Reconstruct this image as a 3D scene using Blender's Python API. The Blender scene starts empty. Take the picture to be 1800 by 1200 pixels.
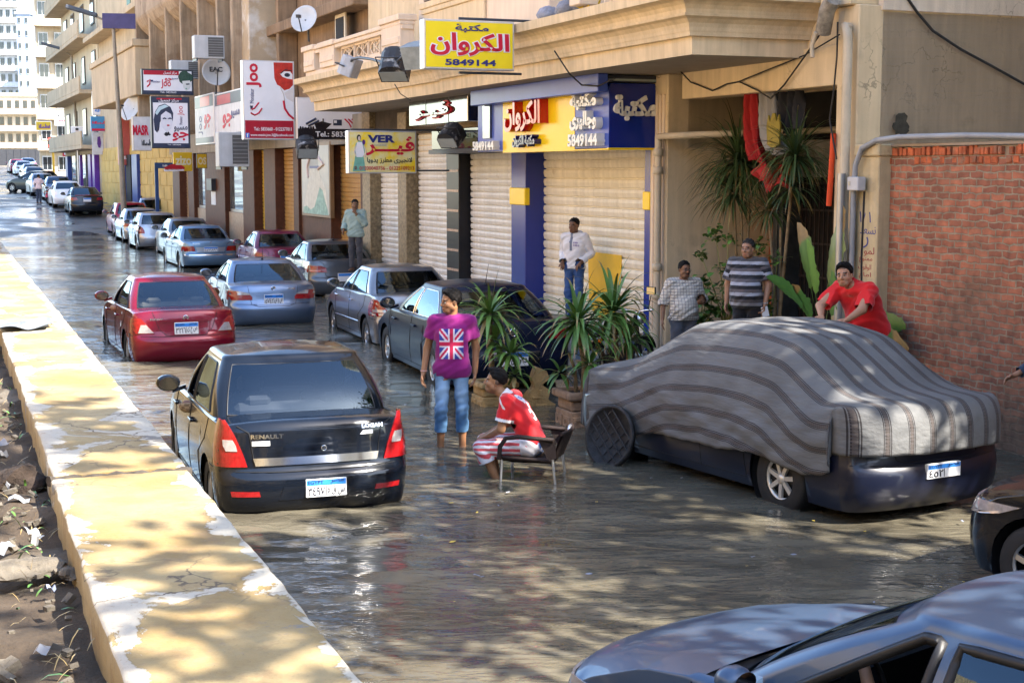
import bpy, bmesh, math, random
import numpy as np
from mathutils import Vector, Matrix
random.seed(7); RNG=np.random.default_rng(7)
scn=bpy.context.scene
COL=scn.collection
R=math.radians
# ------------------------------------------------------------------ camera
CAMH=3.05; FPX=2600.0; PITCH=math.atan(300/FPX)
cd=bpy.data.cameras.new('camera'); cam=bpy.data.objects.new('camera',cd); COL.objects.link(cam)
cam.location=(0,0,CAMH); cam.rotation_euler=(math.pi/2-PITCH,0,0)
cd.sensor_width=36; cd.lens=FPX/1800*36; cd.clip_end=3000; cd.clip_start=.1
scn.camera=cam
# ------------------------------------------------------------------ light
SUN_EL=R(45); SUN_H=Vector((.85,-.53,0)).normalized()
SUN_DIR=Vector((SUN_H.x*math.cos(SUN_EL),SUN_H.y*math.cos(SUN_EL),math.sin(SUN_EL)))
w=bpy.data.worlds.new('World'); scn.world=w; w.use_nodes=True
nt=w.node_tree; nt.nodes.clear()
wo=nt.nodes.new('ShaderNodeOutputWorld'); wb=nt.nodes.new('ShaderNodeBackground'); sk=nt.nodes.new('ShaderNodeTexSky')
sk.sky_type='NISHITA'; sk.sun_disc=False; sk.sun_elevation=SUN_EL
sk.sun_rotation=math.atan2(SUN_H.x,SUN_H.y); sk.air_density=1.0; sk.dust_density=1.0; sk.ozone_density=1.0
wb.inputs[1].default_value=.12
nt.links.new(sk.outputs[0],wb.inputs[0]); nt.links.new(wb.outputs[0],wo.inputs[0])
ld=bpy.data.lights.new('sun','SUN'); ld.energy=3.7; ld.angle=R(.5); ld.color=(1,.92,.80)
sun=bpy.data.objects.new('sun',ld); COL.objects.link(sun); sun.location=(30,-20,40)
sun.rotation_euler=(-SUN_DIR).to_track_quat('-Z','Y').to_euler()
scn.view_settings.view_transform='Standard'; scn.view_settings.look='None'
scn.view_settings.exposure=2.65; scn.view_settings.gamma=1; scn.view_settings.use_curve_mapping=False
scn.cycles.max_bounces=8; scn.cycles.transparent_max_bounces=12
try: scn.cycles.use_denoising=True
except Exception: pass
# ------------------------------------------------------------------ frames
def ray(px,py):
    x=(px-900)/FPX; y=(600-py)/FPX
    return Vector((x, math.cos(PITCH)+y*math.sin(PITCH), -math.sin(PITCH)+y*math.cos(PITCH)))
CAM=Vector((0,0,CAMH))
def gz(px,py,z=0):
    r=ray(px,py); return CAM+r*((z-CAMH)/r.z)
def gy(px,py,Y):
    r=ray(px,py); return CAM+r*(Y/r.y)
UF=Vector((-.37539,.92687,0)); NF=Vector((-.92687,-.37539,0)); G0=Vector((2.2226,23.5005,0))
FANG=math.atan2(-UF.y,-UF.x)              # facade frame: x to the viewer's right, y into the wall, z up
def FW(x,y,z): return G0-UF*x-NF*y+Vector((0,0,z))
def ff(px,py,o=0):                         # where a line of sight meets the facade plane set o metres proud
    r=ray(px,py); t=((G0-CAM).dot(NF)+o)/r.dot(NF); p=CAM+r*t
    return (-(p-G0).dot(UF), p.z)
def fx(px,o=0): return ff(px,300,o)[0]
def fz(px,py,o=0): return ff(px,py,o)[1]
# ------------------------------------------------------------------ mesh builder
class MB:
    def __init__(s): s.v=[]; s.f=[]; s.sm=[]; s.uv=None; s.col=None
    def add(s,vs,fs,smooth=False):
        n=len(s.v); s.v+= [tuple(v) for v in vs]; s.f+=[tuple(i+n for i in f) for f in fs]; s.sm+=[smooth]*len(fs); return s
    def box(s,x0,x1,y0,y1,z0,z1):
        vs=[(x,y,z) for x in(x0,x1) for y in(y0,y1) for z in(z0,z1)]
        return s.add(vs,[(0,1,3,2),(4,6,7,5),(0,4,5,1),(2,3,7,6),(0,2,6,4),(1,5,7,3)])
    def obox(s,c,ax,ay,az):                # oriented box, half axes
        c=Vector(c);ax=Vector(ax);ay=Vector(ay);az=Vector(az)
        vs=[c+ax*i+ay*j+az*k for i in(-1,1) for j in(-1,1) for k in(-1,1)]
        return s.add(vs,[(0,1,3,2),(4,6,7,5),(0,4,5,1),(2,3,7,6),(0,2,6,4),(1,5,7,3)])
    def prism(s,poly,a,b,axis='y',smooth=False):   # 2D polygon extruded between a and b
        n=len(poly)
        def P(u,v,t): return {'y':(u,t,v),'x':(t,u,v),'z':(u,v,t)}[axis]
        vs=[P(u,v,a) for u,v in poly]+[P(u,v,b) for u,v in poly]
        fs=[(i,(i+1)%n,(i+1)%n+n,i+n) for i in range(n)]
        s.add(vs,fs,smooth); s.add(vs,[tuple(range(n))[::-1],tuple(range(n,2*n))]); return s
    def tube(s,pts,r,n=8,cap=True,smooth=True):
        pts=[Vector(p) for p in pts]; rs=r if isinstance(r,(list,tuple)) else [r]*len(pts)
        vs=[];fs=[]; prev=None
        for i,p in enumerate(pts):
            d=(pts[min(i+1,len(pts)-1)]-pts[max(i-1,0)])
            d=d.normalized() if d.length>1e-9 else Vector((0,0,1))
            if prev is None:
                a=d.cross(Vector((0,0,1)));
                if a.length<.05: a=d.cross(Vector((1,0,0)))
            else: a=prev-d*prev.dot(d)
            a.normalize(); prev=a; b=d.cross(a)
            for k in range(n):
                t=2*math.pi*k/n; vs.append(p+(a*math.cos(t)+b*math.sin(t))*rs[i])
        for i in range(len(pts)-1):
            for k in range(n):
                fs.append((i*n+k,i*n+(k+1)%n,(i+1)*n+(k+1)%n,(i+1)*n+k))
        s.add(vs,fs,smooth)
        if cap: s.add(vs,[tuple(range(n))[::-1],tuple(range((len(pts)-1)*n,len(pts)*n))])
        return s
    def lathe(s,prof,c=(0,0,0),n=24,axis='z',smooth=True,sx=1,sy=1):
        vs=[];fs=[]
        for r,z in prof:
            for k in range(n):
                t=2*math.pi*k/n; u,v=r*math.cos(t)*sx,r*math.sin(t)*sy
                vs.append({'z':(c[0]+u,c[1]+v,c[2]+z),'y':(c[0]+u,c[1]+z,c[2]+v),'x':(c[0]+z,c[1]+u,c[2]+v)}[axis])
        m=len(prof)
        for i in range(m-1):
            for k in range(n): fs.append((i*n+k,i*n+(k+1)%n,(i+1)*n+(k+1)%n,(i+1)*n+k))
        return s.add(vs,fs,smooth)
    def grid(s,P,wrap=False,smooth=True):  # P[i][j] points
        m=len(P);n=len(P[0]);vs=[p for row in P for p in row];fs=[]
        for i in range(m-1):
            for j in range(n if wrap else n-1):
                fs.append((i*n+j,i*n+(j+1)%n,(i+1)*n+(j+1)%n,(i+1)*n+j))
        return s.add(vs,fs,smooth)
    def quad(s,a,b,c,d): return s.add([a,b,c,d],[(0,1,2,3)])
    def xf(s,M):
        s.v=[tuple(M@Vector(v)) for v in s.v]; return s
    def merge(s,o): return s.add(o.v,o.f) if False else (s._m(o))
    def _m(s,o):
        n=len(s.v); s.v+=o.v; s.f+=[tuple(i+n for i in f) for f in o.f]; s.sm+=o.sm; return s
def tag(o,label=None,cat=None,group=None,kind=None):
    if label: o['label']=label
    if cat: o['category']=cat
    if group: o['group']=group
    if kind: o['kind']=kind
    return o
def link(o,parent=None):
    COL.objects.link(o)
    if parent is not None: o.parent=parent
    return o
def obj(name,mb,mat,parent=None,bevel=0,local=True,sub=0,bseg=1,doubles=False,recalc=True):
    """mb vertices are in the parent's local frame (or the world when there is no parent); origin goes to the base"""
    me=bpy.data.meshes.new(name)
    v=np.array(mb.v,float)
    lo=v.min(0);hi=v.max(0); c=np.array([(lo[0]+hi[0])/2,(lo[1]+hi[1])/2,lo[2]])
    me.from_pydata((v-c).tolist(),[],mb.f)
    for p,s in zip(me.polygons,mb.sm): p.use_smooth=bool(s)
    if mb.uv is not None:
        l=me.uv_layers.new(name='UVMap'); uv=np.array(mb.uv,float)
        idx=np.zeros(len(me.loops),int); me.loops.foreach_get('vertex_index',idx)
        l.data.foreach_set('uv',uv[idx].ravel())
    if mb.col is not None:
        a=me.color_attributes.new('Col','FLOAT_COLOR','POINT')
        cc=np.ones((len(v),4)); cc[:,:3]=np.array(mb.col,float)[:,:3]; a.data.foreach_set('color',cc.ravel())
    if recalc or doubles:
        bm=bmesh.new(); bm.from_mesh(me)
        if doubles: bmesh.ops.remove_doubles(bm,verts=bm.verts,dist=.0008)
        if recalc: bmesh.ops.recalc_face_normals(bm,faces=bm.faces)
        bm.to_mesh(me); bm.free()
    if mat is not None: me.materials.append(mat)
    o=bpy.data.objects.new(name,me); o.location=c; link(o,parent)
    if bevel:
        b=o.modifiers.new('bevel','BEVEL'); b.width=bevel; b.segments=bseg; b.limit_method='ANGLE'; b.angle_limit=R(40)
    if sub:
        m=o.modifiers.new('sub','SUBSURF'); m.levels=sub; m.render_levels=sub
    return o
def empty(name,loc,rz=0,label=None,cat=None,group=None):
    o=bpy.data.objects.new(name,None); o.empty_display_size=.2; COL.objects.link(o)
    o.location=loc; o.rotation_euler=(0,0,rz); tag(o,label,cat,group); return o
def fempty(name,x,y,z,*a,**k): return empty(name,FW(x,y,z),FANG,*a,**k)
def copy_tree(o,parent=None):
    c=o.copy(); COL.objects.link(c)
    if parent is not None: c.parent=parent
    for ch in list(o.children): copy_tree(ch,c)
    return c
# ------------------------------------------------------------------ materials
_M={}
def M(name,col,rough=.6,metal=0,var=.12,vs=3.,bump=0,bs=40.,coat=0,spec=.3,streak=0,dirt=None,dirts=.8,dirtc=.5,det=6,coords='Object',em=None,attr=False,sheen=0,crack=0):
    if name in _M: return _M[name]
    m=bpy.data.materials.new(name); m.use_nodes=True; n=m.node_tree; N=n.nodes; L=n.links
    b=N['Principled BSDF']
    b.inputs['Roughness'].default_value=rough; b.inputs['Metallic'].default_value=metal
    b.inputs['Specular IOR Level'].default_value=spec
    if coat: b.inputs['Coat Weight'].default_value=coat; b.inputs['Coat Roughness'].default_value=.04
    if sheen: b.inputs['Sheen Weight'].default_value=sheen
    tc=N.new('ShaderNodeTexCoord'); g=N.new('ShaderNodeNewGeometry')
    pos=g.outputs['Position'] if coords=='World' else tc.outputs[coords]
    if attr:
        a=N.new('ShaderNodeVertexColor'); a.layer_name='Col'; src=a.outputs[0]
    else:
        rgb=N.new('ShaderNodeRGB'); rgb.outputs[0].default_value=(*col,1); src=rgb.outputs[0]
    def noise(scale,detail=det,stretch=None,rgh=.6):
        t=N.new('ShaderNodeTexNoise'); t.inputs['Scale'].default_value=scale; t.inputs['Detail'].default_value=detail; t.inputs['Roughness'].default_value=rgh
        if stretch:
            mp=N.new('ShaderNodeMapping'); mp.inputs['Scale'].default_value=stretch; L.new(pos,mp.inputs[0]); L.new(mp.outputs[0],t.inputs[0])
        else: L.new(pos,t.inputs[0])
        return t.outputs[0]
    def mul(src,fac,lo,hi):
        mr=N.new('ShaderNodeMapRange'); mr.inputs[1].default_value=.3; mr.inputs[2].default_value=.7; mr.inputs[3].default_value=lo; mr.inputs[4].default_value=hi; L.new(fac,mr.inputs[0])
        mx=N.new('ShaderNodeMix'); mx.data_type='RGBA'; mx.blend_type='MULTIPLY'; mx.inputs[0].default_value=1
        L.new(src,mx.inputs[6]); L.new(mr.outputs[0],mx.inputs[7]); return mx.outputs[2]
    if var: src=mul(src,noise(vs),1-var,1+var)
    if streak: src=mul(src,noise(2.2,5,(3.5,3.5,.25)),1-streak,1+streak*.35)
    if dirt:
        cr=N.new('ShaderNodeMapRange'); cr.inputs[1].default_value=dirtc; cr.inputs[2].default_value=dirtc+.14; L.new(noise(dirts,8),cr.inputs[0])
        mx=N.new('ShaderNodeMix'); mx.data_type='RGBA'; L.new(cr.outputs[0],mx.inputs[0]); L.new(src,mx.inputs[6]); mx.inputs[7].default_value=(*dirt,1); src=mx.outputs[2]
    if crack:
        v=N.new('ShaderNodeTexVoronoi'); v.feature='DISTANCE_TO_EDGE'; v.inputs['Scale'].default_value=crack
        wn=N.new('ShaderNodeTexNoise'); wn.inputs['Scale'].default_value=2.5; wn.inputs['Detail'].default_value=5; L.new(pos,wn.inputs[0])
        wm=N.new('ShaderNodeMix'); wm.data_type='RGBA'; wm.blend_type='LINEAR_LIGHT'; wm.inputs[0].default_value=.5; L.new(pos,wm.inputs[6]); L.new(wn.outputs[1],wm.inputs[7]); L.new(wm.outputs[2],v.inputs[0])
        cm=N.new('ShaderNodeMapRange'); cm.inputs[1].default_value=.003; cm.inputs[2].default_value=.010; cm.inputs[3].default_value=.55; cm.inputs[4].default_value=0; L.new(v.outputs[0],cm.inputs[0])
        ck=N.new('ShaderNodeMath'); ck.operation='MULTIPLY'; L.new(cm.outputs[0],ck.inputs[0])
        km=N.new('ShaderNodeMapRange'); km.inputs[1].default_value=.48; km.inputs[2].default_value=.6; L.new(noise(.6,4),km.inputs[0]); L.new(km.outputs[0],ck.inputs[1])
        mx=N.new('ShaderNodeMix'); mx.data_type='RGBA'; L.new(ck.outputs[0],mx.inputs[0]); L.new(src,mx.inputs[6]); mx.inputs[7].default_value=(.10,.08,.06,1); src=mx.outputs[2]
    L.new(src,b.inputs['Base Color'])
    if em:
        b.inputs['Emission Color'].default_value=(*em[0],1); b.inputs['Emission Strength'].default_value=em[1]
    if bump:
        bp=N.new('ShaderNodeBump'); bp.inputs['Strength'].default_value=min(1,bump); bp.inputs['Distance'].default_value=.02
        L.new(noise(bs,8),bp.inputs['Height']); L.new(bp.outputs[0],b.inputs['Normal'])
    _M[name]=m; return m
# ------------------------------------------------------------------ setting: road, water, pavement, debris ground, parapet
def zroad(s):
    return float(np.interp(s,[-60,40,46,52,60,66,83,158,230,400],[-.2,-.2,-.14,.0,.5,.95,1.35,3.0,4.2,5.5]))
def ST(s,t,z=0): return G0+UF*s+NF*t+Vector((0,0,z))      # s along the street, t out from the shopfronts
mb=MB(); ss=[-70,-40]+list(np.arange(-30,240,3.0))+[300,400]
tt=list(np.linspace(-40,60,26))
mb.grid([[tuple(ST(s,t,zroad(s)+.01*math.sin(s*1.3+t*2.1))) for t in tt] for s in ss])
def road_mat():
    m=bpy.data.materials.new('wet_asphalt'); m.use_nodes=True; N=m.node_tree.nodes; L=m.node_tree.links; b=N['Principled BSDF']
    g=N.new('ShaderNodeNewGeometry')
    n1=N.new('ShaderNodeTexNoise'); n1.inputs['Scale'].default_value=.35; n1.inputs['Detail'].default_value=7; L.new(g.outputs['Position'],n1.inputs[0])
    n2=N.new('ShaderNodeTexNoise'); n2.inputs['Scale'].default_value=30; n2.inputs['Detail'].default_value=4; L.new(g.outputs['Position'],n2.inputs[0])
    c=N.new('ShaderNodeValToRGB'); c.color_ramp.elements[0].position=.42; c.color_ramp.elements[0].color=(.035,.035,.04,1); c.color_ramp.elements[1].position=.62; c.color_ramp.elements[1].color=(.11,.105,.1,1)
    L.new(n1.outputs[0],c.inputs[0])
    r=N.new('ShaderNodeMapRange'); r.inputs[1].default_value=.42; r.inputs[2].default_value=.6; r.inputs[3].default_value=.08; r.inputs[4].default_value=.6; L.new(n1.outputs[0],r.inputs[0])
    L.new(c.outputs[0],b.inputs['Base Color']); L.new(r.outputs[0],b.inputs['Roughness'])
    bp=N.new('ShaderNodeBump'); bp.inputs['Strength'].default_value=.25; bp.inputs['Distance'].default_value=.01; L.new(n2.outputs[0],bp.inputs['Height']); L.new(bp.outputs[0],b.inputs['Normal'])
    return m
tag(obj('road',mb,road_mat()),kind='structure')
# water: one sheet with real low waves near the camera and ripples in its normals
def water_mat():
    m=bpy.data.materials.new('muddy_water'); m.use_nodes=True; N=m.node_tree.nodes; L=m.node_tree.links; b=N['Principled BSDF']
    g=N.new('ShaderNodeNewGeometry')
    def nz(sc,det,st=(1,1,1),rot=0,dist=0):
        mp=N.new('ShaderNodeMapping'); mp.inputs['Scale'].default_value=st; mp.inputs['Rotation'].default_value=(0,0,rot); L.new(g.outputs['Position'],mp.inputs[0])
        t=N.new('ShaderNodeTexNoise'); t.inputs['Scale'].default_value=sc; t.inputs['Detail'].default_value=det; t.inputs['Distortion'].default_value=dist; L.new(mp.outputs[0],t.inputs[0]); return t.outputs[0]
    c=N.new('ShaderNodeValToRGB'); c.color_ramp.elements[0].position=.35; c.color_ramp.elements[0].color=(.062,.055,.041,1); c.color_ramp.elements[1].position=.7; c.color_ramp.elements[1].color=(.118,.106,.078,1)
    L.new(nz(.9,5,(1,2.2,1)),c.inputs[0]); L.new(c.outputs[0],b.inputs['Base Color'])
    b.inputs['Roughness'].default_value=.085; b.inputs['IOR'].default_value=1.33
    a=N.new('ShaderNodeMath'); a.operation='MULTIPLY'; a.inputs[1].default_value=.9; L.new(nz(1.5,3,(1,2.4,1),.25,.8),a.inputs[0])
    a2=N.new('ShaderNodeMath'); a2.operation='MULTIPLY_ADD'; a2.inputs[1].default_value=.32; L.new(nz(5.,3,(1,1.9,1),-.2,.6),a2.inputs[0]); L.new(a.outputs[0],a2.inputs[2])
    # calmer and rougher reaches
    k=N.new('ShaderNodeMapRange'); k.inputs[1].default_value=.38; k.inputs[2].default_value=.62; k.inputs[3].default_value=.2; k.inputs[4].default_value=1.5; L.new(nz(.28,2),k.inputs[0])
    a3=N.new('ShaderNodeMath'); a3.operation='MULTIPLY'; L.new(a2.outputs[0],a3.inputs[0]); L.new(k.outputs[0],a3.inputs[1])
    bp=N.new('ShaderNodeBump'); bp.inputs['Strength'].default_value=1; bp.inputs['Distance'].default_value=.055; L.new(a3.outputs[0],bp.inputs['Height']); L.new(bp.outputs[0],b.inputs['Normal'])
    return m
xs=np.linspace(-62,30,420); ys=np.concatenate([np.linspace(1,34,420),np.linspace(34.3,110,120)])
X,Y=np.meshgrid(xs,ys,indexing='ij')
Z=np.zeros_like(X)
for k in range(26):
    a=RNG.uniform(-.5,.5)+math.pi/2; lam=RNG.uniform(.5,2.2); ph=RNG.uniform(0,6.28)
    Z+=.0016*lam*np.sin((X*math.cos(a)+Y*math.sin(a))*2*math.pi/lam+ph+.8*np.sin(X*.7+Y*.35+k))
def wake(x0,y0,amp,lam,rad):
    global Z
    d=np.sqrt((X-x0)**2+(Y-y0)**2); Z+=amp*np.sin(d*2*math.pi/lam)*np.exp(-d/rad)
wake(-1.7,12.6,.02,.42,1.3); wake(-6.3,24,.022,.5,2.2); wake(-.7,16.1,.008,.25,.7); wake(-.05,14.4,.008,.25,.6); wake(-6.8,27.5,.02,.5,2)
mb=MB(); P=np.stack([X,Y,Z],-1); mb.grid(P.tolist())
water=tag(obj('flood_water',mb,water_mat()),kind='structure')
# pavement before the shops (a real kerb), raised shop threshold
pv=M('pavement_stone',(.22,.19,.15),.8,var=.25,vs=2,bump=.4,coords='World')
mb=MB(); mb.box(-60,5.7,-1.6,.6,-.3,.06); 
p=obj('pavement',mb,pv); p.location=FW(*p.location); p.rotation_euler=(0,0,FANG); tag(p,kind='structure')
mb=MB(); mb.box(-5.2,.1,-.85,.4,.062,.42); p=obj('shop_step',mb,pv,bevel=.02); p.location=FW(*p.location); p.rotation_euler=(0,0,FANG)
tag(p,'raised stone step under the cream bookshop shutter','step')
mb=MB(); mb.box(1.2,5.7,-1.0,1.7,.062,.36); p=obj('entrance_step',mb,pv,bevel=.02); p.location=FW(*p.location); p.rotation_euler=(0,0,FANG)
tag(p,'raised stone step before the dark building entrance','step')
# debris strip left of the parapet
WD=Vector((-.3577,.9338,0)); WN=Vector((.9338,.3577,0)); W0=Vector((-.43,4.22,0))     # along the wall / towards the street; origin on the right top edge
def WW(a,b,z): return W0+WD*a+WN*b+Vector((0,0,z))
def vnoise(x,y,seed=0):
    return (math.sin(x*1.7+seed)+math.sin(y*2.3+seed*1.7+x*.8)+math.sin((x+y)*3.9+seed*2.1)*.6+math.sin(x*7.1-y*6.3+seed)*.35+math.sin(x*15+y*13.1+seed*.3)*.18)/3.1
soil=M('debris_soil',(.055,.04,.027),.95,var=.5,vs=3,bump=1,bs=25,coords='World',dirt=(.17,.15,.12),dirts=.9,dirtc=.60)
mb=MB(); aa=np.arange(-6,45,.12); bb=np.concatenate([np.arange(-2.6,-2.2,.2),np.arange(-2.2,-.55,.07)])
mb.grid([[tuple(WW(a,b,1.37+.05*vnoise(a*2,b*2,3)+.03*vnoise(a*6,b*6,1)+(.06 if b>-.9 else 0)*abs(vnoise(a,b,2)))) for b in bb] for a in aa])
tag(obj('debris_ground',mb,soil),kind='structure')
mb=MB(); mb.grid([[tuple(WW(a,b,1.36+.03*vnoise(a*.4,b*.4,5))) for b in np.linspace(-60,-2.55,24)] for a in np.arange(-30,110,3.5)]); tag(obj('bounce_ground',mb,M('bounce_sand',(.46,.36,.23),.95,var=.2,vs=.5,bump=.3,coords='World')),kind='structure')  # unseen tan sheet added so sunlight bounces warm onto the shopfronts
def parapet_mat():
    m=bpy.data.materials.new('peeling_paint'); m.use_nodes=True; N=m.node_tree.nodes; L=m.node_tree.links; b=N['Principled BSDF']; b.inputs['Roughness'].default_value=.85
    g=N.new('ShaderNodeNewGeometry')
    def nz(sc,det,rgh=.6,dist=0):
        t=N.new('ShaderNodeTexNoise'); t.inputs['Scale'].default_value=sc; t.inputs['Detail'].default_value=det; t.inputs['Roughness'].default_value=rgh; t.inputs['Distortion'].default_value=dist; L.new(g.outputs['Position'],t.inputs[0]); return t.outputs[0]
    def rng(s,a,bb): 
        k=N.new('ShaderNodeMapRange'); k.inputs[1].default_value=a; k.inputs[2].default_value=bb; L.new(s,k.inputs[0]); return k.outputs[0]
    def mix(f,c1,c2):
        k=N.new('ShaderNodeMix'); k.data_type='RGBA'; L.new(f,k.inputs[0])
        for i,c in((6,c1),(7,c2)):
            if isinstance(c,tuple): k.inputs[i].default_value=(*c,1)
            else: L.new(c,k.inputs[i])
        return k.outputs[2]
    base=mix(rng(nz(1.4,8),.38,.66),(.21,.14,.05),(.33,.26,.135))
    base=mix(rng(nz(5,8,.7),.52,.72),base,(.17,.11,.055))
    uvn=N.new('ShaderNodeUVMap'); sx=N.new('ShaderNodeSeparateXYZ'); L.new(uvn.outputs[0],sx.inputs[0])
    e1=N.new('ShaderNodeMath'); e1.operation='SUBTRACT'; e1.inputs[1].default_value=.5; L.new(sx.outputs[1],e1.inputs[0])
    e2=N.new('ShaderNodeMath'); e2.operation='ABSOLUTE'; L.new(e1.outputs[0],e2.inputs[0])
    e3=N.new('ShaderNodeMapRange'); e3.inputs[1].default_value=.25; e3.inputs[2].default_value=.5; e3.inputs[3].default_value=-.03; e3.inputs[4].default_value=.15; L.new(e2.outputs[0],e3.inputs[0])
    pa=N.new('ShaderNodeMath'); pa.operation='ADD'; L.new(nz(1.5,9,.66,.5),pa.inputs[0]); 
    sn=N.new('ShaderNodeSeparateXYZ'); L.new(g.outputs['Normal'],sn.inputs[0]); gt=N.new('ShaderNodeMath'); gt.operation='GREATER_THAN'; gt.inputs[1].default_value=.55; L.new(sn.outputs[2],gt.inputs[0])
    e4=N.new('ShaderNodeMath'); e4.operation='MULTIPLY_ADD'; e4.inputs[1].default_value=.05; e4.inputs[2].default_value=-.05; L.new(gt.outputs[0],e4.inputs[0])
    e5=N.new('ShaderNodeMath'); e5.operation='MULTIPLY'; L.new(e3.outputs[0],e5.inputs[0]); L.new(gt.outputs[0],e5.inputs[1])
    e6=N.new('ShaderNodeMath'); e6.operation='ADD'; L.new(e5.outputs[0],e6.inputs[0]); L.new(e4.outputs[0],e6.inputs[1]); L.new(e6.outputs[0],pa.inputs[1])
    pl=pa.outputs[0]; peel=rng(pl,.56,.57)
    base=mix(peel,base,(.38,.345,.28))
    base=mix(rng(nz(.8,9,.65,.6),.62,.635),base,(.16,.145,.125))
    base=mix(rng(nz(22,6,.7),.58,.75),base,(.22,.16,.1))
    vo=N.new('ShaderNodeTexVoronoi'); vo.feature='DISTANCE_TO_EDGE'; vo.inputs['Scale'].default_value=1.3
    wn=N.new('ShaderNodeTexNoise'); wn.inputs['Scale'].default_value=3; wn.inputs['Detail'].default_value=6; L.new(g.outputs['Position'],wn.inputs[0])
    wm=N.new('ShaderNodeMix'); wm.data_type='RGBA'; wm.blend_type='LINEAR_LIGHT'; wm.inputs[0].default_value=.35; L.new(g.outputs['Position'],wm.inputs[6]); L.new(wn.outputs[1],wm.inputs[7]); L.new(wm.outputs[2],vo.inputs[0])
    iv=N.new('ShaderNodeMapRange'); iv.inputs[1].default_value=.004; iv.inputs[2].default_value=.012; iv.inputs[3].default_value=1; iv.inputs[4].default_value=0; L.new(vo.outputs[0],iv.inputs[0])
    im=N.new('ShaderNodeMath'); im.operation='MULTIPLY'; L.new(iv.outputs[0],im.inputs[0]); L.new(rng(nz(.7,4),.47,.56),im.inputs[1])
    base=mix(im.outputs[0],base,(.09,.065,.04))
    base=mix(rng(nz(60,5,.8),.60,.72),base,(.12,.085,.05))
    L.new(base,b.inputs['Base Color'])
    h=N.new('ShaderNodeMath'); h.operation='MULTIPLY_ADD'; h.inputs[1].default_value=.35; L.new(nz(30,8,.7),h.inputs[0]); L.new(peel,h.inputs[2]); h.inputs[1].default_value=.8
    bp=N.new('ShaderNodeBump'); bp.inputs['Strength'].default_value=.7; bp.inputs['Distance'].default_value=.012; L.new(h.outputs[0],bp.inputs['Height']); L.new(bp.outputs[0],b.inputs['Normal'])
    return m
pm=parapet_mat()
wallr=empty('parapet_wall',WW(10,-.33,-.2),0,'low cream parapet with peeling paint along the flooded street','wall')
def wallsec(a0,a1,z,wl,dz=0):
    mb=MB(); uvs=[]; A=np.arange(a0,a1+.001,.05)
    rows=[]
    for a in A:
        e=1.0
        if a-a0<.06 or a1-a<.06: e=.0
        jl=.008*vnoise(a*3,0,5)+.012*vnoise(a*11,0,6)*abs(vnoise(a*2,4,2)); jr=.006*vnoise(a*3,1,8)+.010*vnoise(a*12,1,9)*abs(vnoise(a*2,3,1))
        zz=z+.008*vnoise(a*2,.3,4)
        pts=[(-wl+jl*.5,-1.6+z),(-wl+jl,zz-.09),(-wl+jl,zz-.014+.008*vnoise(a*9,0,2)),(-wl+.014+jl,zz)]
        pts+=[(-wl+.02+(wl-.03)*k/8,zz+.006*vnoise(a*5,k*.9,11)) for k in range(1,8)]
        pts+=[(-.012+jr,zz),(jr,zz-.014+.006*vnoise(a*8,2,3)),(jr,zz-.1),(jr*.5,z-1.8)]
        rows.append([tuple(WW(a,b,c)-wallr.location) for b,c in pts]); uvs+=[(a,-b/wl) for b,c in pts]
    mb.grid(rows,smooth=False); mb.uv=uvs; mb.sm=[True]*len(mb.sm); n=len(rows[0]); k=len(mb.v)-n
    mb.add(rows[0],[tuple(range(n))]); mb.add(rows[-1],[tuple(range(n))]); mb.uv+=mb.uv[:n]+mb.uv[k:k+n]
    return obj('wall_section',mb,pm,wallr)
ac=(gz(96,840,1.55)-W0).dot(WD)
wallsec(-6,ac-.018,1.55,.67)
mb=MB(); P_=[WW(ac+.012*math.sin(b*23)+.008*math.sin(b*51),-b,1.536)-wallr.location for b in np.linspace(-.01,.68,18)]; mb.tube(P_,[.022+.008*math.sin(k*2.3) for k in range(18)],6); obj('crack',mb,M('crack_fill',(.05,.042,.035),.95,var=.4,vs=20),wallr)  # dark jagged filler strip added so the open joint stays dark
wallsec(ac+.018,15.95,1.555,.655); wallsec(15.97,46,1.55,.66)
# ------------------------------------------------------------------ facade things: vertices given in the facade frame
class Th:
    def __init__(s,name,x,y,z,label,cat,group=None,ang=0):
        s.o=(x,y,z); s.r=fempty(name,x,y,z,label,cat,group)
    def part(s,name,mb,mat,bevel=0,parent=None,label=None,**k):
        off=Vector(s.o)
        if parent is not None: off=off+parent.location
        mb.v=[(v[0]-off[0],v[1]-off[1],v[2]-off[2]) for v in mb.v]
        o=obj(name,mb,mat,parent or s.r,bevel,**k)
        if label: o['label']=label
        return o
def fthing(name,mb,mat,label,cat,group=None,bevel=0,**k):
    v=np.array(mb.v); c=((v[:,0].min()+v[:,0].max())/2,(v[:,1].min()+v[:,1].max())/2,v[:,2].min())
    mb.v=[(a[0]-c[0],a[1]-c[1],a[2]-c[2]) for a in mb.v]
    o=obj(name,mb,mat,None,bevel,**k); o.location=FW(*(Vector(c)+o.location)); o.rotation_euler=(0,0,FANG)
    return tag(o,label,cat,group)
def pp(px,py,x):                            # line of sight against the plane across the pavement at facade x -> (facade y, z)
    r=ray(px,py); t=((G0-CAM).dot(UF)-x)/r.dot(UF); p=CAM+r*t
    return (-(p-G0).dot(NF), p.z)
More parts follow.
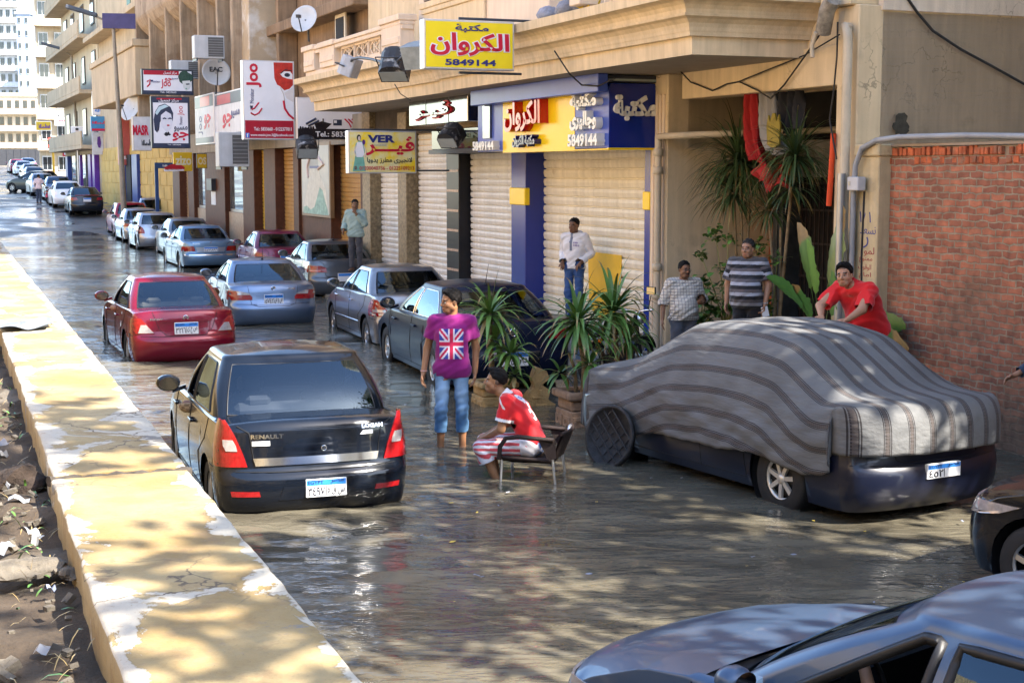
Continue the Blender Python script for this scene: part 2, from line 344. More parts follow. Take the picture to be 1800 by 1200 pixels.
# ---- lettering
import unicodedata
_AR={}
for cp in list(range(0xFE70,0xFEFD)):
    d=unicodedata.decomposition(chr(cp)).split()
    if len(d)>=2: _AR.setdefault(''.join(chr(int(k,16)) for k in d[1:]),{})[d[0].strip('<>')]=chr(cp)
_AR['ڤ']={'isolated':'\uFB6A','final':'\uFB6B','initial':'\uFB6C','medial':'\uFB6D'}
_AR['گ']=_AR['ك']
def shape(t):
    t=t.replace('لا','\uFEFB'); out=[]
    dual=lambda c: c in _AR and 'initial' in _AR[c]
    for i,c in enumerate(t):
        if c=='\uFEFB':
            out.append('\uFEFC' if i and dual(t[i-1]) else c); continue
        if c=='ـ' or c not in _AR: out.append(c); continue
        p=i>0 and (dual(t[i-1]) or t[i-1]=='ـ'); n=i+1<len(t) and (t[i+1] in _AR or t[i+1] in 'ـ\uFEFB') and dual(c)
        f='medial' if p and n else 'final' if p else 'initial' if n else 'isolated'
        out.append(_AR[c].get(f,_AR[c].get('isolated',c)))
    s=''.join(out)[::-1]
    res='';run=''
    for ch in s:
        if ch.isdigit() : run=ch+run
        else: res+=run+ch; run=''
    return res+run
_TX={}
def textmb(t,x0,x1,z0,z1,y=0,depth=.004,bold=0,rot=0,axis='xz',slant=0):
    if any(c in '0123456789' for c in t): bold=min(bold,.03)
    """letters filling the box x0..x1, z0..z1, standing on the plane y and rising depth towards -y"""
    if any('\u0600'<=c<='\u06ff' for c in t): t=shape(t)
    key=(t,bold,slant)
    if key not in _TX:
        c=bpy.data.curves.new('lettering','FONT'); c.body=t; c.resolution_u=3; c.offset=bold; c.shear=slant
        o=bpy.data.objects.new('lettering',c); COL.objects.link(o); bpy.context.view_layer.update()
        dg=bpy.context.evaluated_depsgraph_get(); e=o.evaluated_get(dg); me=e.to_mesh()
        vs=np.array([v.co[:2] for v in me.vertices]); fs=[tuple(p.vertices) for p in me.polygons]
        e.to_mesh_clear(); bpy.data.objects.remove(o); bpy.data.curves.remove(c)
        u,inv=np.unique(np.round(vs,5),axis=0,return_inverse=True); inv=inv.ravel()
        fs=[tuple(dict.fromkeys(int(inv[i]) for i in f)) for f in fs]; fs=[f for f in fs if len(f)>2]
        lo=u.min(0);hi=u.max(0); _TX[key]=((u-lo)/np.maximum(hi-lo,1e-6),fs)
    u,fs=_TX[key]
    if rot==90: u=np.stack([1-u[:,1],u[:,0]],1)
    X=x0+u[:,0]*(x1-x0); Zz=z0+u[:,1]*(z1-z0)
    mb=MB(); n=len(u)
    fr=[(a,y-depth,b) for a,b in zip(X,Zz)]
    mb.add(fr,[f for f in fs])
    if depth>.001:
        bk=[(a,y+.001,b) for a,b in zip(X,Zz)]
        ed={}
        for f in fs:
            for i in range(len(f)):
                a,b=f[i],f[(i+1)%len(f)]; ed[(min(a,b),max(a,b))]=ed.get((min(a,b),max(a,b)),0)+1
        mb.add(fr+bk,[(a,b,b+n,a+n) for (a,b),k in ed.items() if k==1])
    return mb
CREAM=M('cream_render',(.64,.50,.32),.85,crack=.8,var=.1,vs=1.2,bump=.25,bs=60,streak=.16,coords='World',dirt=(.36,.28,.19),dirts=.7,dirtc=.6)
CREAM2=M('pink_cream_render',(.68,.54,.41),.85,var=.08,vs=1.2,bump=.2,bs=60,streak=.1,coords='World')
GREYR=M('grey_render',(.64,.54,.43),.9,var=.14,vs=1,bump=.35,bs=50,streak=.18,crack=1.1,coords='World',dirt=(.27,.21,.16),dirts=1.1,dirtc=.6)
STONE=M('cornice_stone',(.62,.49,.32),.85,var=.12,vs=2,bump=.25,bs=50,streak=.22,coords='World',dirt=(.40,.29,.2),dirts=1.5,dirtc=.62)
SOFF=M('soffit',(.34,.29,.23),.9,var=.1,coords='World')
SHUT=M('cream_shutter',(.76,.70,.57),.5,var=.08,vs=2,streak=.16,coords='World',dirt=(.40,.32,.21),dirts=1.6,dirtc=.62)
SHUTW=M('white_shutter',(.72,.70,.66),.5,var=.08,vs=2,streak=.16,coords='World',dirt=(.42,.36,.28),dirts=1.6,dirtc=.62)
SHUTO=M('orange_shutter',(.42,.235,.07),.5,var=.15,vs=2,streak=.15,coords='World')
SHUTY=M('yellow_shutter',(.62,.40,.045),.5,var=.1,vs=2,streak=.15,coords='World')
BLUE=M('blue_panel',(.003,.022,.22),.25,var=.05,spec=.5)
BLUE2=M('light_blue_panel',(.055,.10,.42),.3,var=.08)
YEL=M('yellow_panel',(.85,.58,.01),.22,var=.03)
BLK=M('black_tile',(.015,.015,.018),.3,var=.3,spec=.2)
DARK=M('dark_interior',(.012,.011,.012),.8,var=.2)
GRAN=M('granite',(.22,.17,.10),.5,var=.5,vs=14,coords='World')
BROWN=M('brown_cladding',(.085,.033,.018),.55,var=.25,vs=6,coords='World',spec=.15)
METAL=M('grey_metal',(.35,.36,.37),.4,.7,var=.15)
WHITE=M('white_plastic',(.78,.77,.74),.4,var=.05)
PIPE=M('painted_pipe',(.48,.40,.29),.5,var=.15)
RUBB=M('black_rubber',(.02,.02,.022),.6,var=.1)
CHROME=M('mirror_panel',(.24,.24,.24),.1,.95,var=.3,vs=1.5)
RED=M('red_gloss',(.55,.012,.012),.12,var=.05,coat=.5)
WLET=M('white_letter',(.75,.74,.70),.3,var=.05)
NAVY=M('navy_gloss',(.012,.012,.11),.12,var=.05,coat=.5)
GLASSD=M('dark_glass',(.02,.025,.03),.05,var=.1,spec=.8)
# ---- main building
xP0,xP1=fx(1165),fx(1195); xC0,xC1=fx(1480),fx(1515)
B=Th('apartment_building',-4,0,0,'cream apartment building with heavy cornice over shuttered shops on its ground floor','building')
XL=fx(650); HB=18.
mb=MB()
mb.box(XL,xP1,0.12,6,3.38,4.55)                       # over the shutters
mb.box(XL,xC0,0,6,4.55,HB); mb.box(xC0-.02,xC1,-.10,14,.3,5.06); mb.box(xC0-.3,xC1-.08,-.18,13,5.06,HB)
mb.box(xP0,xP1,-.22,1.7,.0,4.5)                       # fluted pillar core
mb.box(XL-.1,xP1,2.2,6,0,3.38); mb.box(XL-.1,XL,0,2.2,0,4.5)
B.part('wall',mb,CREAM,.015)
mb=MB()
for k in range(4): mb.box(xP0+.09+k*.11,xP0+.15+k*.11,-.245,-.2,.3,4.2)
B.part('pilaster',mb,CREAM2,.01)
mb=MB(); mb.box(xP1,xC0,1.75,1.95,0,4.6)
B.part('recess_wall',mb,CREAM)
zb=fz(1346,162); mb=MB(); mb.box(xP1+.14,xC0,-.06,.35,zb,4.62); mb.box(xP1,xC0,.35,1.75,zb+.15,zb+.3); B.part('entrance_beam',mb,CREAM,.01)
# doorway
dx0=fx(1392,-1.6); dx1=fx(1476,-1.6)
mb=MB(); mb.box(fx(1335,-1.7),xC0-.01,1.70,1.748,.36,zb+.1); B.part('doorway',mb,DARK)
mb=MB()
for k in range(9):
    a=dx0+.25+k*(dx1-dx0-.2)/9; mb.box(a,a+.02,1.62,1.64,.4,2.9)
for z in (.45,.95,1.45,1.95,2.45,2.85): mb.box(dx0+.2,dx1,1.625,1.635,z,z+.03)
B.part('door_grille',mb,M('grille_iron',(.03,.02,.02),.5))
mb=MB(); mb.box(dx0-.15,xC0,1.5,1.68,2.95,3.06); mb.box(dx0-.2,xC0,1.45,1.68,3.06,3.22); mb.box(dx0-.18,xC0,1.48,1.68,3.22,3.5); B.part('door_lintel',mb,M('grey_marble',(.22,.21,.19),.5,var=.3,vs=5,coords='World'),.02)
mb=MB(); mb.box(dx0-.12,dx0+.15,1.35,1.68,.36,2.95); mb.box(dx0-.17,dx0+.2,1.3,1.69,.36,.62); mb.box(dx0-.02,dx0+.05,1.32,1.36,.62,2.95); B.part('door_jamb',mb,M('dark_marble',(.05,.055,.06),.3,var=.4,vs=5,coords='World'),.01)
mb=MB(); mb.box(fx(1337,-1.6),dx0-.2,1.6,1.69,.36,2.6); B.part('brick_panel',mb,M('orange_board',(.30,.085,.03),.6,var=.2,bump=.4,bs=30,coords='World'))
# end wall of grey render
mb=MB(); mb.box(xC1-.06,xC1+.0,.25,16,-.2,4.98); mb.box(xC1-.06,xC1+.04,.22,16,5.0,HB); B.part('end_wall',mb,GREYR)
# cornice canopy swept round its corner
prof=[(4.50,1.70),(4.72,1.71),(4.725,1.77),(4.77,1.78),(4.79,1.79),(4.83,1.80),(4.88,1.82),(4.93,1.87),(4.955,1.93),(4.985,1.94),(4.99,1.91),(5.04,1.92),(5.09,1.95),(5.13,2.0),(5.155,2.08),(5.16,2.11),(5.29,2.12)]
xe=4.3-1.70; xb=fx(770,1.75); XE=fx(540,1.75)
def cornice(xa,xz,d,corner):
    mb=MB(); rows=[]
    for z,o in prof:
        o2=o-d
        r=[(xa+(o if corner else 0),0,z),(xa+(o if corner else 0),-o2,z)]
        n=24; r+=[(xa+(o if corner else 0)+(xz-(o-1.7)-xa-(o if corner else 0))*k/n,-o2,z) for k in range(1,n+1)]+[(xz-(o-1.7),0,z)]
        rows.append(r)
    mb.grid(rows,smooth=False)
    k=len(rows[0]); t=rows[-1]; bm_=rows[0]
    mb.add([t[0],t[1],t[-2],t[-1]],[(0,1,2,3)]); 
    s=MB(); s.add([bm_[0],bm_[1],bm_[-2],bm_[-1]],[(0,1,2,3)])
    return mb,s
cA,sA=cornice(xe,xb,0,True); cB,sB=cornice(xb,XE,.16,False)
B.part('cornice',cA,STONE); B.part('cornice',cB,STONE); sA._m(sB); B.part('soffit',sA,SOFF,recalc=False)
# balconies: plinth, posts, lattice panels, rail
def lattice(mb,x0,x1,z0,z1,y):
    w=x1-x0; c=(x0+x1)/2; h=z1-z0
    mb.box(x0,x0+.035,y-.05,y+.05,z0,z1); mb.box(x1-.035,x1,y-.05,y+.05,z0,z1); mb.box(x0,x1,y-.05,y+.05,z0-.03,z0+.02); mb.box(x0,x1,y-.05,y+.05,z1-.02,z1+.03)
    r=min(w*.42,h*.24)
    for zc in (z0+h*.27,z0+h*.73):
        mb.tube([(c+r*math.cos(t),y,zc+r*math.sin(t)) for t in np.linspace(0,2*math.pi,21)],.022,6,False)
    for sg in (-1,1):
        mb.tube([(c+sg*(w*.44)*math.cos(t),y,z0+h*.5+sg*0+(h*.5)*math.sin(t)) for t in np.linspace(-1.35,1.35,13)],.02,6,False)
        mb.tube([(c-sg*w*.4,y,z0),(c,y,z0+h*.5),(c-sg*w*.4,y,z1)],.018,6,False)
def balcony(xs,posts,panels,zt,y=-1.72,z0=5.29,lz=.17):
    mb=MB(); xa,xz=xs
    mb.box(xa,xz,y-.10,y+.10,z0,z0+lz-.04); mb.box(xa,xz,y-.13,y+.13,zt-.17,zt-.08); mb.box(xa,xz,y-.16,y+.16,zt-.08,zt)
    rail=mb; pos_=[]
    for a,b,up in posts:
        po=MB(); pos_.append(po); po.box(a,b,y-.15,y+.15,z0+.131,zt+up-.12); po.box(a-.05,b+.05,y-.2,y+.2,zt+up-.12,zt+up); po.box(a+.06,b-.06,y-.17,y-.14,z0+.25,zt-.3)
    la=MB()
    for a,b in panels: lattice(la,a,b,z0+lz,zt-.2,y)
    return rail,pos_,la
zt=fz(700,40,1.75); 
xq=lambda px: fx(px,1.75)
rail,po,la=balcony((xq(545),xq(716)),[(xq(545),xq(563),.05),(xq(573),xq(598),.03),(xq(682),xq(715),.12)],[(xq(604),xq(626)),(xq(627),xq(650)),(xq(651),xq(672))],zt)
bo=B.part('balcony',rail,CREAM2,.012); [B.part('post',q,CREAM2,.012,parent=bo) for q in po]; B.part('lattice',la,CREAM2,parent=bo)
zt2=6.35
rail,po,la=balcony((xq(1012),2.75),[(xq(1012),xq(1030),0)],[(xq(1062),xq(1103)),(xq(1107),xq(1150)),(xq(1156),xq(1200)),(xq(1204),xq(1248))],zt2,lz=.06)
bo=B.part('balcony',rail,CREAM2,.012); [B.part('post',q,CREAM2,.012,parent=bo) for q in po]; B.part('lattice',la,CREAM2,parent=bo)
# upper storey: projecting bay between balconies with window mouldings
ba,bz=fx(738,1.35),fx(964,1.35)
mb=MB(); mb.box(ba,bz,-1.35,-.002,5.3,HB); B.part('bay',mb,CREAM2,.015)
mb=MB(); s0=fx(702,1.4); s1=fx(786,1.4); mb.box(ba+.3,bz-2.6,-1.45,-1.352,6.18,6.3); mb.box(ba+.38,bz-2.68,-1.43,-1.352,6.08,6.18); mb.box(ba+.45,bz-2.75,-1.40,-1.352,5.42,6.08); B.part('window_apron',mb,CREAM,.012)
mb=MB(); mb.box(ba+.5,bz-2.8,-1.42,-1.352,6.32,8.2); wf=B.part('window',mb,M('brown_frame',(.12,.07,.04),.5),.01)
mb=MB(); mb.box(ba+.58,bz-2.88,-1.43,-1.422,6.4,8.12); B.part('pane',mb,GLASSD,parent=wf)
for zz in (8.6,11.6,14.6):
    for x in (-13.5,-2.4,1.6):
        mb=MB(); mb.box(x-.6,x+.6,-.06,.02,zz,zz+1.7); wf=B.part('window',mb,M('brown_frame',(.12,.07,.04),.5),.01)
        mb=MB(); mb.box(x-.52,x+.52,-.072,-.062,zz+.08,zz+1.62); B.part('pane',mb,GLASSD,parent=wf)
mb=MB(); x0,z0=ff(598,8,.02); mb.box(x0-.45,x0+.55,-.05,.01,5.5,7.2); wf=B.part('window',mb,M('cream_frame',(.6,.5,.36),.5),.01)
mb=MB(); mb.box(x0-.33,x0+.43,-.065,-.052,5.55,7.1); B.part('pane',mb,DARK,parent=wf)
# shutters with real slats
def shutter(x0,x1,z0,z1,mat,pitch,y=.1,label=None):
    mb=MB(); rows=[]; n=int((z1-z0)/pitch); p=(z1-z0)/n
    for i in range(n):
        a=z0+i*p
        for dz,dy in ((0,.04),(.05,.004),(.5,-.014),(.84,-.004),(.90,.04)): rows.append([(x0,y+dy,a+dz*p),(x1,y+dy,a+dz*p)])
    rows.append([(x0,y+.01,z1),(x1,y+.01,z1)])
    mb.grid(rows,smooth=False); mb.box(x0,x1,y-.03,y+.03,z0-.04,z0)
    return B.part('roller_shutter',mb,mat,label=label,recalc=False)
zS=3.42
shutter(fx(948),fx(1149),.46,zS,SHUT,.163,label='cream roller shutter with a yellow shield painted on it')
shutter(fx(820),fx(911),.1,zS,SHUTW,.13); shutter(fx(729),fx(795),.1,zS+.6,SHUTW,.13); shutter(fx(663.5),fx(713),.1,zS+.4,SHUTW,.13)
mb=MB(); xa,za=ff(1026,442); xz,_=ff(1085,442)      # painted shield
sh=[(xa,za),(xz,za),(xz-.02,za-.35),(xz-.12,za-.8),(xz-.3,za-1.05),((xa+xz)/2-.1,za-1.15),(xa+.2,za-1.02),(xa+.05,za-.8)]
mb.prism(sh,.082,.0885,'y'); B.part('painted_shield',mb,M('yellow_paint',(.72,.43,.01),.5,var=.1))
def post(px0,px1,z0,z1,mat,y0=-.12,y1=.3,name='post',lab=None):
    mb=MB(); mb.box(fx(px0),fx(px1),y0,y1,z0,z1); return B.part(name,mb,mat,.01,label=lab)
zya,zyb=fz(936,330),fz(936,360)
p=post(922.5,948,.08,3.6,BLUE,-.28,lab='blue shop post with yellow band'); mb=MB(); mb.box(fx(922.5)-.03,fx(948)+.03,-.31,-.2,zyb,zya); B.part('yellow_band',mb,YEL,.015,parent=p)
p=post(1149,1160,.08,3.6,BLUE,-.16,lab='blue shop post with yellow band'); mb=MB(); mb.box(fx(1149)-.015,fx(1160)+.015,-.19,-.1,fz(1155,369),fz(1155,337)); B.part('yellow_band',mb,YEL,.012,parent=p)
for a,b in ((912,922),(796,818)):
    p=post(a,b,.08,3.6,BLK,-.15,name='tiled_column')
    mb=MB()
    for z in np.arange(.5,3.4,.42): mb.box(fx(a)+.03,fx(b)-.03,-.157,-.14,z,z+.05)
    B.part('tile_band',mb,M('worn_tile_band',(.4,.27,.19),.4,var=.4,vs=9),parent=p)
post(650,663.5,.08,4.6,GRAN,-.2,name='granite_column'); post(713,728,.08,4.4,GRAN,-.2,name='granite_column')
mb=MB(); mb.box(XL-.0,fx(796),-.05,.12,3.9,4.52); B.part('fascia',mb,M('dark_fascia',(.05,.04,.035),.8,var=.3,vs=4))
# pier and brick wall continuing along the street line
def brick_mat():
    m=bpy.data.materials.new('red_brick'); m.use_nodes=True; N=m.node_tree.nodes; L=m.node_tree.links; b=N['Principled BSDF']; b.inputs['Roughness'].default_value=.9
    tc=N.new('ShaderNodeTexCoord'); mp=N.new('ShaderNodeMapping'); mp.inputs['Rotation'].default_value=(R(90),0,0)
    nz=N.new('ShaderNodeTexNoise'); nz.inputs['Scale'].default_value=7; nz.inputs['Detail'].default_value=3; L.new(tc.outputs['Object'],nz.inputs[0])
    vm=N.new('ShaderNodeMix'); vm.data_type='RGBA'; vm.blend_type='LINEAR_LIGHT'; vm.inputs[0].default_value=.034; L.new(tc.outputs['Object'],vm.inputs[6]); L.new(nz.outputs[1],vm.inputs[7])
    L.new(vm.outputs[2],mp.inputs[0])
    br=N.new('ShaderNodeTexBrick'); br.inputs['Scale'].default_value=1; br.inputs['Brick Width'].default_value=.228; br.inputs['Row Height'].default_value=.077; br.inputs['Mortar Size'].default_value=.011; br.inputs['Mortar Smooth'].default_value=.3; br.inputs['Bias'].default_value=-.1
    br.inputs[1].default_value=(.37,.13,.07,1); br.inputs[2].default_value=(.19,.07,.042,1); br.inputs[3].default_value=(.27,.205,.14,1)
    L.new(mp.outputs[0],br.inputs[0])
    n2=N.new('ShaderNodeTexNoise'); n2.inputs['Scale'].default_value=1.3; n2.inputs['Detail'].default_value=8; L.new(tc.outputs['Object'],n2.inputs[0])
    sp=N.new('ShaderNodeSeparateXYZ'); L.new(tc.outputs['Object'],sp.inputs[0])
    # lower courses are dusted with mortar and mud
    ad=N.new('ShaderNodeMath'); ad.operation='MULTIPLY_ADD'; ad.inputs[1].default_value=-.28; ad.inputs[2].default_value=.72; L.new(sp.outputs[2],ad.inputs[0])
    ad2=N.new('ShaderNodeMath'); ad2.operation='ADD'; L.new(ad.outputs[0],ad2.inputs[0]); 
    k=N.new('ShaderNodeMapRange'); k.inputs[1].default_value=.4; k.inputs[2].default_value=.7; k.inputs[3].default_value=-.35; k.inputs[4].default_value=.5; L.new(n2.outputs[0],k.inputs[0]); L.new(k.outputs[0],ad2.inputs[1]); ad2.use_clamp=True
    m2=N.new('ShaderNodeMath'); m2.operation='MULTIPLY'; m2.inputs[1].default_value=.92; L.new(ad2.outputs[0],m2.inputs[0])
    mx=N.new('ShaderNodeMix'); mx.data_type='RGBA'; L.new(m2.outputs[0],mx.inputs[0]); L.new(br.outputs[0],mx.inputs[6]); mx.inputs[7].default_value=(.17,.10,.06,1)
    n3=N.new('ShaderNodeTexNoise'); n3.inputs['Scale'].default_value=9; n3.inputs['Detail'].default_value=5; L.new(tc.outputs['Object'],n3.inputs[0])
    k3=N.new('ShaderNodeMapRange'); k3.inputs[1].default_value=.3; k3.inputs[2].default_value=.7; k3.inputs[3].default_value=.7; k3.inputs[4].default_value=1.3; L.new(n3.outputs[0],k3.inputs[0])
    mm=N.new('ShaderNodeMix'); mm.data_type='RGBA'; mm.blend_type='MULTIPLY'; mm.inputs[0].default_value=1; L.new(mx.outputs[2],mm.inputs[6]); L.new(k3.outputs[0],mm.inputs[7])
    L.new(mm.outputs[2],b.inputs['Base Color'])
    iv=N.new('ShaderNodeMath'); iv.operation='MULTIPLY_ADD'; iv.inputs[1].default_value=-1.; L.new(br.outputs[1],iv.inputs[0]); 
    k4=N.new('ShaderNodeMath'); k4.operation='MULTIPLY'; k4.inputs[1].default_value=.5; L.new(n3.outputs[0],k4.inputs[0]); L.new(k4.outputs[0],iv.inputs[2])
    bp=N.new('ShaderNodeBump'); bp.inputs['Strength'].default_value=1; bp.inputs['Distance'].default_value=.015; L.new(iv.outputs[0],bp.inputs['Height']); L.new(bp.outputs[0],b.inputs['Normal'])
    return m
BRICK=brick_mat()
xB0=fx(1545,-.02); zB=fz(1560,276); 
W=Th('brick_wall',xB0+3,.1,0,'old red brick yard wall with crumbling mortar beside the grey end wall','wall')
mb=MB(); mb.box(xB0-.02,xB0+9,.05,.32,-.2,zB); W.part('wall_face',mb,BRICK)
mb=MB(); rg_=random.Random(3); rows=[]
for k in range(40):
    z=-.2+(zB+.32)*k/39; e=.10+.07*rg_.random()+.05*math.sin(k*.5); rows.append([(xB0-.03,.0,z),(xB0+e*.6,.02,z),(xB0+e,.046,z)])
mb.grid(rows); W.part('plaster_edge',mb,M('mortar',(.27,.20,.14)))
mb=MB(); x=xB0
while x<xB0+9:                              # header course of upright bricks along the top, each a little out of line
    wv=random.uniform(.068,.08); j=random.uniform(-.025,.02)
    if random.random()>.05: mb.box(x,x+wv-.011-random.random()*.008,.04+j,.31+j,zB+.012,zB+.112+random.uniform(-.02,.012))
    x+=wv
W.part('coping',mb,M('brick_header',(.42,.11,.045),.9,var=.5,vs=6,bump=.8,bs=40,dirt=(.22,.16,.11),dirts=2.5,dirtc=.56,coords='World'),.006)
mb=MB(); x=xB0
while x<xB0+9:
    wv=.112+random.uniform(-.012,.012)
    if random.random()>.12: mb.box(x,x+wv-.014-random.random()*.01,.03+random.random()*.025,.3,zB-.088+random.random()*.012,zB-.004-random.random()*.01)
    x+=wv
W.part('header_course',mb,M('brick_header',(.50,.12,.04),.9),.006)
mb=MB(); mb.box(xB0,xB0+9,.07,.29,zB+.0,zB+.11); mb.box(xB0-.02,xB0+9,.03,.33,zB+.12,zB+.15); W.part('mortar_bed',mb,M('mortar',(.27,.20,.14),.95,var=.3,vs=6,bump=.6,bs=30))
Pq=Th('gate_pier',fx(1525),0,0,'square cream gate pier with blue and red scrawl beside the brick wall','pier')
q0,q1=fx(1506,.12),fx(1545,.12)
mb=MB(); mb.box(q0,q1,-.12,.3,-.2,fz(1520,275,.12)); Pq.part('shaft',mb,M('pier_render',(.50,.40,.24),.9,var=.15,vs=3,bump=.5,bs=25,streak=.2,coords='World',dirt=(.36,.30,.24),dirts=2.2,dirtc=.58),.012)
mb=MB(); mb.box(q0-.03,q1+.02,-.15,.33,fz(1520,275,.12),fz(1520,254,.12)); Pq.part('cap',mb,M('pier_render',(.5,.4,.24)),.015)
scb=M('blue_scrawl',(.06,.07,.22),.8); scr=M('red_scrawl',(.30,.05,.05),.8)
xs0=q0+.07; w_=q1-q0-.1
for t,za,zc,m,x0_,x1_ in (('١٨١',fz(1520,391,.12),fz(1520,372,.12),scb,.05,.7),('نسعد',fz(1520,411,.12),fz(1520,398,.12),scb,.1,1.),('ر',fz(1520,436,.12),fz(1520,416,.12),scb,.3,.6),('لمو',fz(1520,450,.12),fz(1520,434,.12),scr,.35,.95),('ممنوع',fz(1520,462,.12),fz(1520,452,.12),scr,.1,.85),('الوقوف',fz(1520,476,.12),fz(1520,464,.12),scr,.05,.8),('امام',fz(1520,490,.12),fz(1520,478,.12),scr,.1,.8)):
    Pq.part('scrawl',textmb(t,xs0+x0_*w_,xs0+x1_*w_,za,zc,-.1205,.002),m)
# dark damp hole in the end wall, painted seam band
mb=MB(); hx=xC1; 
# pipes, conduit, box
def pipe(name,pts,r,mat,label,cat='pipe',group=None,n=8):
    mb=MB(); mb.tube(pts,r,n); return fthing(name,mb,mat,label,cat,group)
xp=fx(1487,.2); 
pipe('drain_pipe',[(xp-.18,.05,fz(1470,52,.2)),(xp-.1,-.2,fz(1470,50,.2)),(xp-.02,-.22,fz(1485,55,.2)),(xp,-.22,fz(1485,70,.2)),(xp,-.22,.3)],.062,PIPE,'cream painted drain pipe with a bent top on the corner pillar')
pipe('steel_pipe',[(xp+.055,-.3,fz(1486,305,.25)),(xp+.055,-.3,fz(1486,350,.25)),(xp+.055,-.3,.3)],.05,METAL,'grey steel pipe low on the corner pillar beside the gate pier')
zc_=fz(1560,250,.0)
pts=[(xp+.17,-.2,.4),(xp+.17,-.2,fz(1490,330)),(xp+.2,-.2,fz(1495,290)),(xp+.32,-.2,fz(1500,262)),(xp+.55,-.16,zc_+.02),(xp+.9,-.1,zc_+.05)]+[(xp+.9+k,-.06+.1*(k>0),zc_+.05-.01*k+.012*math.sin(k*2.1)) for k in range(1,9)]
pipe('cable_conduit',pts,.035,M('conduit_grey',(.28,.29,.31),.5,var=.2),'thick grey cable conduit running along the top of the brick wall','cable')
J=Th('junction_box',xp+.3,-.2,fz(1500,336,.2),'small grey electric junction box on the gate pier','electric box')
jx0,jx1=fx(1494,.24),fx(1513,.24); mb=MB(); mb.box(jx0,jx1,-.28,-.16,fz(1500,335,.24),fz(1500,311,.24)); jb=J.part('case',mb,M('box_grey',(.45,.46,.48),.45,var=.08),.01)
mb=MB(); mb.box(jx0+.03,jx0+.07,-.287,-.28,fz(1500,326,.24),fz(1500,319,.24)); J.part('lock',mb,METAL,parent=None)
pipe('thin_cable',[(xp+.29,-.13,fz(1500,336,.1)),(xp+.27,-.13,2.0),(xp+.3,-.13,1.3),(xp+.26,-.13,.4)],.012,RUBB,'thin dark cable dropping from the junction box','cable')
xr=fx(1163,.28)
mb=MB(); mb.tube([(xr,-.34,.1),(xr,-.34,fz(1163,268,.3)),(xr,-.34,fz(1163,240,.3))],.055,10)
for py in (268,300,470,520): mb.lathe([(.055,-.06),(.075,-.05),(.075,.05),(.055,.06)],(xr,-.34,fz(1163,py,.3)),12)
mb.tube([(xr,-.34,fz(1163,242,.3)),(xr+.1,-.34,fz(1163,240,.3)),(xr+.75,-.3,fz(1200,238,.3)),(xr+1.2,1.6,fz(1240,236,-1)),(xr+2.6,1.66,fz(1300,234,-1.6))],.05,10)
mb.tube([(xr,-.34,.6),(xr-.03,-.35,.3),(xr-.06,-.4,.1)],.06,10)
fthing('drain_pipe',mb,PIPE,'cream drain pipe with elbow beside the blue sign box','pipe')
pipe('drain_pipe',[(fx(1317,-1.5),1.6,fz(1317,350,-1.5)+1.2),(fx(1317,-1.5),1.6,.4)],.06,WHITE,'white downpipe behind the tall palm by the entrance')
pipe('red_cable_cover',[(xC0-.0,-.14,fz(1480,235)),(xC0-.02,-.15,fz(1480,310)),(xC0-.05,-.15,fz(1480,362))],.035,M('orange_cloth',(.6,.07,.02),.8),'narrow red strip hanging at the edge of the entrance','strip')
# ------------------------------------------------------------------ cars
def paint(name,col,rough=.3,metal=.5,dust=.0,coat=.6,spec=.3):
    return M('paint_'+name,col,rough,metal,var=.05,vs=2,coat=coat,spec=spec,dirt=(tuple(c*.6+.16 for c in col) if dust else None),dirts=2.5,dirtc=.66-dust)
def glass_mat():
    m=bpy.data.materials.new('car_glass'); m.use_nodes=True; N=m.node_tree.nodes; L=m.node_tree.links; N.remove(N['Principled BSDF'])
    fr=N.new('ShaderNodeFresnel'); fr.inputs[0].default_value=1.75
    t=N.new('ShaderNodeBsdfTransparent'); t.inputs[0].default_value=(.42,.46,.50,1); g=N.new('ShaderNodeBsdfGlossy'); g.inputs['Roughness'].default_value=.015; g.inputs[0].default_value=(.62,.82,1,1)
    mx=N.new('ShaderNodeMixShader'); L.new(fr.outputs[0],mx.inputs[0]); L.new(t.outputs[0],mx.inputs[1]); L.new(g.outputs[0],mx.inputs[2]); L.new(mx.outputs[0],N['Material Output'].inputs[0])
    return m
CGLASS=glass_mat()
LRED=M('tail_lamp_red',(.25,.006,.008),.08,var=.25,vs=30,coat=.8,bump=.15,bs=90); LCLR=M('lamp_clear',(.40,.36,.35),.1,.3,var=.2,vs=30,coat=.6)
LPINK=M('tail_lamp_pale',(.55,.2,.18),.1,var=.2,vs=20,coat=.6)
PLW=M('plate_white',(.72,.72,.72),.4,var=.05); PLB=M('plate_blue',(.03,.20,.62),.4,var=.05); INK=M('plate_ink',(.02,.02,.03),.5,var=0)
CHR=M('chrome',(.8,.8,.82),.12,1,var=0); MIRG=M('mirror_glass',(.30,.31,.33),.08,1,var=0); GAP=M('panel_gap',(.006,.006,.007),.6,var=0); PLAST=M('black_trim',(.018,.018,.02),.45,var=.1)
TYRE=M('tyre',(.018,.018,.019),.75,var=.2,vs=10); RIM=M('alloy_rim',(.5,.5,.51),.3,.8,var=.1); RIMD=M('steel_cover',(.33,.34,.36),.4,.5,var=.15)
SEAT=M('seat_cloth',(.10,.10,.105),.8,var=.2); SEATB=M('seat_beige',(.28,.24,.18),.8,var=.2); TUB=M('cabin_dark',(.02,.02,.023),.8,var=.1)
def gq(q,n=2.6): q=min(1,abs(q)); return 1-(1-q**n)**(1/n)
def lerp(a,b,t): return a+(b-a)*t
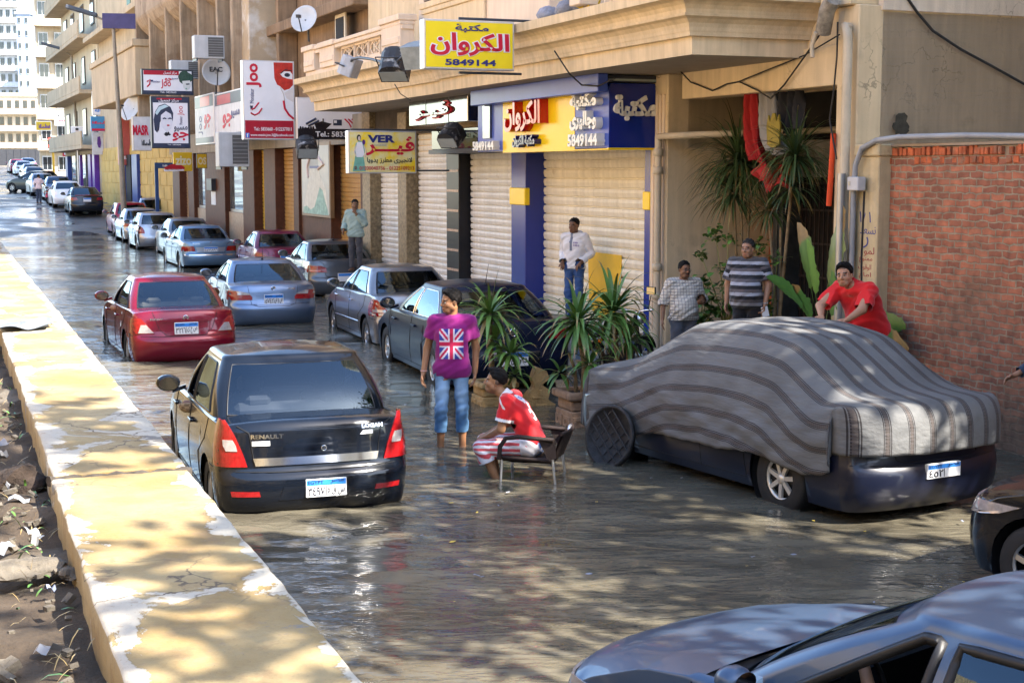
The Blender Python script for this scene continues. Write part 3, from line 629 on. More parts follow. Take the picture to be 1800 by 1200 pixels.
def car(name,label,pos,yaw,mat,st,plate=None,group='cars standing in the flooded street',detail=2,cat='car',rim=RIM,draw_front=False,root=None):
    L=st.get('L',4.4);Wd=st.get('W',1.74);H=st.get('H',1.47);wr=st.get('wr',.31);fo=st.get('fo',.82);wb=st.get('wb',2.6);ro=L-fo-wb
    zb=st.get('belt',.98); zdk=st.get('deck',1.02); zhd=st.get('hood',.94); hatch=st.get('hatch',False)
    ur=st.get('cr',.34); uf=L-.42; hw0=Wd/2; zs=.2
    r=root or empty(name,pos,yaw,label,cat,group)
    def plan(u):
        a=max(0,(1.0-u)/1.0); b=max(0,(u-(L-1.1))/1.1); return 1-.05*a*a-.085*b*b
    def prof(z):
        return float(np.interp(z,[.1,.2,.3,.45,.6,.8,zb,1.2],[.90,.945,.975,.995,1.0,.985,.945,.90]))
    def hw(u,z): return hw0*plan(u)*prof(z)
    usr=st.get('ub_r',.62); usf=L-st.get('cowl',1.22)
    def zsh(u): return float(np.interp(u,[0,ur,usr,usf,usf+.3,L-.5,L-.3,L],[zdk-.07,zdk-.05,zb+.02,zb-.03,zhd-.06,st.get('nose',.74)-.03,.66,.6]))
    # centreline silhouette (u,z) with the matching edge (eu,ez)
    if 'rear' in st: rear=st['rear']
    else: rear=[(.14,.2),(.05,.28),(.01,.40),(.0,.52),(.03,.60),(.055,.615),(.075,.70),(.10,.84),(.12,zdk-.05),(.15,zdk-.012),(.21,zdk)]
    nf=len(rear)
    A=[(u,z,ur+.0*u,min(z,zsh(ur))) for u,z in rear[:-2]]+[(rear[-2][0],rear[-2][1],ur,zsh(ur)),(rear[-1][0],rear[-1][1],ur+.05,zsh(ur+.05))]
    def rear_c(z):
        zz=[p[1] for p in rear]; uu=[p[0] for p in rear]; return float(np.interp(z,zz,uu))
    def rear_pt(a,z,off=0):
        uc=rear_c(z); ye=hw(ur,min(z,zsh(ur)))
        s=1 if a>=0 else -1; aa=abs(a)
        if aa<=ye: q=aa/ye; u=uc+(ur-uc)*gq(q); y=aa
        else: u=ur+(aa-ye); y=hw(u,z)
        return Vector((s*y,u-L/2,z))
    def front_pt(a,z):
        zz=[.2,.3,.46,.58,.66,.74]; uu=[L-.12,L-.03,L,L-.03,L-.07,L-.14]
        uc=float(np.interp(z,zz,uu)); ye=hw(uf,min(z,zsh(uf))); s=1 if a>=0 else -1; aa=abs(a)
        if aa<=ye: q=aa/ye; u=uc+(uf-uc)*gq(q,2.2); y=aa
        else: u=uf-(aa-ye); y=hw(u,z)
        return Vector((s*y,u-L/2,z))
    def side_pt(sgn): return lambda u,z: Vector((sgn*hw(u,z),u-L/2,z))
    qs=[-1,-.985,-.95,-.9,-.82,-.7,-.55,-.35,-.15,0,.15,.35,.55,.7,.82,.9,.95,.985,1]
    mb=MB()
    def strip(A,n,k=4):
        rows=[]
        for u,z,eu,ez in A:
            row=[]
            for q in qs:
                a=abs(q); g=gq(q,n); uu=u+(eu-u)*g; zz=z+(ez-z)*(a**k); ye=hw(eu,ez)
                row.append((q*ye,uu-L/2,zz))
            rows.append(row)
        return rows
    # rear fascia + deck
    A2=list(A)
    if not hatch:
        for t in (.25,.5,.75,1): 
            u=lerp(rear[-1][0],usr+.08,t); z=zdk+ (zb+.055-zdk)*t; eu=max(u,ur+.05+.02*t); A2.append((u,z,eu,zsh(eu)))
    mb.grid(strip(A2,2.6))
    # hood + nose
    Fz=[]
    for t in np.linspace(0,1,9):
        u=lerp(usf-.05,L-.2,t); z=float(np.interp(t,[0,.3,.7,.9,1],[zb+.0,zhd,zhd-.06,zhd-.13,st.get('nose',.74)])); eu=min(u,uf); Fz.append((u,z,eu,zsh(eu)))
    for z in (.70,.66,.58,.46,.3,.2): 
        Fz.append((float(np.interp(z,[.2,.3,.46,.58,.66,.74],[L-.12,L-.03,L,L-.03,L-.07,L-.14])),z,uf,min(z,zsh(uf))))
    mb.grid(strip(Fz,2.2))
    # sides with wheel arches
    wy=[ro,ro+wb]; ra=wr+.055
    us=list(np.arange(ur,uf,.09))+[uf,usr,usf]
    for c in wy:
        us=[u for u in us if not (c-ra-.02<u<c+ra+.02)]
        us+= [c-ra-.0005,c+ra+.0005]+[c+ra*math.cos(t) for t in np.linspace(0,math.pi,15)]
    us=sorted(us); 
    def zlow(u):
        for c in wy:
            if abs(u-c)<=ra: return max(zs,wr+math.sqrt(max(0,ra*ra-(u-c)**2)))
        return zs
    for sg in (-1,1):
        rows=[]
        for u in us:
            z0=zlow(u);z1=zsh(u); col=[(sg*hw(u,lerp(z0,z1,t)),u-L/2,lerp(z0,z1,t)) for t in (0,.06,.15,.3,.45,.6,.75,.88,.96,1)]
            if usr<=u<=usf: col+=[(sg*(hw(u,z1)-.05),u-L/2,z1+.012)]
            else: col+=[(sg*(hw(u,z1)-.004),u-L/2,z1+.002)]
            rows.append(col)
        mb.grid(rows)
    body=obj('body',mb,mat,r,doubles=True)
    # ---- greenhouse
    ze=H-.075; bb=hw0*.93; bt=hw0*st.get('roofw',.70)
    ub_r=usr+.02; ub_f=usf-.0; ut_r=st.get('ut_r',1.28); ut_f=L-st.get('ut_f',1.98); rr=.16
    def gb(v):
        if v<=1: return lerp(bb,bt,v)+.028*math.sin(math.pi*v)
        a=(v-1)*math.pi/2; return bt-.07*(1-math.cos(a))
    def gzv(v,u): 
        zb_=float(np.interp(u,[ub_r,ub_f],[zb+.03,zb-.03]))-.03
        if v<=1: return lerp(zb_,ze,v)
        return ze+.045*math.sin((v-1)*math.pi/2)
    def gr(v): return (lerp(ub_r,ut_r,v)-.05*math.sin(math.pi*min(v,1))) if v<=1 else ut_r+.05*(v-1)
    def gf(v): return (lerp(ub_f,ut_f,v)+.06*math.sin(math.pi*min(v,1))) if v<=1 else ut_f-.05*(v-1)
    def yb(u,v):
        m=(ub_r+ub_f)/2; t=(u-m)/(ub_f-ub_r)*2; return gb(v)*(1-.05*max(0,t)**2-.03*min(0,t)**2)
    def G_rear(q,v):
        u=gr(v)+rr*gq(q,2.4); return Vector((q*yb(gr(v)+rr,v),u-L/2,gzv(v,u)))
    def G_front(q,v):
        u=gf(v)-.24*gq(q,2.0); return Vector((q*yb(gf(v)-.24,v),u-L/2,gzv(v,u)))
    def G_side(sg):
        def f(u,v):
            a=gr(v)+rr; b=gf(v)-.24; uu=min(max(u,a),b); return Vector((sg*yb(uu,v),uu-L/2,gzv(v,uu)))
        return f
    def zv(z): return (z-zb)/(ze-zb)
    vs=[0,.05,.1,.2,.3,.4,.5,.6,.7,.8,.86,.92,.96,1,1.25,1.5,1.75,2]
    # window shapes: rear/front in (q,v); side as polygons in (u,v)
    qr=st.get('qr',.83); vr0,vr1=st.get('vr',(.10,.93))
    sw=st.get('side',None)
    if sw is None:
        f0=lambda v: gr(v)+rr; f1=lambda v: gf(v)-.24
        bp=lerp(ub_r,ub_f,st.get('bp',.56))
        v0,v1=.10,.92
        cp=st.get('cp',.16)
        rq=[(f0(v0)+cp+.02,v0),(bp-.05,v0),(bp-.07,v1),(max(f0(v1),ut_r+.1)+.14,v1),(f0(.62)+cp*.75,.62)]
        fq=[(bp+.05,v0),(f1(v0)-.18,v0),(f1(v1)-.10,v1),(bp+.02,v1)]
        sw=[rq,fq]
    def inpoly(x,y,P):
        c=False;n=len(P)
        for i in range(n):
            (a,b),(d,e)=P[i],P[(i+1)%n]
            if (b>y)!=(e>y) and x<(d-a)*(y-b)/(e-b)+a: c=not c
        return c
    gmb=MB(); Q=[-1,-.95,-.9]+list(np.linspace(-.86,.86,17))+[.9,.95,1]
    def face_grid(f,A,hole):
        n=len(vs); vv=[f(a,v) for a in A for v in vs]; fs=[]
        for i in range(len(A)-1):
            for j in range(n-1):
                if hole((A[i]+A[i+1])/2,(vs[j]+vs[j+1])/2): continue
                fs.append((i*n+j,(i+1)*n+j,(i+1)*n+j+1,i*n+j+1))
        gmb.add(vv,fs,True)
    shr=lambda x: x
    face_grid(G_rear,Q,lambda q,v: abs(q)<qr-.02 and vr0+.01<v<vr1-.01)
    face_grid(G_front,Q,lambda q,v: abs(q)<.90 and .06<v<.93)
    for sg in (-1,1):
        ul=sorted(set(list(np.linspace(ub_r,ub_f,60))))
        polys=[[( (sum(p[0] for p in P)/len(P))+(a-(sum(p[0] for p in P)/len(P)))*.97, b) for a,b in P] for P in sw]
        fn=G_side(sg)
        n=len(vs); ns=56; cols=[[ (lerp(gr(v)+rr,gf(v)-.24,i/ns),v) for v in vs] for i in range(ns+1)]
        vv=[fn(*c) for col in cols for c in col]; fs=[]
        for i in range(ns):
            for j in range(n-1):
                cu=(cols[i][j][0]+cols[i+1][j][0]+cols[i][j+1][0]+cols[i+1][j+1][0])/4; cv=(vs[j]+vs[j+1])/2
                if any(inpoly(cu,cv,P) for P in polys): continue
                fs.append((i*n+j,(i+1)*n+j,(i+1)*n+j+1,i*n+j+1))
        gmb.add(vv,fs,True)
    rows=[]
    for t in np.linspace(0,1,15):
        row=[]
        for q in Q:
            a=G_rear(q,2); b=G_front(q,2); p=a.lerp(b,t); row.append((p.x,p.y,p.z+.045*(1-q*q)*(1-(2*t-1)**4)+.0))
        rows.append(row)
    gmb.grid(rows)
    obj('roof',gmb,mat,r,doubles=True)
    # generic patch on a surface
    def patch(rows,fn,off,cols=8,dens=3,skirt=True):
        R_=[]
        for i in range(len(rows)-1):
            for k in range(dens): 
                t=k/dens; R_.append(tuple(lerp(rows[i][j],rows[i+1][j],t) for j in range(3)))
        R_.append(rows[-1])
        def nrm(a,z):
            e=.01; p=fn(a,z); da=fn(a+e,z)-fn(a-e,z); dz=fn(a,z+e)-fn(a,z-e); n=da.cross(dz)
            if n.length<1e-9: return p,Vector((0,0,0))
            n.normalize()
            c=Vector((p.x,p.y*.6,p.z-.6))
            if n.dot(c)<0: n=-n
            return p,n
        top=[];bot=[]
        for z,a0,a1 in R_:
            ra_=[];rb_=[]
            for k in range(cols+1):
                p,n=nrm(lerp(a0,a1,k/cols),z); ra_.append(p+n*off); rb_.append(p-n*.004)
            top.append(ra_);bot.append(rb_)
        m=MB(); m.grid(top)
        if skirt:
            edge=lambda g:[*g[0],*[q[-1] for q in g[1:]],*g[-1][::-1][1:],*[q[0] for q in g[1:-1]][::-1]]
            a,b=edge(top),edge(bot); m.grid([a,b],wrap=True,smooth=False)
        return m
    def polyline(fn,pts,wd,off,closed=False,n=4):
        P=[]; pts=list(pts)+([pts[0]] if closed else [])
        for (a,b),(c,d) in zip(pts,pts[1:]):
            for k in range(6): P.append(fn(lerp(a,c,k/6),lerp(b,d,k/6)))
        P.append(fn(*pts[-1])); m=MB(); m.tube(P,wd,n,smooth=True); return m
    # panes + trims
    sub=lambda nm,m,mt,par=r: (setattr(m,'v',[tuple(Vector(v)-(par.location if par is not r else Vector((0,0,0)))) for v in m.v]),obj(nm,m,mt,par))[1]
    vR=np.linspace(vr0,vr1,9)
    rw=patch([(v,-qr+ .05*max(0,v-.8),qr-.05*max(0,v-.8)) for v in vR],G_rear,.003,12,1,False)
    pr_=sub('rear_window',rw,CGLASS)
    if detail>1: sub('window_seal',polyline(G_rear,[(-qr,vr0),(qr,vr0),(qr,vr1),(-qr,vr1)],.009,0,True),PLAST,pr_)
    ws=patch([(v,-.9,.9) for v in np.linspace(.06,.93,9)],G_front,.003,12,1,False); sub('windscreen',ws,CGLASS)
    for sg in (-1,1):
        for i,Pp in enumerate(sw):
            c0=sum(p[0] for p in Pp)/len(Pp);c1=sum(p[1] for p in Pp)/len(Pp); fn=G_side(sg)
            m=MB(); ring=[]
            for (a,b),(c,d) in zip(Pp,Pp[1:]+Pp[:1]):
                for k in range(5): ring.append((lerp(a,c,k/5),lerp(b,d,k/5)))
            rows=[[ (lambda p:(p[0]+sg*.004,p[1],p[2]))(fn(lerp(c0,a,t),lerp(c1,b,t))) for a,b in ring] for t in (.02,.35,.7,1)]
            if not (st.get('open') is not None and i==st['open'] and sg==-1):
                m.grid(rows,wrap=True); w=sub('side_window',m,CGLASS)
                par=w
            else: par=r
            if detail>0: sub('window_seal',polyline(fn,Pp,st.get('sealw',.011),0,True),st.get('trim',PLAST),par)
    # cabin
    m=MB(); m.box(-bb+.08,bb-.08,ub_r-L/2+.05,ub_f-L/2-.05,.18,.5); m.box(-bb+.1,bb-.1,ub_r-L/2+.1,ub_r+.62-L/2,.5,zb-.02); m.box(-bb+.1,bb-.1,ub_f-.45-L/2,ub_f-L/2,.5,zb-.04)
    for sg in (-1,1): m.box(sg*(bb-.09),sg*(bb-.04),ub_r-L/2,ub_f-L/2,.3,zb-.03)
    m.box(-hw0+.16,hw0-.16,.5-L/2,L/2-.6,.16,.24); m.box(-hw0+.35,hw0-.35,.22-L/2,ub_r-L/2+.1,.24,zdk-.14)
    sub('cabin',m,TUB)
    if detail>0:
        stc=st.get('seat',SEAT)
        for sx in (-.36,.36):
            y=ub_f-1.22-L/2; m=MB(); m.obox((sx,y,.42),(.23,0,0),(0,.24,0),(0,0,.1)); m.obox((sx,y-.27,.78),(.22,0,0),(0,.07,.02),(0,-.09,.33)); m.obox((sx,y-.39,1.22),(.13,0,0),(0,.045,0),(0,-.02,.09)); sub('seat',m,stc).modifiers.new('b','BEVEL').width=.05
        y=ub_r+.5-L/2; m=MB(); m.obox((0,y+.3,.42),(.58,0,0),(0,.25,0),(0,0,.1)); m.obox((0,y,.78),(.58,0,0),(0,.07,.02),(0,-.1,.3))
        for sx in (-.36,.36): m.obox((sx,y-.1,1.1),(.12,0,0),(0,.04,0),(0,-.01,.06))
        sub('rear_seat',m,stc).modifiers.new('b','BEVEL').width=.04
    # wheels
    for i,c in enumerate(wy):
        for sg in (-1,1):
            x=sg*(hw0*.965); m=MB(); tw=.19
            m.lathe([(.19,-.09),(wr-.03,-.1),(wr-.005,-.07),(wr,-.02),(wr,.02),(wr-.005,.07),(wr-.03,.1),(.2,.095),(.19,.06)],(x-sg*.1,c-L/2,wr),28,'x')
            wh=sub('wheel',m,TYRE)
            m=MB(); xo=x-sg*.025; m.lathe([(.2,-.06*sg),(.205,-.0),(.19,.005*sg),(.18,-.02*sg)],(xo,c-L/2,wr),24,'x')
            ns=st.get('spokes',7)
            if rim is RIMD: m.lathe([(.19,-.012*sg),(.1,.01*sg),(.03,.012*sg),(.001,.012*sg)],(xo,c-L/2,wr),20,'x')
            else:
                m.lathe([(.05,-.03*sg),(.05,-.0),(.001,.004*sg)],(xo,c-L/2,wr),14,'x')
                for k in range(ns):
                    t=2*math.pi*k/ns+.3; d=Vector((0,math.cos(t),math.sin(t))); e=Vector((0,-math.sin(t),math.cos(t)))
                    m.obox(Vector((xo-sg*.018,c-L/2,wr))+d*.115,(.014,0,0),d*.08,e*.021)
            sub('rim',m,rim,wh)
            m=MB(); m.lathe([(.001,0),(ra-.005,0),(ra-.005,.24)],(sg*(hw0*.98-.26),c-L/2,wr),24,'x') if sg>0 else m.lathe([(ra-.005,-.24),(ra-.005,0),(.001,0)],(sg*(hw0*.98-.26),c-L/2,wr),24,'x')
            sub('wheel_well',m,GAP)
    # mirrors + handles + gaps + lamps
    for sg in (() if st.get('nomirror') else (-1,1)):
        y=ub_f-.42-L/2; x=sg*(hw(ub_f-.3,zb)+.16); m=MB(); m.lathe([(.001,-.06),(.06,-.055),(.085,-.02),(.09,.02),(.07,.06),(.001,.085)],(0,0,0),16,'y',sx=1.4*st.get('ms',1),sy=1.0*st.get('ms',1))
        m.xf(Matrix.Translation((x,y+.0,zb+.10))); m.obox((x-sg*.11,y+.02,zb+.035),(.07,0,.02),(0,.025,0),(0,0,.02))
        mr=sub('mirror',m,st.get('mirror',mat)); g=MB(); g.lathe([(.001,-.0),(.074,0)],(0,0,0),16,'y',sx=1.36*st.get('ms',1),sy=.95*st.get('ms',1)); g.xf(Matrix.Translation((x,y-.062,zb+.10))); sub('mirror_glass',g,MIRG,mr)
    if detail>0:
        f0=ub_r; bp=lerp(ub_r,ub_f,st.get('bp',.56))
        for sg in (-1,1):
            fn=side_pt(sg); fo_=lambda u,z,fn=fn,sg=sg: fn(u,z)+Vector((sg*.001,0,0))
            lines=[[(bp,.27),(bp,zsh(bp)-.01)],[(ub_f-.05,.3),(ub_f-.02,zsh(ub_f)-.02)],[(ro+ra+.06,.3),(ro+ra+.10,.62),(ro+.1,.8),(ro+.05,zsh(ro)-.01)],[(ro+ra+.06,.28),(ub_f-.05,.28)]]
            for ln in lines: sub('door_gap',polyline(fo_,ln,.0045,0),GAP)
            for u in (bp-.17,ub_f-1.2 if ub_f-1.2>bp else bp+.85):
                m=MB(); p=fn(bp-.2 if u<bp else bp+.98,zb-.15); 
                for dy in (-.08,.08): m.obox(p+Vector((sg*.012,dy,0)),(.015,0,0),(0,.015,0),(0,0,.014))
                m.obox(p+Vector((sg*.03,0,0)),(.009,0,0),(0,.1,0),(0,0,.016)); sub('door_handle',m,st.get('handle',mat)).modifiers.new('b','BEVEL').width=.006
            if st.get('strip'):
                sub('side_moulding',polyline(lambda u,z,fn=fn,sg=sg: fn(u,z)+Vector((sg*.004,0,0)),[(ro+ra+.07,.50),(ro+wb-ra-.06,.48)],.014,0),st['strip'])
        # boot lid outline and bumper seam
        if not hatch:
            hwid=st.get('bootw',.52); zl=st.get('bootz',.63)
            for ln in st.get('bootlines',[[(-hwid-.1,zdk-.04),(-hwid,zdk-.1),(-hwid+.04,zl+.03),(-hwid+.12,zl),(hwid-.12,zl),(hwid-.04,zl+.03),(hwid,zdk-.1),(hwid+.1,zdk-.04)]]):
                sub('boot_gap',polyline(lambda a,z: rear_pt(a,z)+Vector((0,-.001,0)),ln,.005,0),GAP)
            ye=hw(ur,.615); sub('bumper_gap',polyline(lambda a,z: rear_pt(a,z)+Vector((0,-.001,0)),[(-ye-.25,.63),(-.3,.607),(.3,.607),(ye+.25,.63)],.005,0),GAP)
    for Lm in st.get('lamps',[]):
        rows,mt=Lm[0],Lm[1]
        for sg in (-1,1):
            o=sub('tail_lamp',patch([(z,sg*a,sg*b) for z,a,b in rows],rear_pt,.012,8),mt)
            for rows2,mt2 in Lm[2:]:
                sub('lamp_lens',patch([(z,sg*a,sg*b) for z,a,b in rows2],rear_pt,.017,5),mt2,o)
    for nm,rows,mt,off in st.get('bits',[]): sub(nm,patch(rows,rear_pt,off,10),mt)
    if draw_front:
        for sg in (-1,1):
            hl=sub('headlight',patch([(.58,sg*.36,sg*.62),(.66,sg*.40,sg*.95),(.73,sg*.5,sg*1.12)],front_pt,.012,10),LCLR)
        sub('grille',patch([(.52,-.42,.42),(.66,-.36,.36)],front_pt,.008,10),PLAST)
        sub('intake',patch([(.26,-.6,.6),(.40,-.5,.5)],front_pt,.006,10),PLAST)
    if plate is not None:
        z=plate.get('z',.72); w2=plate.get('w',.20); h2=plate.get('h',.10); cx=plate.get('x',0)
        y=min(rear_pt(cx,z-h2,0).y,rear_pt(cx,z+h2,0).y)-.006
        tl=math.atan2(rear_pt(cx,z+h2).y-rear_pt(cx,z-h2).y,2*h2)
        m=MB(); m.box(cx-w2,cx+w2,y-.008,y+.03,z-h2,z+h2); pl=sub('number_plate',m,PLW); pl.modifiers.new('b','BEVEL').width=.004
        m=MB(); m.box(cx-w2+.008,cx+w2-.008,y-.0105,y-.0085,z+h2*.30,z+h2-.008); sub('blue_band',m,PLB,pl)
        if plate.get('t'):
            t1,t2=plate['t']; 
            def ptext(t,x0,x1,z0,z1):
                sub('plate_text',textmb(t,x0,x1,z0,z1,y-.0095,.003,bold=.01),INK,pl)
            ptext(t1,cx-w2+.02,cx-.012,z-h2*.80,z+h2*.18)
            if t2: ptext(t2,cx+.012,cx+w2-.02,z-h2*.86,z+h2*.22)
            if detail>1: ptext('EGYPT',cx-w2*.9,cx-w2*.15,z+h2*.45,z+h2*.85); ptext('مصر',cx+w2*.2,cx+w2*.85,z+h2*.42,z+h2*.88)
            m=MB(); m.box(cx-.003,cx+.003,y-.0115,y-.0085,z-h2*.85,z+h2*.25); sub('plate_divider',m,INK,pl)
    for t in st.get('texts',[]):
        tx,a0,a1,z0,z1,mt=t; m=textmb(tx,a0,a1,z0,z1,0,.004,bold=.03)
        zc=(z0+z1)/2; m.v=[tuple(rear_pt(v[0],v[2])+Vector((0,v[1]-.001,0))) for v in m.v]; sub('badge',m,CHR)
    if st.get('emblem'):
        a,z,rd,mt=st['emblem']; p=rear_pt(a,z); m=MB(); m.lathe([(rd*.72,-.012),(rd*.85,-.02),(rd,-.012),(rd,.01),(rd*.72,.01)],(p.x,p.y,p.z),20,'y'); m.obox((p.x,p.y-.008,p.z),(rd*1.1,0,rd*.25),(0,.008,0),(0,0,rd*.16)); sub('emblem',m,mt)
    if st.get('aerial'):
        y=lerp(gr(1),gf(1),st['aerial'])-L/2; m=MB(); m.tube([(0,y,H-.01),(0,y-.16,H+.30)],[.006,.003],5); m.lathe([(.03,0),(.02,.03),(.001,.035)],(0,y,H-.012),10); sub('aerial',m,PLAST)
    r['_len']=L
    car.last=dict(rear_pt=rear_pt,G_side=G_side,side_pt=side_pt,L=L,G_rear=G_rear,sub=sub,r=r,patch=patch,hw=hw,G_front=G_front,polyline=polyline,front_pt=front_pt)
    return r
def street_z(x,y): 
    p=Vector((x,y,0)); return zroad((p-G0).dot(UF))
def rear_at(px,Y,yaw,L,z=None):             # root of a car whose rear middle is seen in column px at distance Y
    x=(px-900)/2617*Y; h=Vector((-math.sin(R(yaw)),math.cos(R(yaw)),0)); c=Vector((x,Y,0))+h*(L/2)
    return (c.x,c.y,street_z(c.x,c.y) if z is None else z)
def vert_lamp(): return [([(.63,.62,.98),(.75,.66,1.0),(.9,.72,.98),(1.03,.77,.92)],LRED,([(.73,.70,.86),(.86,.74,.87)],LCLR))]
BLACKP=paint('black',(.004,.006,.011),.2,.1,.0,.5,.2); REDP=paint('maroon',(.17,.004,.018),.25,.4); STEELB=paint('steel_blue',(.14,.19,.28),.3,.7); SILV=paint('silver',(.22,.225,.24),.3,.7,.03); DGREY=paint('dark_grey',(.10,.105,.115),.3,.6,.03)
NAVYP=paint('night_blue',(.005,.008,.022),.3,.0,.0,.1,.12); WINE=paint('wine',(.16,.012,.04),.3,.4); MBLUE=paint('sky_blue',(.13,.22,.33),.3,.5); LSILV=paint('light_silver',(.36,.38,.42),.3,.7); WHT=paint('white',(.68,.69,.72),.3,.1); BLU=paint('blue',(.06,.10,.18),.3,.5); SLATE=paint('slate',(.05,.085,.15),.36,.35,.05,.35)
C1=car('parked_car','black saloon with a chrome boot strip beside the parapet, driver leaning an arm out',(-2.43,15.0,-.22),R(19.5),BLACKP,
 dict(L=4.25,W=1.80,H=1.56,wb=2.63,fo=.78,deck=1.06,belt=.99,hood=.97,ub_r=.62,cowl=1.18,ut_r=1.10,ut_f=1.95,roofw=.74,qr=.86,vr=(.09,.93),open=1,bootw=.60,bootz=.66,seat=SEAT,
  lamps=[([(.66,.62,.90),(.78,.655,.93),(.92,.71,.95),(1.0,.75,.93),(1.07,.79,.88)],LRED,([(.80,.70,.79),(.85,.71,.81),(.90,.735,.81)],LCLR))],
  bits=[('chrome_strip',[(.665,-.55,.55),(.735,-.57,.57)],CHR,.012),('bumper_reflector',[(.40,-.76,-.52),(.445,-.77,-.53)],LRED,.006),('bumper_reflector',[(.40,.52,.76),(.445,.53,.77)],LRED,.006),('plate_recess',[(.36,-.36,.36),(.54,-.30,.30)],paint('black',(0,0,0)),.004),
   ('sticker',[(.845,-.575,-.42),(.885,-.575,-.42)],PLW,.009),('sticker',[(.90,.40,.52),(.935,.43,.52)],PLW,.009)],
  texts=[('RENAULT',-.585,-.30,.905,.945,CHR),('LOGAN',.42,.62,.955,.99,CHR)],emblem=(.06,.80,.026,CHR),
  rear=[(.16,.2),(.06,.27),(.015,.38),(.0,.52),(.02,.585),(.05,.60),(.07,.66),(.085,.80),(.09,.95),(.115,1.035),(.17,1.06)]),
 plate=dict(z=.455,w=.185,h=.082,t=('٣٤٩٧','س ق ه'),x=.06),rim=RIMD)
p=rear_at(322,23.6,22.5,4.43,-.2)
C2=car('parked_car','maroon saloon wading past the parapet with its mirrors out',p,R(22.5),REDP,
 dict(L=4.43,W=1.72,H=1.50,wb=2.6,fo=.85,deck=1.03,ub_r=.62,ut_r=1.35,ut_f=2.0,qr=.86,open=1,seat=SEATB,bootw=.6,bootz=.60,bootlines=[[(-.52,1.0),(-.42,.72),(-.30,.62),(.30,.62),(.42,.72),(.52,1.0)]],
  lamps=[([(.66,.50,1.02),(.74,.56,1.06),(.82,.62,1.12),(.90,.70,1.25)],LRED,([(.67,.51,.74),(.74,.57,.72),(.80,.62,.70)],LCLR))],
  bits=[('number_recess',[(.62,-.34,.34),(.80,-.36,.36)],REDP,.004),('chrome_strip',[(.835,-.42,.42),(.875,-.42,.42)],REDP,.022)],texts=[('SUNNY',-.56,-.36,.87,.90,CHR)],emblem=(0,.90,.045,CHR)),
 plate=dict(z=.735,w=.19,h=.095,t=('٣٢١٦','ص ج ى')),rim=RIMD)
p=rear_at(478,29.3,18,4.5,-.2)
C3=car('parked_car','steel blue saloon with wraparound red lamps in the middle of the street',p,R(18),STEELB,
 dict(L=4.5,W=1.80,H=1.43,wb=2.76,fo=.78,deck=1.0,ub_r=.60,ut_r=1.42,ut_f=2.05,aerial=.1,bootw=.5,bootlines=[[(-.50,.97),(-.44,.62),(-.30,.57),(.30,.57),(.44,.62),(.50,.97)]],
  lamps=[([(.70,.42,1.04),(.76,.42,1.08),(.83,.50,1.12),(.88,.70,1.10)],LRED,([(.80,.44,.70),(.835,.5,.70),(.87,.64,.72)],LCLR))],emblem=(0,.925,.042,CHR),texts=[('320i',.30,.44,.90,.925,CHR)],
  bits=[('number_recess',[(.60,-.33,.33),(.79,-.36,.36)],STEELB,.003)]),plate=dict(z=.71,w=.19,h=.095,t=('٥٧٤٢','ص و ص')))
C4=car('parked_car','silver saloon with tall red lamps parked behind the dark one',tuple(Vector((-1.53,25.73,-.16))+Vector((-.334,.943,0))*2.25),R(19.5),SILV,
 dict(L=4.5,W=1.71,H=1.49,wb=2.7,fo=.86,deck=1.06,belt=1.0,ub_r=.66,ut_r=1.25,ut_f=2.05,strip=CHR,handle=CHR,
  lamps=[([(.68,.58,1.10),(.78,.62,1.12),(.88,.70,1.10),(.97,.78,.98)],LRED,([(.70,.6,.98),(.735,.61,.98)],LCLR),([(.75,.64,.84),(.80,.66,.86)],LCLR))]),plate=dict(z=.72,t=('٢٨١','ب ط')))
p=rear_at(905,20.4,18.5,4.8,-.1)
C5=car('parked_car','very dark blue saloon half hidden by the potted palms',p,R(18.5),NAVYP,
 dict(L=4.8,W=1.86,H=1.50,wb=2.74,fo=.95,deck=1.06,belt=1.0,ub_r=.50,ut_r=1.25,ut_f=2.15,qr=.84,aerial=.08,trim=CHR,spokes=10,wr=.33,bootw=.56,bootlines=[[(-.54,.99),(-.5,.60),(-.40,.56),(.40,.56),(.5,.60),(.54,.99)]],
  lamps=[([(.80,.56,1.10),(.87,.52,1.12),(.93,.62,1.10)],LRED)],emblem=(.02,.91,.062,CHR),bits=[('plate_recess',[(.46,-.36,.36),(.64,-.40,.40)],paint('black',(0,0,0)),.004)]),plate=dict(z=.55,w=.2,h=.1,t=('٦٣٥','د ن')))
p=rear_at(606,36,19,4.55,-.15)
C6=car('parked_car','dark grey saloon with a roof aerial by the white shutters',p,R(19),DGREY,
 dict(L=4.55,W=1.80,H=1.46,wb=2.7,deck=1.05,ub_r=.55,ut_r=1.35,ut_f=2.1,aerial=.1,lamps=[([(.74,.46,1.15),(.84,.46,1.15),(.90,.58,1.05)],LRED,([(.76,.6,.84),(.80,.6,.84)],LPINK))]),plate=dict(z=.62),detail=1)
p=rear_at(503,41.5,19,4.4,-.12)
C7=car('parked_car','wine red saloon near the brown shop pillars',p,R(19),WINE,dict(L=4.4,W=1.75,H=1.46,deck=1.02,lamps=[([(.72,.5,1.05),(.88,.6,1.05)],LRED)]),plate=dict(z=.7),detail=1)
p=rear_at(368,46.3,22,4.6,-.13)
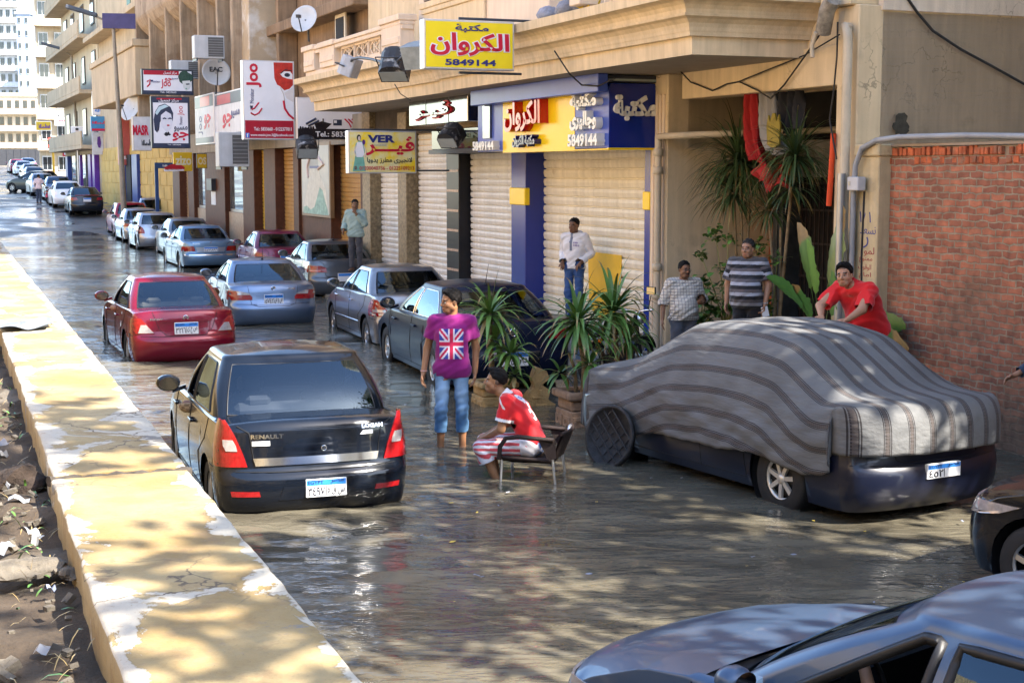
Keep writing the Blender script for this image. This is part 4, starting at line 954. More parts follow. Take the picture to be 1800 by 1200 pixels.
C8=car('parked_car','boxy light blue saloon with ribbed red lamps standing in the water',p,R(22),MBLUE,
 dict(L=4.65,W=1.74,H=1.44,wb=2.8,deck=1.0,ub_r=.85,ut_r=1.5,ut_f=2.15,qr=.84,rear=[(.10,.24),(.03,.32),(.0,.42),(.0,.54),(.02,.58),(.05,.60),(.06,.70),(.07,.84),(.08,.94),(.10,.985),(.16,1.0)],
  lamps=[([(.68,.48,.98),(.76,.50,1.0),(.83,.53,1.0)],LRED)],bits=[('bumper_trim',[(.55,-.8,.8),(.575,-.8,.8)],CHR,.006),('boot_panel',[(.66,-.42,.42),(.80,-.46,.46)],LSILV,.006)],texts=[('E 200',-.55,-.34,.89,.92,CHR)],emblem=(0,.95,.03,CHR)),plate=dict(z=.735,w=.22,h=.07,t=('٤٥٧','٨٩٦')),detail=1)
HB=dict(L=3.95,W=1.70,H=1.50,wb=2.48,fo=.8,belt=1.0,hatch=True,ub_r=.16,cr=.36,ut_r=.52,ut_f=1.95,cowl=1.1,roofw=.74,deck=1.02,cp=.22,
 rear=[(.12,.2),(.04,.28),(.0,.42),(.0,.56),(.03,.64),(.06,.75),(.09,.88),(.11,.97),(.13,1.02)])
def hb(**k): d=dict(HB); d.update(k); return d
p=rear_at(338,52.5,21,4.5,-.1); car('parked_car','silver saloon tucked behind the light blue one',p,R(21),SILV,dict(L=4.5,W=1.72,H=1.45,lamps=[([(.72,.55,1.0),(.86,.6,1.0)],LRED)]),plate=dict(z=.7),detail=0)
p=rear_at(278,57.5,21,3.95,-.07); car('parked_car','light silver hatchback with almond shaped red lamps',p,R(21),LSILV,hb(lamps=[([(.70,.56,.86),(.80,.56,1.06),(.92,.62,1.14),(1.0,.74,1.1)],LRED,([(.78,.66,.80),(.86,.70,.84)],LPINK))]),plate=dict(z=.5),detail=1)
p=rear_at(252,63,21,4.4,-.03); car('parked_car','silver saloon between the hatchback and the red car',p,R(21),LSILV,dict(L=4.4,lamps=[([(.72,.55,1.0),(.86,.6,1.0)],LRED)]),plate=dict(z=.7),detail=0)
p=rear_at(231,69,21,4.2,None); car('parked_car','red tall hatchback at the edge of the flood',p,R(21),paint('bright_maroon',(.28,.01,.03),.3,.4),hb(L=4.2,H=1.58,lamps=[([(.74,.5,1.0),(.88,.6,1.0)],LPINK)]),plate=dict(z=.6),detail=0)
p=rear_at(272,71,16,4.4,None); car('parked_car','grey estate with black roof rails close to the yellow wall',p,R(14),LSILV,hb(L=4.4,H=1.68,belt=1.05,deck=1.06,ut_f=1.9),detail=0)
for sg in (-1,1):
    m=MB(); m.tube([(sg*.58,-1.4,1.64),(sg*.58,-1.35,1.71),(sg*.57,.6,1.71),(sg*.57,.66,1.64)],.022,6); car.last['sub']('roof_rail',m,PLAST)
p=rear_at(152,79,22,4.5,None); car('parked_car','black saloon on the dry rise beyond the flood',p,R(22),paint('black_far',(.015,.017,.022),.25,.3),dict(L=4.5,W=1.75,H=1.46,lamps=[([(.76,.48,1.0),(.90,.52,1.0)],LRED)],bits=[('spoiler',[(1.0,-.6,.6),(1.04,-.6,.6)],LRED,.02)]),plate=dict(z=.78),detail=0)
p=rear_at(121,83.5,22,4.5,None); car('parked_car','white saloon alongside the black one on the rise',p,R(22),WHT,dict(L=4.5),detail=0)
p=rear_at(105,92,22,4.4,None); car('parked_car','dull blue saloon beyond the man with the moped',p,R(22),BLU,dict(L=4.4,H=1.5),detail=0)
p=rear_at(78,100,24,4.4,None); car('parked_car','pale silver saloon in the far kerb row',p,R(24),LSILV,dict(L=4.4),detail=0)
x=(57-900)/2617*107; car('parked_car','dark green hatchback pulling out sideways across the far road',(x,107,street_z(x,107)),R(72),paint('dark_olive',(.03,.035,.035),.3,.3),hb(),detail=0)
for px,Y,lab,mt in ((64,122,'silver hatchback high on the far road',SILV),(58,135,'grey saloon in the far row below the red lit counter',LSILV),(44,150,'pale saloon near the far bend',WHT),(33,160,'dark red saloon at the far bend of the road',WINE),(52,172,'blue saloon at the top of the far road',BLU)):
    p=rear_at(px,Y,24,4.4,None); car('parked_car',lab,p,R(24),mt,dict(L=4.4,lamps=[([(.74,.5,1.0),(.88,.56,1.0)],LRED)]),detail=0)
# near cars at the lower right
C9=car('parked_car','dusty slate saloon in the foreground with its driver at the wheel',(2.15,6.39,-.24),R(39.5),SLATE,dict(L=4.45,W=1.76,H=1.49,wb=2.65,hood=.97,nose=.80,cowl=1.16,ut_f=2.05,ut_r=1.3,open=1,seat=SEAT,bp=.53,ms=.7,sealw=.026),draw_front=True,plate=None)
near=dict(car.last)
C10=car('parked_car','scuffed black saloon whose front corner enters at the right edge',(5.2,9.62,-.06),R(37),BLACKP,dict(L=4.4,W=1.75,H=1.48,nose=.80),draw_front=True)
# covered car
hC=Vector((-math.sin(R(29.5)),math.cos(R(29.5)),0))
C11=car('covered_car','navy black saloon mostly hidden under a striped cloth',tuple(Vector((3.79,12.79,-.10))+hC*2.42),R(29.5),paint('navy_black',(.005,.007,.018),.32,.0,.0,.3),dict(L=4.85,W=1.86,H=1.50,wb=2.75,fo=.95,wr=.34,spokes=7,nomirror=True),plate=dict(z=.54,w=.2,h=.065,t=('٤٥٢','')) ,rim=M('silver_alloy',(.62,.60,.55),.35,.5))
# ------------------------------------------------------------------ people: one smooth field per body, meshed as one surface
def V(*a): return np.array(a,float)
class SDF:
    def __init__(s,k=.03): s.p=[]; s.k=k; s.cuts=[]; s.disp=None
    def cone(s,a,b,ra,rb,k=None,flat=1,front=None,sub=False):
        s.p.append(('c',np.array(a,float),np.array(b,float),ra,rb,s.k if k is None else k,flat,front,sub)); return s
    def ell(s,c,r,ax=None,k=None,sub=False):
        s.p.append(('e',np.array(c,float),np.array(r,float),ax,0,s.k if k is None else k,1,None,sub)); return s
    def cut(s,pt,n): s.cuts.append((np.array(pt,float),np.array(n,float)/np.linalg.norm(n))); return s
    def mesh(s,vox):
        lo=np.full(3,1e9);hi=-lo
        for p in s.p:
            if p[8]: continue
            if p[0]=='c':
                r=max(p[3],p[4])*max(1,p[6]); lo=np.minimum(lo,np.minimum(p[1],p[2])-r);hi=np.maximum(hi,np.maximum(p[1],p[2])+r)
            else: r=p[2].max(); lo=np.minimum(lo,p[1]-r);hi=np.maximum(hi,p[1]+r)
        m=vox*4+.02; lo-=m;hi+=m; n=np.ceil((hi-lo)/vox).astype(int)+1
        D=np.full(n,.2,np.float32)
        ax=[lo[i]+np.arange(n[i])*vox for i in range(3)]
        for t,a,b,ra,rb,k,flat,front,sub in s.p:
            if t=='c': r=max(ra,rb); l=np.minimum(a,b)-r;h=np.maximum(a,b)+r
            else: r=b.max(); l=a-r;h=a+r
            mg=k*1.2+vox*3+.015
            i0=np.maximum(0,np.floor((l-mg-lo)/vox)).astype(int); i1=np.minimum(n,np.ceil((h+mg-lo)/vox).astype(int)+1)
            if (i1<=i0).any(): continue
            X,Y,Z=np.meshgrid(ax[0][i0[0]:i1[0]],ax[1][i0[1]:i1[1]],ax[2][i0[2]:i1[2]],indexing='ij')
            P=np.stack([X,Y,Z],-1)
            if t=='c':
                ab=b-a; pa=P-a
                if flat!=1:
                    f=np.array(front,float); f=f/np.linalg.norm(f); c=pa@f; cb=ab@f; tt=None
                    L2=max(ab@ab,1e-9); tt=np.clip((pa@ab)/L2,0,1); d=pa-tt[...,None]*ab; df=d@f; d=d+((1/flat-1)*df)[...,None]*f
                    q=np.sqrt((d**2).sum(-1)); di=(q-(ra+(rb-ra)*tt))*min(1,flat+.1)
                else:
                    L2=max(ab@ab,1e-9); tt=np.clip((pa@ab)/L2,0,1); d=pa-tt[...,None]*ab; di=np.sqrt((d**2).sum(-1))-(ra+(rb-ra)*tt)
            else:
                pa=P-a
                if ra is not None: pa=pa@np.array(ra,float).T
                q=pa/b; l_=np.sqrt((q**2).sum(-1)); g=np.sqrt(((q/b)**2).sum(-1)); di=l_*(l_-1)/np.maximum(g,1e-6)
            sl=tuple(slice(i0[i],i1[i]) for i in range(3)); A=D[sl]
            if sub:
                h_=np.clip(.5-.5*(A+di)/k,0,1); D[sl]=A+(-di-A)*h_+k*h_*(1-h_)
            else:
                h_=np.clip(.5+.5*(A-di)/k,0,1); D[sl]=A+(di-A)*h_-k*h_*(1-h_)
        if s.disp or s.cuts:
            X,Y,Z=np.meshgrid(*ax,indexing='ij')
            if s.disp: D=D+s.disp(X,Y,Z).astype(np.float32)
            for pt,nn,*_ in s.cuts: D=np.maximum(D,((X-pt[0])*nn[0]+(Y-pt[1])*nn[1]+(Z-pt[2])*nn[2]).astype(np.float32))
        return nets(D,lo,vox)
def nets(D,lo,vox):
    S=D<0
    c=np.stack([S[i:S.shape[0]-1+i,j:S.shape[1]-1+j,k:S.shape[2]-1+k] for i in(0,1) for j in(0,1) for k in(0,1)],-1)
    a=c.any(-1)&~c.all(-1); idx=-np.ones(a.shape,int); I=np.argwhere(a); idx[a]=np.arange(len(I))
    acc=np.zeros((len(I),3));cnt=np.zeros(len(I))
    corners=[(i,j,k) for i in(0,1) for j in(0,1) for k in(0,1)]
    for u in corners:
        for ax in range(3):
            if u[ax]==0:
                v=list(u);v[ax]=1
                d0=D[I[:,0]+u[0],I[:,1]+u[1],I[:,2]+u[2]];d1=D[I[:,0]+v[0],I[:,1]+v[1],I[:,2]+v[2]]
                m=(d0<0)!=(d1<0); t=np.where(m,d0/np.where(np.abs(d0-d1)<1e-9,1e-9,d0-d1),0)
                p=np.array(u,float)+np.outer(t,np.eye(3)[ax]); acc[m]+=p[m];cnt[m]+=1
    V_=(I+acc/np.maximum(cnt,1)[:,None])*vox+lo
    F=[]
    for ax in range(3):
        o=[x for x in range(3) if x!=ax]
        sl0=[slice(None)]*3;sl1=[slice(None)]*3; sl0[ax]=slice(0,-1);sl1[ax]=slice(1,None)
        ch=S[tuple(sl0)]!=S[tuple(sl1)]; E=np.argwhere(ch)
        ok=(E[:,o[0]]>0)&(E[:,o[1]]>0)&(E[:,o[0]]<D.shape[o[0]]-1)&(E[:,o[1]]<D.shape[o[1]]-1); E=E[ok]
        q=[]
        for da,db in((0,0),(1,0),(1,1),(0,1)):
            e=E.copy(); e[:,o[0]]-=da;e[:,o[1]]-=db; q.append(idx[e[:,0],e[:,1],e[:,2]])
        q=np.stack(q,1); inside=S[E[:,0],E[:,1],E[:,2]]; fl=inside if ax!=1 else ~inside
        q[~fl]=q[~fl][:,::-1]; F.append(q)
    return V_,np.concatenate(F)
def mesh_obj(name,VF,mat,parent,colfn=None,smooth_it=1):
    v,f=VF
    lab=np.arange(len(v))                       # keep only the large connected pieces
    while True:
        mn=lab[f].min(1); new=lab.copy()
        for i in range(4): np.minimum.at(new,f[:,i],mn)
        new=new[new]
        if (new==lab).all(): break
        lab=new
    u,ct=np.unique(lab[f[:,0]],return_counts=True); good=set(u[ct>max(40,.10*len(f))].tolist())
    if True:
        kf=np.array([l in good for l in u])[np.searchsorted(u,lab[f[:,0]])]; f=f[kf]; us=np.unique(f); mp=np.zeros(len(v),int); mp[us]=np.arange(len(us)); v=v[us]; f=mp[f]
    if smooth_it:
        for _ in range(smooth_it):
            acc=np.zeros_like(v);c=np.zeros(len(v))
            for i in range(4):
                a=f[:,i];b=f[:,(i+1)%4]; np.add.at(acc,a,v[b]);np.add.at(c,a,1);np.add.at(acc,b,v[a]);np.add.at(c,b,1)
            v=v*.5+.5*acc/np.maximum(c,1)[:,None]
    lo=v.min(0);hi=v.max(0);ce=np.array([(lo[0]+hi[0])/2,(lo[1]+hi[1])/2,lo[2]])
    me=bpy.data.meshes.new(name); me.vertices.add(len(v)); me.vertices.foreach_set('co',(v-ce).ravel())
    me.loops.add(len(f)*4); me.polygons.add(len(f)); me.loops.foreach_set('vertex_index',f.ravel().astype(np.int32))
    me.polygons.foreach_set('loop_start',np.arange(len(f),dtype=np.int32)*4)
    me.update(calc_edges=True); me.polygons.foreach_set('use_smooth',np.ones(len(f),bool))
    if colfn is not None:
        a=me.color_attributes.new('Col','FLOAT_COLOR','POINT'); cc=np.ones((len(v),4)); cc[:,:3]=colfn(v); a.data.foreach_set('color',cc.ravel().astype(np.float32))
    me.materials.append(mat); o=bpy.data.objects.new(name,me); o.location=ce
    if parent is not None and parent.type!='EMPTY': o.location=Vector(ce)-parent.location
    link(o,parent); me.validate(); return o
SKIN=M('skin',(1,1,1),.5,var=.06,vs=20,attr=True,spec=.35); CLOTH=M('cloth',(1,1,1),.9,var=.08,vs=14,bump=.15,bs=160,attr=True,sheen=.2); DENIM=M('denim',(1,1,1),.9,var=.2,vs=9,bump=.25,bs=220,attr=True)
HAIR=M('black_hair',(.006,.005,.005),.7,var=.3,vs=50,bump=.5,bs=140,spec=.15); GHAIR=M('greying_hair',(.03,.028,.027),.8,var=.4,vs=60,bump=.8,bs=140); EYE=M('eye_dark',(.012,.008,.007),.25,var=0); EYEW=M('eye_white',(.26,.24,.22),.4,var=0)
def nrm(v): v=np.array(v,float); return v/np.linalg.norm(v)
def rotz(v,a): c,s_=math.cos(a),math.sin(a); return V(v[0]*c-v[1]*s_,v[0]*s_+v[1]*c,v[2])
def person(label,pos,yaw,h=1.75,pose=None,skin=(.33,.17,.09),shirt=None,trousers=None,hair='short',head=(0,0,0),vox=.007,build=1.0,belly=0,hands=((.35,None),(.35,None)),face=None,holds=None,group=None,parent=None,bare_feet=True):
    """pose: joint overrides in local metres for a 1.75 m figure; +Y is the way the person faces, +X their right"""
    r=parent or empty('person',pos,yaw,label,'person',group)
    s=h/1.75
    J=dict(pelvis=(0,0,.95),waist=(0,.01,1.10),chest=(0,.0,1.30),neck=(0,-.015,1.475),head=(0,.02,1.625),shR=(.185,-.015,1.425),shL=(-.185,-.015,1.425),elR=(.235,-.04,1.14),elL=(-.235,-.04,1.14),wrR=(.25,.03,.895),wrL=(-.25,.03,.895),
      hiR=(.09,0,.92),hiL=(-.09,0,.92),knR=(.10,.02,.50),knL=(-.10,.02,.50),anR=(.105,-.03,.09),anL=(-.105,-.03,.09),toR=(.13,.13,.03),toL=(-.13,.13,.03))
    J.update(pose or {}); J={k:np.array(v,float)*s for k,v in J.items()}
    b=build*s; up=nrm(J['neck']-J['pelvis']); sd=nrm(J['shR']-J['shL']); fr=nrm(np.cross(up,sd))
    hy,hp,hr=head
    hf=nrm(rotz(fr if abs(fr[2])<.5 else V(fr[0],fr[1],0),hy)); hf=nrm(V(hf[0],hf[1],0)); hs=nrm(np.cross(hf,V(0,0,1))); hu=V(0,0,1)
    hf,hu=hf*math.cos(hp)+hu*math.sin(hp),hu*math.cos(hp)-hf*math.sin(hp)
    hs,hu=hs*math.cos(hr)+hu*math.sin(hr),hu*math.cos(hr)-hs*math.sin(hr)
    hc=J['head']; Hs=s*1.02
    HP=lambda x,y,z: hc+(hs*x+hf*y+hu*z)*Hs
    HA=np.stack([hs,hf,hu])
    def torso(S,e=0):
        S.cone(J['hiL'],J['hiR'],.102*b+e,.102*b+e,.05,.86,fr)
        S.cone(J['pelvis'],J['waist'],.125*b+e,.118*b+e,.05,.80,fr)
        S.cone(J['waist']-sd*.03*b,J['chest']-sd*.075*b,.105*b+e,.105*b+e,.05,.85,fr); S.cone(J['waist']+sd*.03*b,J['chest']+sd*.075*b,.105*b+e,.105*b+e,.05,.85,fr)
        S.cone(J['chest']-sd*.07*b,J['shL']*.55+J['neck']*.45-up*.06,.10*b+e,.07*b+e,.05,.8,fr); S.cone(J['chest']+sd*.07*b,J['shR']*.55+J['neck']*.45-up*.06,.10*b+e,.07*b+e,.05,.8,fr)
        S.cone(J['shL'],J['neck']-up*.03,.056*b+e,.056*b+e,.05); S.cone(J['shR'],J['neck']-up*.03,.056*b+e,.056*b+e,.05)
        if belly: S.ell((J['waist']+J['pelvis'])/2+fr*.07*b+up*.05,V(.15,.12,.16)*b*(1+belly*.2)+e,np.stack([sd,fr,up]),.06)
    B=SDF(.025); torso(B,-.006)
    for k in 'RL':
        B.cone(J['sh'+k],J['el'+k],.052*b,.042*b,.03); B.cone(J['el'+k],J['wr'+k],.043*b,.028*s,.02)
        B.cone(J['hi'+k],J['kn'+k],.088*b,.056*b,.03); B.cone(J['kn'+k],J['an'+k],.054*b,.036*s,.025); 
        m_=J['kn'+k]*.65+J['an'+k]*.35; bk=nrm(np.cross(nrm(J['an'+k]-J['kn'+k]),sd)); bk=bk if bk@fr<0 else -bk
        B.cone(m_+bk*.015,m_*.6+J['an'+k]*.4+bk*.008,.046*b,.036*b,.03)
        B.cone(J['an'+k]-V(0,0,.03),J['to'+k],.035*s,.024*s,.02,1); hl=J['an'+k]-(J['to'+k]-J['an'+k])*.25; hl[2]=J['an'+k][2]-.05*s; B.cone(hl,J['an'+k],.03*s,.034*s,.02)
    # head
    B.cone(J['neck']-up*.03,hc-hu*.07*Hs-hf*.02,.058*b,.052*s,.02)
    B.ell(HP(0,-.012,.035),V(.074,.094,.083)*Hs,HA,.02).ell(HP(0,.022,-.035),V(.060,.068,.085)*Hs,HA,.03)
    B.cone(HP(-.022,.058,-.092),HP(.022,.058,-.092),.024*Hs,.024*Hs,.03)
    B.cone(HP(-.045,.01,-.06),HP(.045,.01,-.06),.028*Hs,.028*Hs,.03)
    B.cone(HP(-.034,.080,.018),HP(.034,.080,.018),.011*Hs,.011*Hs,.014); B.cone(HP(-.04,.06,-.03),HP(.04,.06,-.03),.022*Hs,.022*Hs,.02)
    B.ell(HP(.031,.098,-.004),V(.016,.014,.011)*Hs,HA,.012,True).ell(HP(-.031,.098,-.004),V(.016,.014,.011)*Hs,HA,.012,True)
    B.cone(HP(0,.088,.010),HP(0,.108,-.030),.008*Hs,.0125*Hs,.009).cone(HP(-.012,.094,-.036),HP(.012,.094,-.036),.010*Hs,.010*Hs,.008)
    B.cone(HP(-.018,.085,-.066),HP(.018,.085,-.066),.0075*Hs,.0075*Hs,.006).cone(HP(-.014,.083,-.077),HP(.014,.083,-.077),.008*Hs,.008*Hs,.006)
    for q in(-1,1): B.ell(HP(q*.076,-.012,-.010),V(.010,.020,.032)*Hs,HA,.008)
    # hands: palm, four fingers, thumb
    for k,(curl,pn) in zip('RL',hands):
        if curl is None: continue
        w=J['wr'+k]; d=nrm(w-J['el'+k]); 
        if isinstance(pn,tuple) and len(pn)==2: d=nrm(pn[1]); n_=nrm(pn[0])
        else: n_=nrm(pn) if pn is not None else nrm(-(sd if k=='R' else -sd)+fr*.2)
        n_=nrm(n_-d*(n_@d)); sdv=np.cross(d,n_)
        th=sdv if (sdv@fr)>0 else -sdv
        if pn is not None and len(np.shape(pn))==1 and len(pn)==4: th=-th
        for i,off in enumerate((.030,.011,-.009,-.027)):
            kn=w+d*(.092-.004*abs(i-1))*s+th*off*s; B.cone(w+d*.015+th*off*.55*s,kn,.0155*s,.0125*s,.012)
            L_=(.072,.082,.076,.058)[i]*s; c1=curl*(.9+.12*i); d1=nrm(d*math.cos(c1)+n_*math.sin(c1)); c2=curl*2.1; d2=nrm(d*math.cos(c2)+n_*math.sin(c2))
            B.cone(kn,kn+d1*L_*.52,.0098*s,.0088*s,.004).cone(kn+d1*L_*.52,kn+d1*L_*.52+d2*L_*.5,.0088*s,.0072*s,.004)
        tb=w+d*.03*s+th*.026*s; td=nrm(d*.72+th*.6+n_*.35*curl); B.cone(tb,tb+td*.045*s,.0145*s,.011*s,.008).cone(tb+td*.045*s,tb+nrm(td+n_*curl*.6+d*.3)*.075*s,.011*s,.0085*s,.004)
    sk=np.array(skin)
    stub=(face or {}).get('stubble',.25)
    def skcol(v):
        q=(v-hc)@HA.T/Hs; c=np.tile(sk,(len(v),1))
        inh=(np.abs(q).max(1)<.16)
        lip=inh&(np.abs(q[:,0])<.024)&(q[:,1]>.07)&(np.abs(q[:,2]+.071)<.011); c[lip]=sk*.8*np.array([1.0,.72,.72])
        st=inh&(q[:,2]<-.045)&(q[:,1]>-.005)&~lip&(q[:,2]>-.13); c[st]=c[st]*(1-stub)+np.array([.03,.026,.025])*stub
        br=inh&(np.abs(np.abs(q[:,0])-.033)<.020)&(np.abs(q[:,2]-.020+.10*(np.abs(q[:,0])-.033)**1)<.0062)&(q[:,1]>.06); c[br]=(.015,.011,.010)
        sock=inh&(np.abs(np.abs(q[:,0])-.031)<.016)&(np.abs(q[:,2]+.005)<.011)&(q[:,1]>.06); c[sock]*=.80
        if (face or {}).get('moustache'):
            m_=inh&(np.abs(q[:,0])<.030)&(q[:,2]<-.046)&(q[:,2]>-.061)&(q[:,1]>.06); c[m_]=(.02,.016,.014)
        if hair!='none':
            hz=np.where(q[:,1]>.035,.062,-.02-.0*q[:,1]); hh=inh&(q[:,2]>hz)&(q[:,1]<.075)&~((q[:,1]>-.0)&(q[:,2]<.03)); c[hh]=c[hh]*.25+np.array([.012,.01,.009])*.75
        return c
    body=mesh_obj('body',B.mesh(vox),SKIN,r,skcol)
    for q in (-1,1):
        m=MB(); p=HP(q*.031,.079,-.005); m.lathe([(.001,-.009),(.008,-.007),(.0125,0),(.008,.007),(.001,.009)],p,10); e=obj('eye',m,EYEW,r); 
        m=MB(); p2=HP(q*.031,.0868,-.005); m.lathe([(.001,-.0062),(.005,-.004),(.0066,0),(.005,.004),(.001,.0062)],(Vector(p2)-e.location),10); obj('iris',m,EYE,e)
    # hair
    if hair!='none':
        Hh=SDF(.012); e=.006 if hair!='thick' else .016
        Hh.ell(HP(0,-.016,.040),(V(.076,.096,.084)+e*.75)*Hs,HA,.01)
        if hair=='thick':
            Hh.ell(HP(0,.03,.098),V(.060,.062,.034)*Hs,HA,.02)
        if hair=='mohawk':
            Hh.ell(HP(0,.01,.10),V(.042,.095,.038)*Hs,HA,.02)
        Hh.cut(HP(0,.052,.058),(hf*.80-hu*.62)); Hh.cut(HP(0,.02,-.028 if hair!='mohawk' else .03),(-hu+hf*.55)); Hh.cut(HP(0,.0,-.075),-hu)
        f_=60; Hh.disp=lambda X,Y,Z: .003*(np.sin(X*f_*2.1+Z*90)+np.sin(Y*f_*1.7-Z*80+X*50))
        mesh_obj('hair',Hh.mesh(min(vox,.007)),GHAIR if hair=='grey' else HAIR,r,None,0)
    if face and face.get('glasses'):
        m=MB()
        for q in(-1,1): m.tube([HP(q*.031+.019*math.cos(t),.1045-.004*abs(math.cos(t)),-.003+.014*math.sin(t)) for t in np.linspace(0,2*math.pi,13)],.0022,5); m.tube([HP(q*.05,.1,0),HP(q*.077,.04,.002),HP(q*.078,-.01,.0)],.002,5)
        m.tube([HP(-.012,.106,0),HP(.012,.106,0)],.002,5); gl=obj('glasses',m,PLAST,r)
        m=MB()
        for q in(-1,1): m.lathe([(.0005,0),(.018,0)],(0,0,0),12,'y',sx=1,sy=.75); 
    # clothes
    def wr(a,amp): 
        return lambda X,Y,Z: amp*(np.sin(X*23+Z*31+a+np.sin(Z*17+Y*9))+np.sin(Y*29-Z*24+a*2)+.8*np.sin(X*41-Y*35+Z*55+a*3+1.5*np.sin(Z*13))+.6*np.sin(Z*82+X*44-Y*30+a+np.sin(X*31)))*.55
    if shirt:
        S=SDF(.03); lo_=shirt.get('loose',.012); torso(S,lo_); S.cone(J['hiL']*.93+J['hiR']*.07,J['hiR']*.93+J['hiL']*.07,.100*b+lo_,.100*b+lo_,.04,.92,fr)
        for q in (-1,1): S.cone(J['pelvis']+sd*.055*b*q,J['chest']+sd*.07*b*q,.112*b+lo_,.112*b+lo_,.05,.82,fr)
        sl=shirt.get('sleeve',.55)
        for k in 'RL':
            if sl<=1:
                S.cone(J['sh'+k],J['sh'+k]+(J['el'+k]-J['sh'+k])*(sl+.12),.056*b+lo_,(.05+.016*shirt.get('flare',1))*b+lo_,.03)
            else:
                S.cone(J['sh'+k],J['el'+k],.056*b+lo_,.048*b+lo_,.03); S.cone(J['el'+k],J['el'+k]+(J['wr'+k]-J['el'+k])*(sl-1+.08),.048*b+lo_,.036*b+lo_,.02)
        if shirt.get('hood'): S.cone(J['neck']-sd*.07-fr*.05+up*.02,J['neck']+sd*.07-fr*.05+up*.02,.05,.05,.03)
        if shirt.get('collar',True): S.cone(J['neck']-up*.01,J['neck']+up*.028-fr*.004,.066*b,.062*b,.015); 
        hm=shirt.get('hem',.86)*s if 'hem_pt' not in shirt else None
        V_,F_=None,None
        S.cut(J['pelvis']+up*(shirt.get('drop',-.10))*s if hm is None else V(0,0,hm),-up if hm is None else V(0,0,-1))
        S.cut(J['neck']+up*(.040 if not shirt.get('low') else .02),up*1.0-fr*(-.35))
        S.disp=wr(shirt.get('seed',1),shirt.get('wr',.004))
        v,f=S.mesh(shirt.get('vox',vox))
        # open the sleeves cleanly at the cuff
        keep=np.ones(len(v),bool)
        for k in 'RL':
            if sl<=1: a=J['sh'+k]; d=nrm(J['el'+k]-a); Ln=np.linalg.norm(J['el'+k]-a)*sl; rad=.135
            else: a=J['el'+k]; d=nrm(J['wr'+k]-a); Ln=np.linalg.norm(J['wr'+k]-a)*(sl-1); rad=.09
            t=(v-a)@d; dist=np.linalg.norm(v-a-np.outer(t,d),axis=1); tz=np.clip((v-J['pelvis'])@up,0,np.linalg.norm(J['neck']-J['pelvis'])-.06); far=np.linalg.norm(v-J['pelvis']-np.outer(tz,up),axis=1)>.155*b+(.03 if belly else 0); keep&=~((t>Ln)&(dist<rad)&(t<Ln+.14)&far)
        kf=keep[f].all(1); mp=np.cumsum(keep)-1; v=v[keep]; f=mp[f[kf]]
        L_=dict(J=J,up=up,sd=sd,fr=fr,s=s)
        sc=shirt['col']; cf=(lambda v: sc(v,L_)) if callable(sc) else (lambda v: np.tile(np.array(sc),(len(v),1)))
        mesh_obj(shirt.get('name','shirt'),(v,f),CLOTH,r,cf,1)
    if trousers:
        T=SDF(.03); lo_=trousers.get('loose',.014)
        T.cone(J['hiL'],J['hiR'],.102*b+lo_*.7,.102*b+lo_*.7,.05,.88,fr); T.cone(J['pelvis'],J['pelvis']+up*.10*s,.125*b+lo_*.6,.12*b+lo_*.6,.05,.82,fr)
        lg=trousers.get('leg',1.0)
        for k in 'RL':
            T.cone(J['hi'+k],J['kn'+k],.083*b+lo_,.060*b+lo_,.03)
            if lg>0: e=J['kn'+k]+(J['an'+k]-J['kn'+k])*min(1.0,lg+.08); T.cone(J['kn'+k],e,.060*b+lo_,(.052+.01*trousers.get('flare',0))*b+lo_,.03)
        T.cut(J['pelvis']+up*trousers.get('waist',.09)*s,trousers.get('waist_n',up))
        T.disp=wr(trousers.get('seed',4),trousers.get('wr',.005))
        v,f=T.mesh(vox); keep=np.ones(len(v),bool)
        for k in 'RL':
            a=J['kn'+k]; d=nrm(J['an'+k]-a); Ln=np.linalg.norm(J['an'+k]-a)*lg; t=(v-a)@d; dist=np.linalg.norm(v-a-np.outer(t,d),axis=1); keep&=~((t>Ln)&(dist<trousers.get('rad',.16)))
        kf=keep[f].all(1); mp=np.cumsum(keep)-1; v=v[keep]; f=mp[f[kf]]
        L_=dict(J=J,up=up,sd=sd,fr=fr,s=s); tc_=trousers['col']; cf=(lambda v: tc_(v,L_)) if callable(tc_) else (lambda v: np.tile(np.array(tc_),(len(v),1)))
        mesh_obj(trousers.get('name','trousers'),(v,f),DENIM if trousers.get('denim') else CLOTH,r,cf,1)
    person.J=J; person.HP=HP; person.ax=(sd,fr,up)
    return r
def flag_shirt(v,L):
    J,s,up,sd,fr=L['J'],L['s'],L['up'],L['sd'],L['fr']; c=np.tile(V(.20,.008,.135),(len(v),1))
    q=v-J['chest']; x=-(q@sd)/s; z=(q@up)/s+.105; f=q@fr
    w,h=.125,.155
    m=(f>.02)&(np.abs(x)<w)&(np.abs(z)<h)
    nx,nz=x/w,z/h
    red=V(.50,.015,.07);wh=V(.62,.58,.66);bl=V(.03,.05,.28)
    c[m]=bl
    dg=np.minimum(np.abs(nx-nz),np.abs(nx+nz)); c[m&(dg<.30)]=wh; c[m&(dg<.12)]=red
    cr=np.minimum(np.abs(nx),np.abs(nz)*1.15); c[m&(cr<.27)]=wh; c[m&(cr<.155)]=red
    nk=J['neck']; d=np.linalg.norm(v-nk-up*.02,axis=1); c[(d<.083*s)]*=.7
    return c
def jeans(v,L):
    J=L['J']; c=np.tile(V(.07,.16,.30),(len(v),1)); fr=L['fr']
    for k in 'RL':
        a,b=J['hi'+k],J['kn'+k]; t=np.clip((v-a)@(b-a)/((b-a)@(b-a)),0,1.3); d=v-a-np.outer(t,b-a); f=(d@fr)
        c+=np.outer(np.clip(f/.09,0,1)*np.exp(-((t-.55)/.4)**2)*.55,V(.22,.27,.30))
    return c
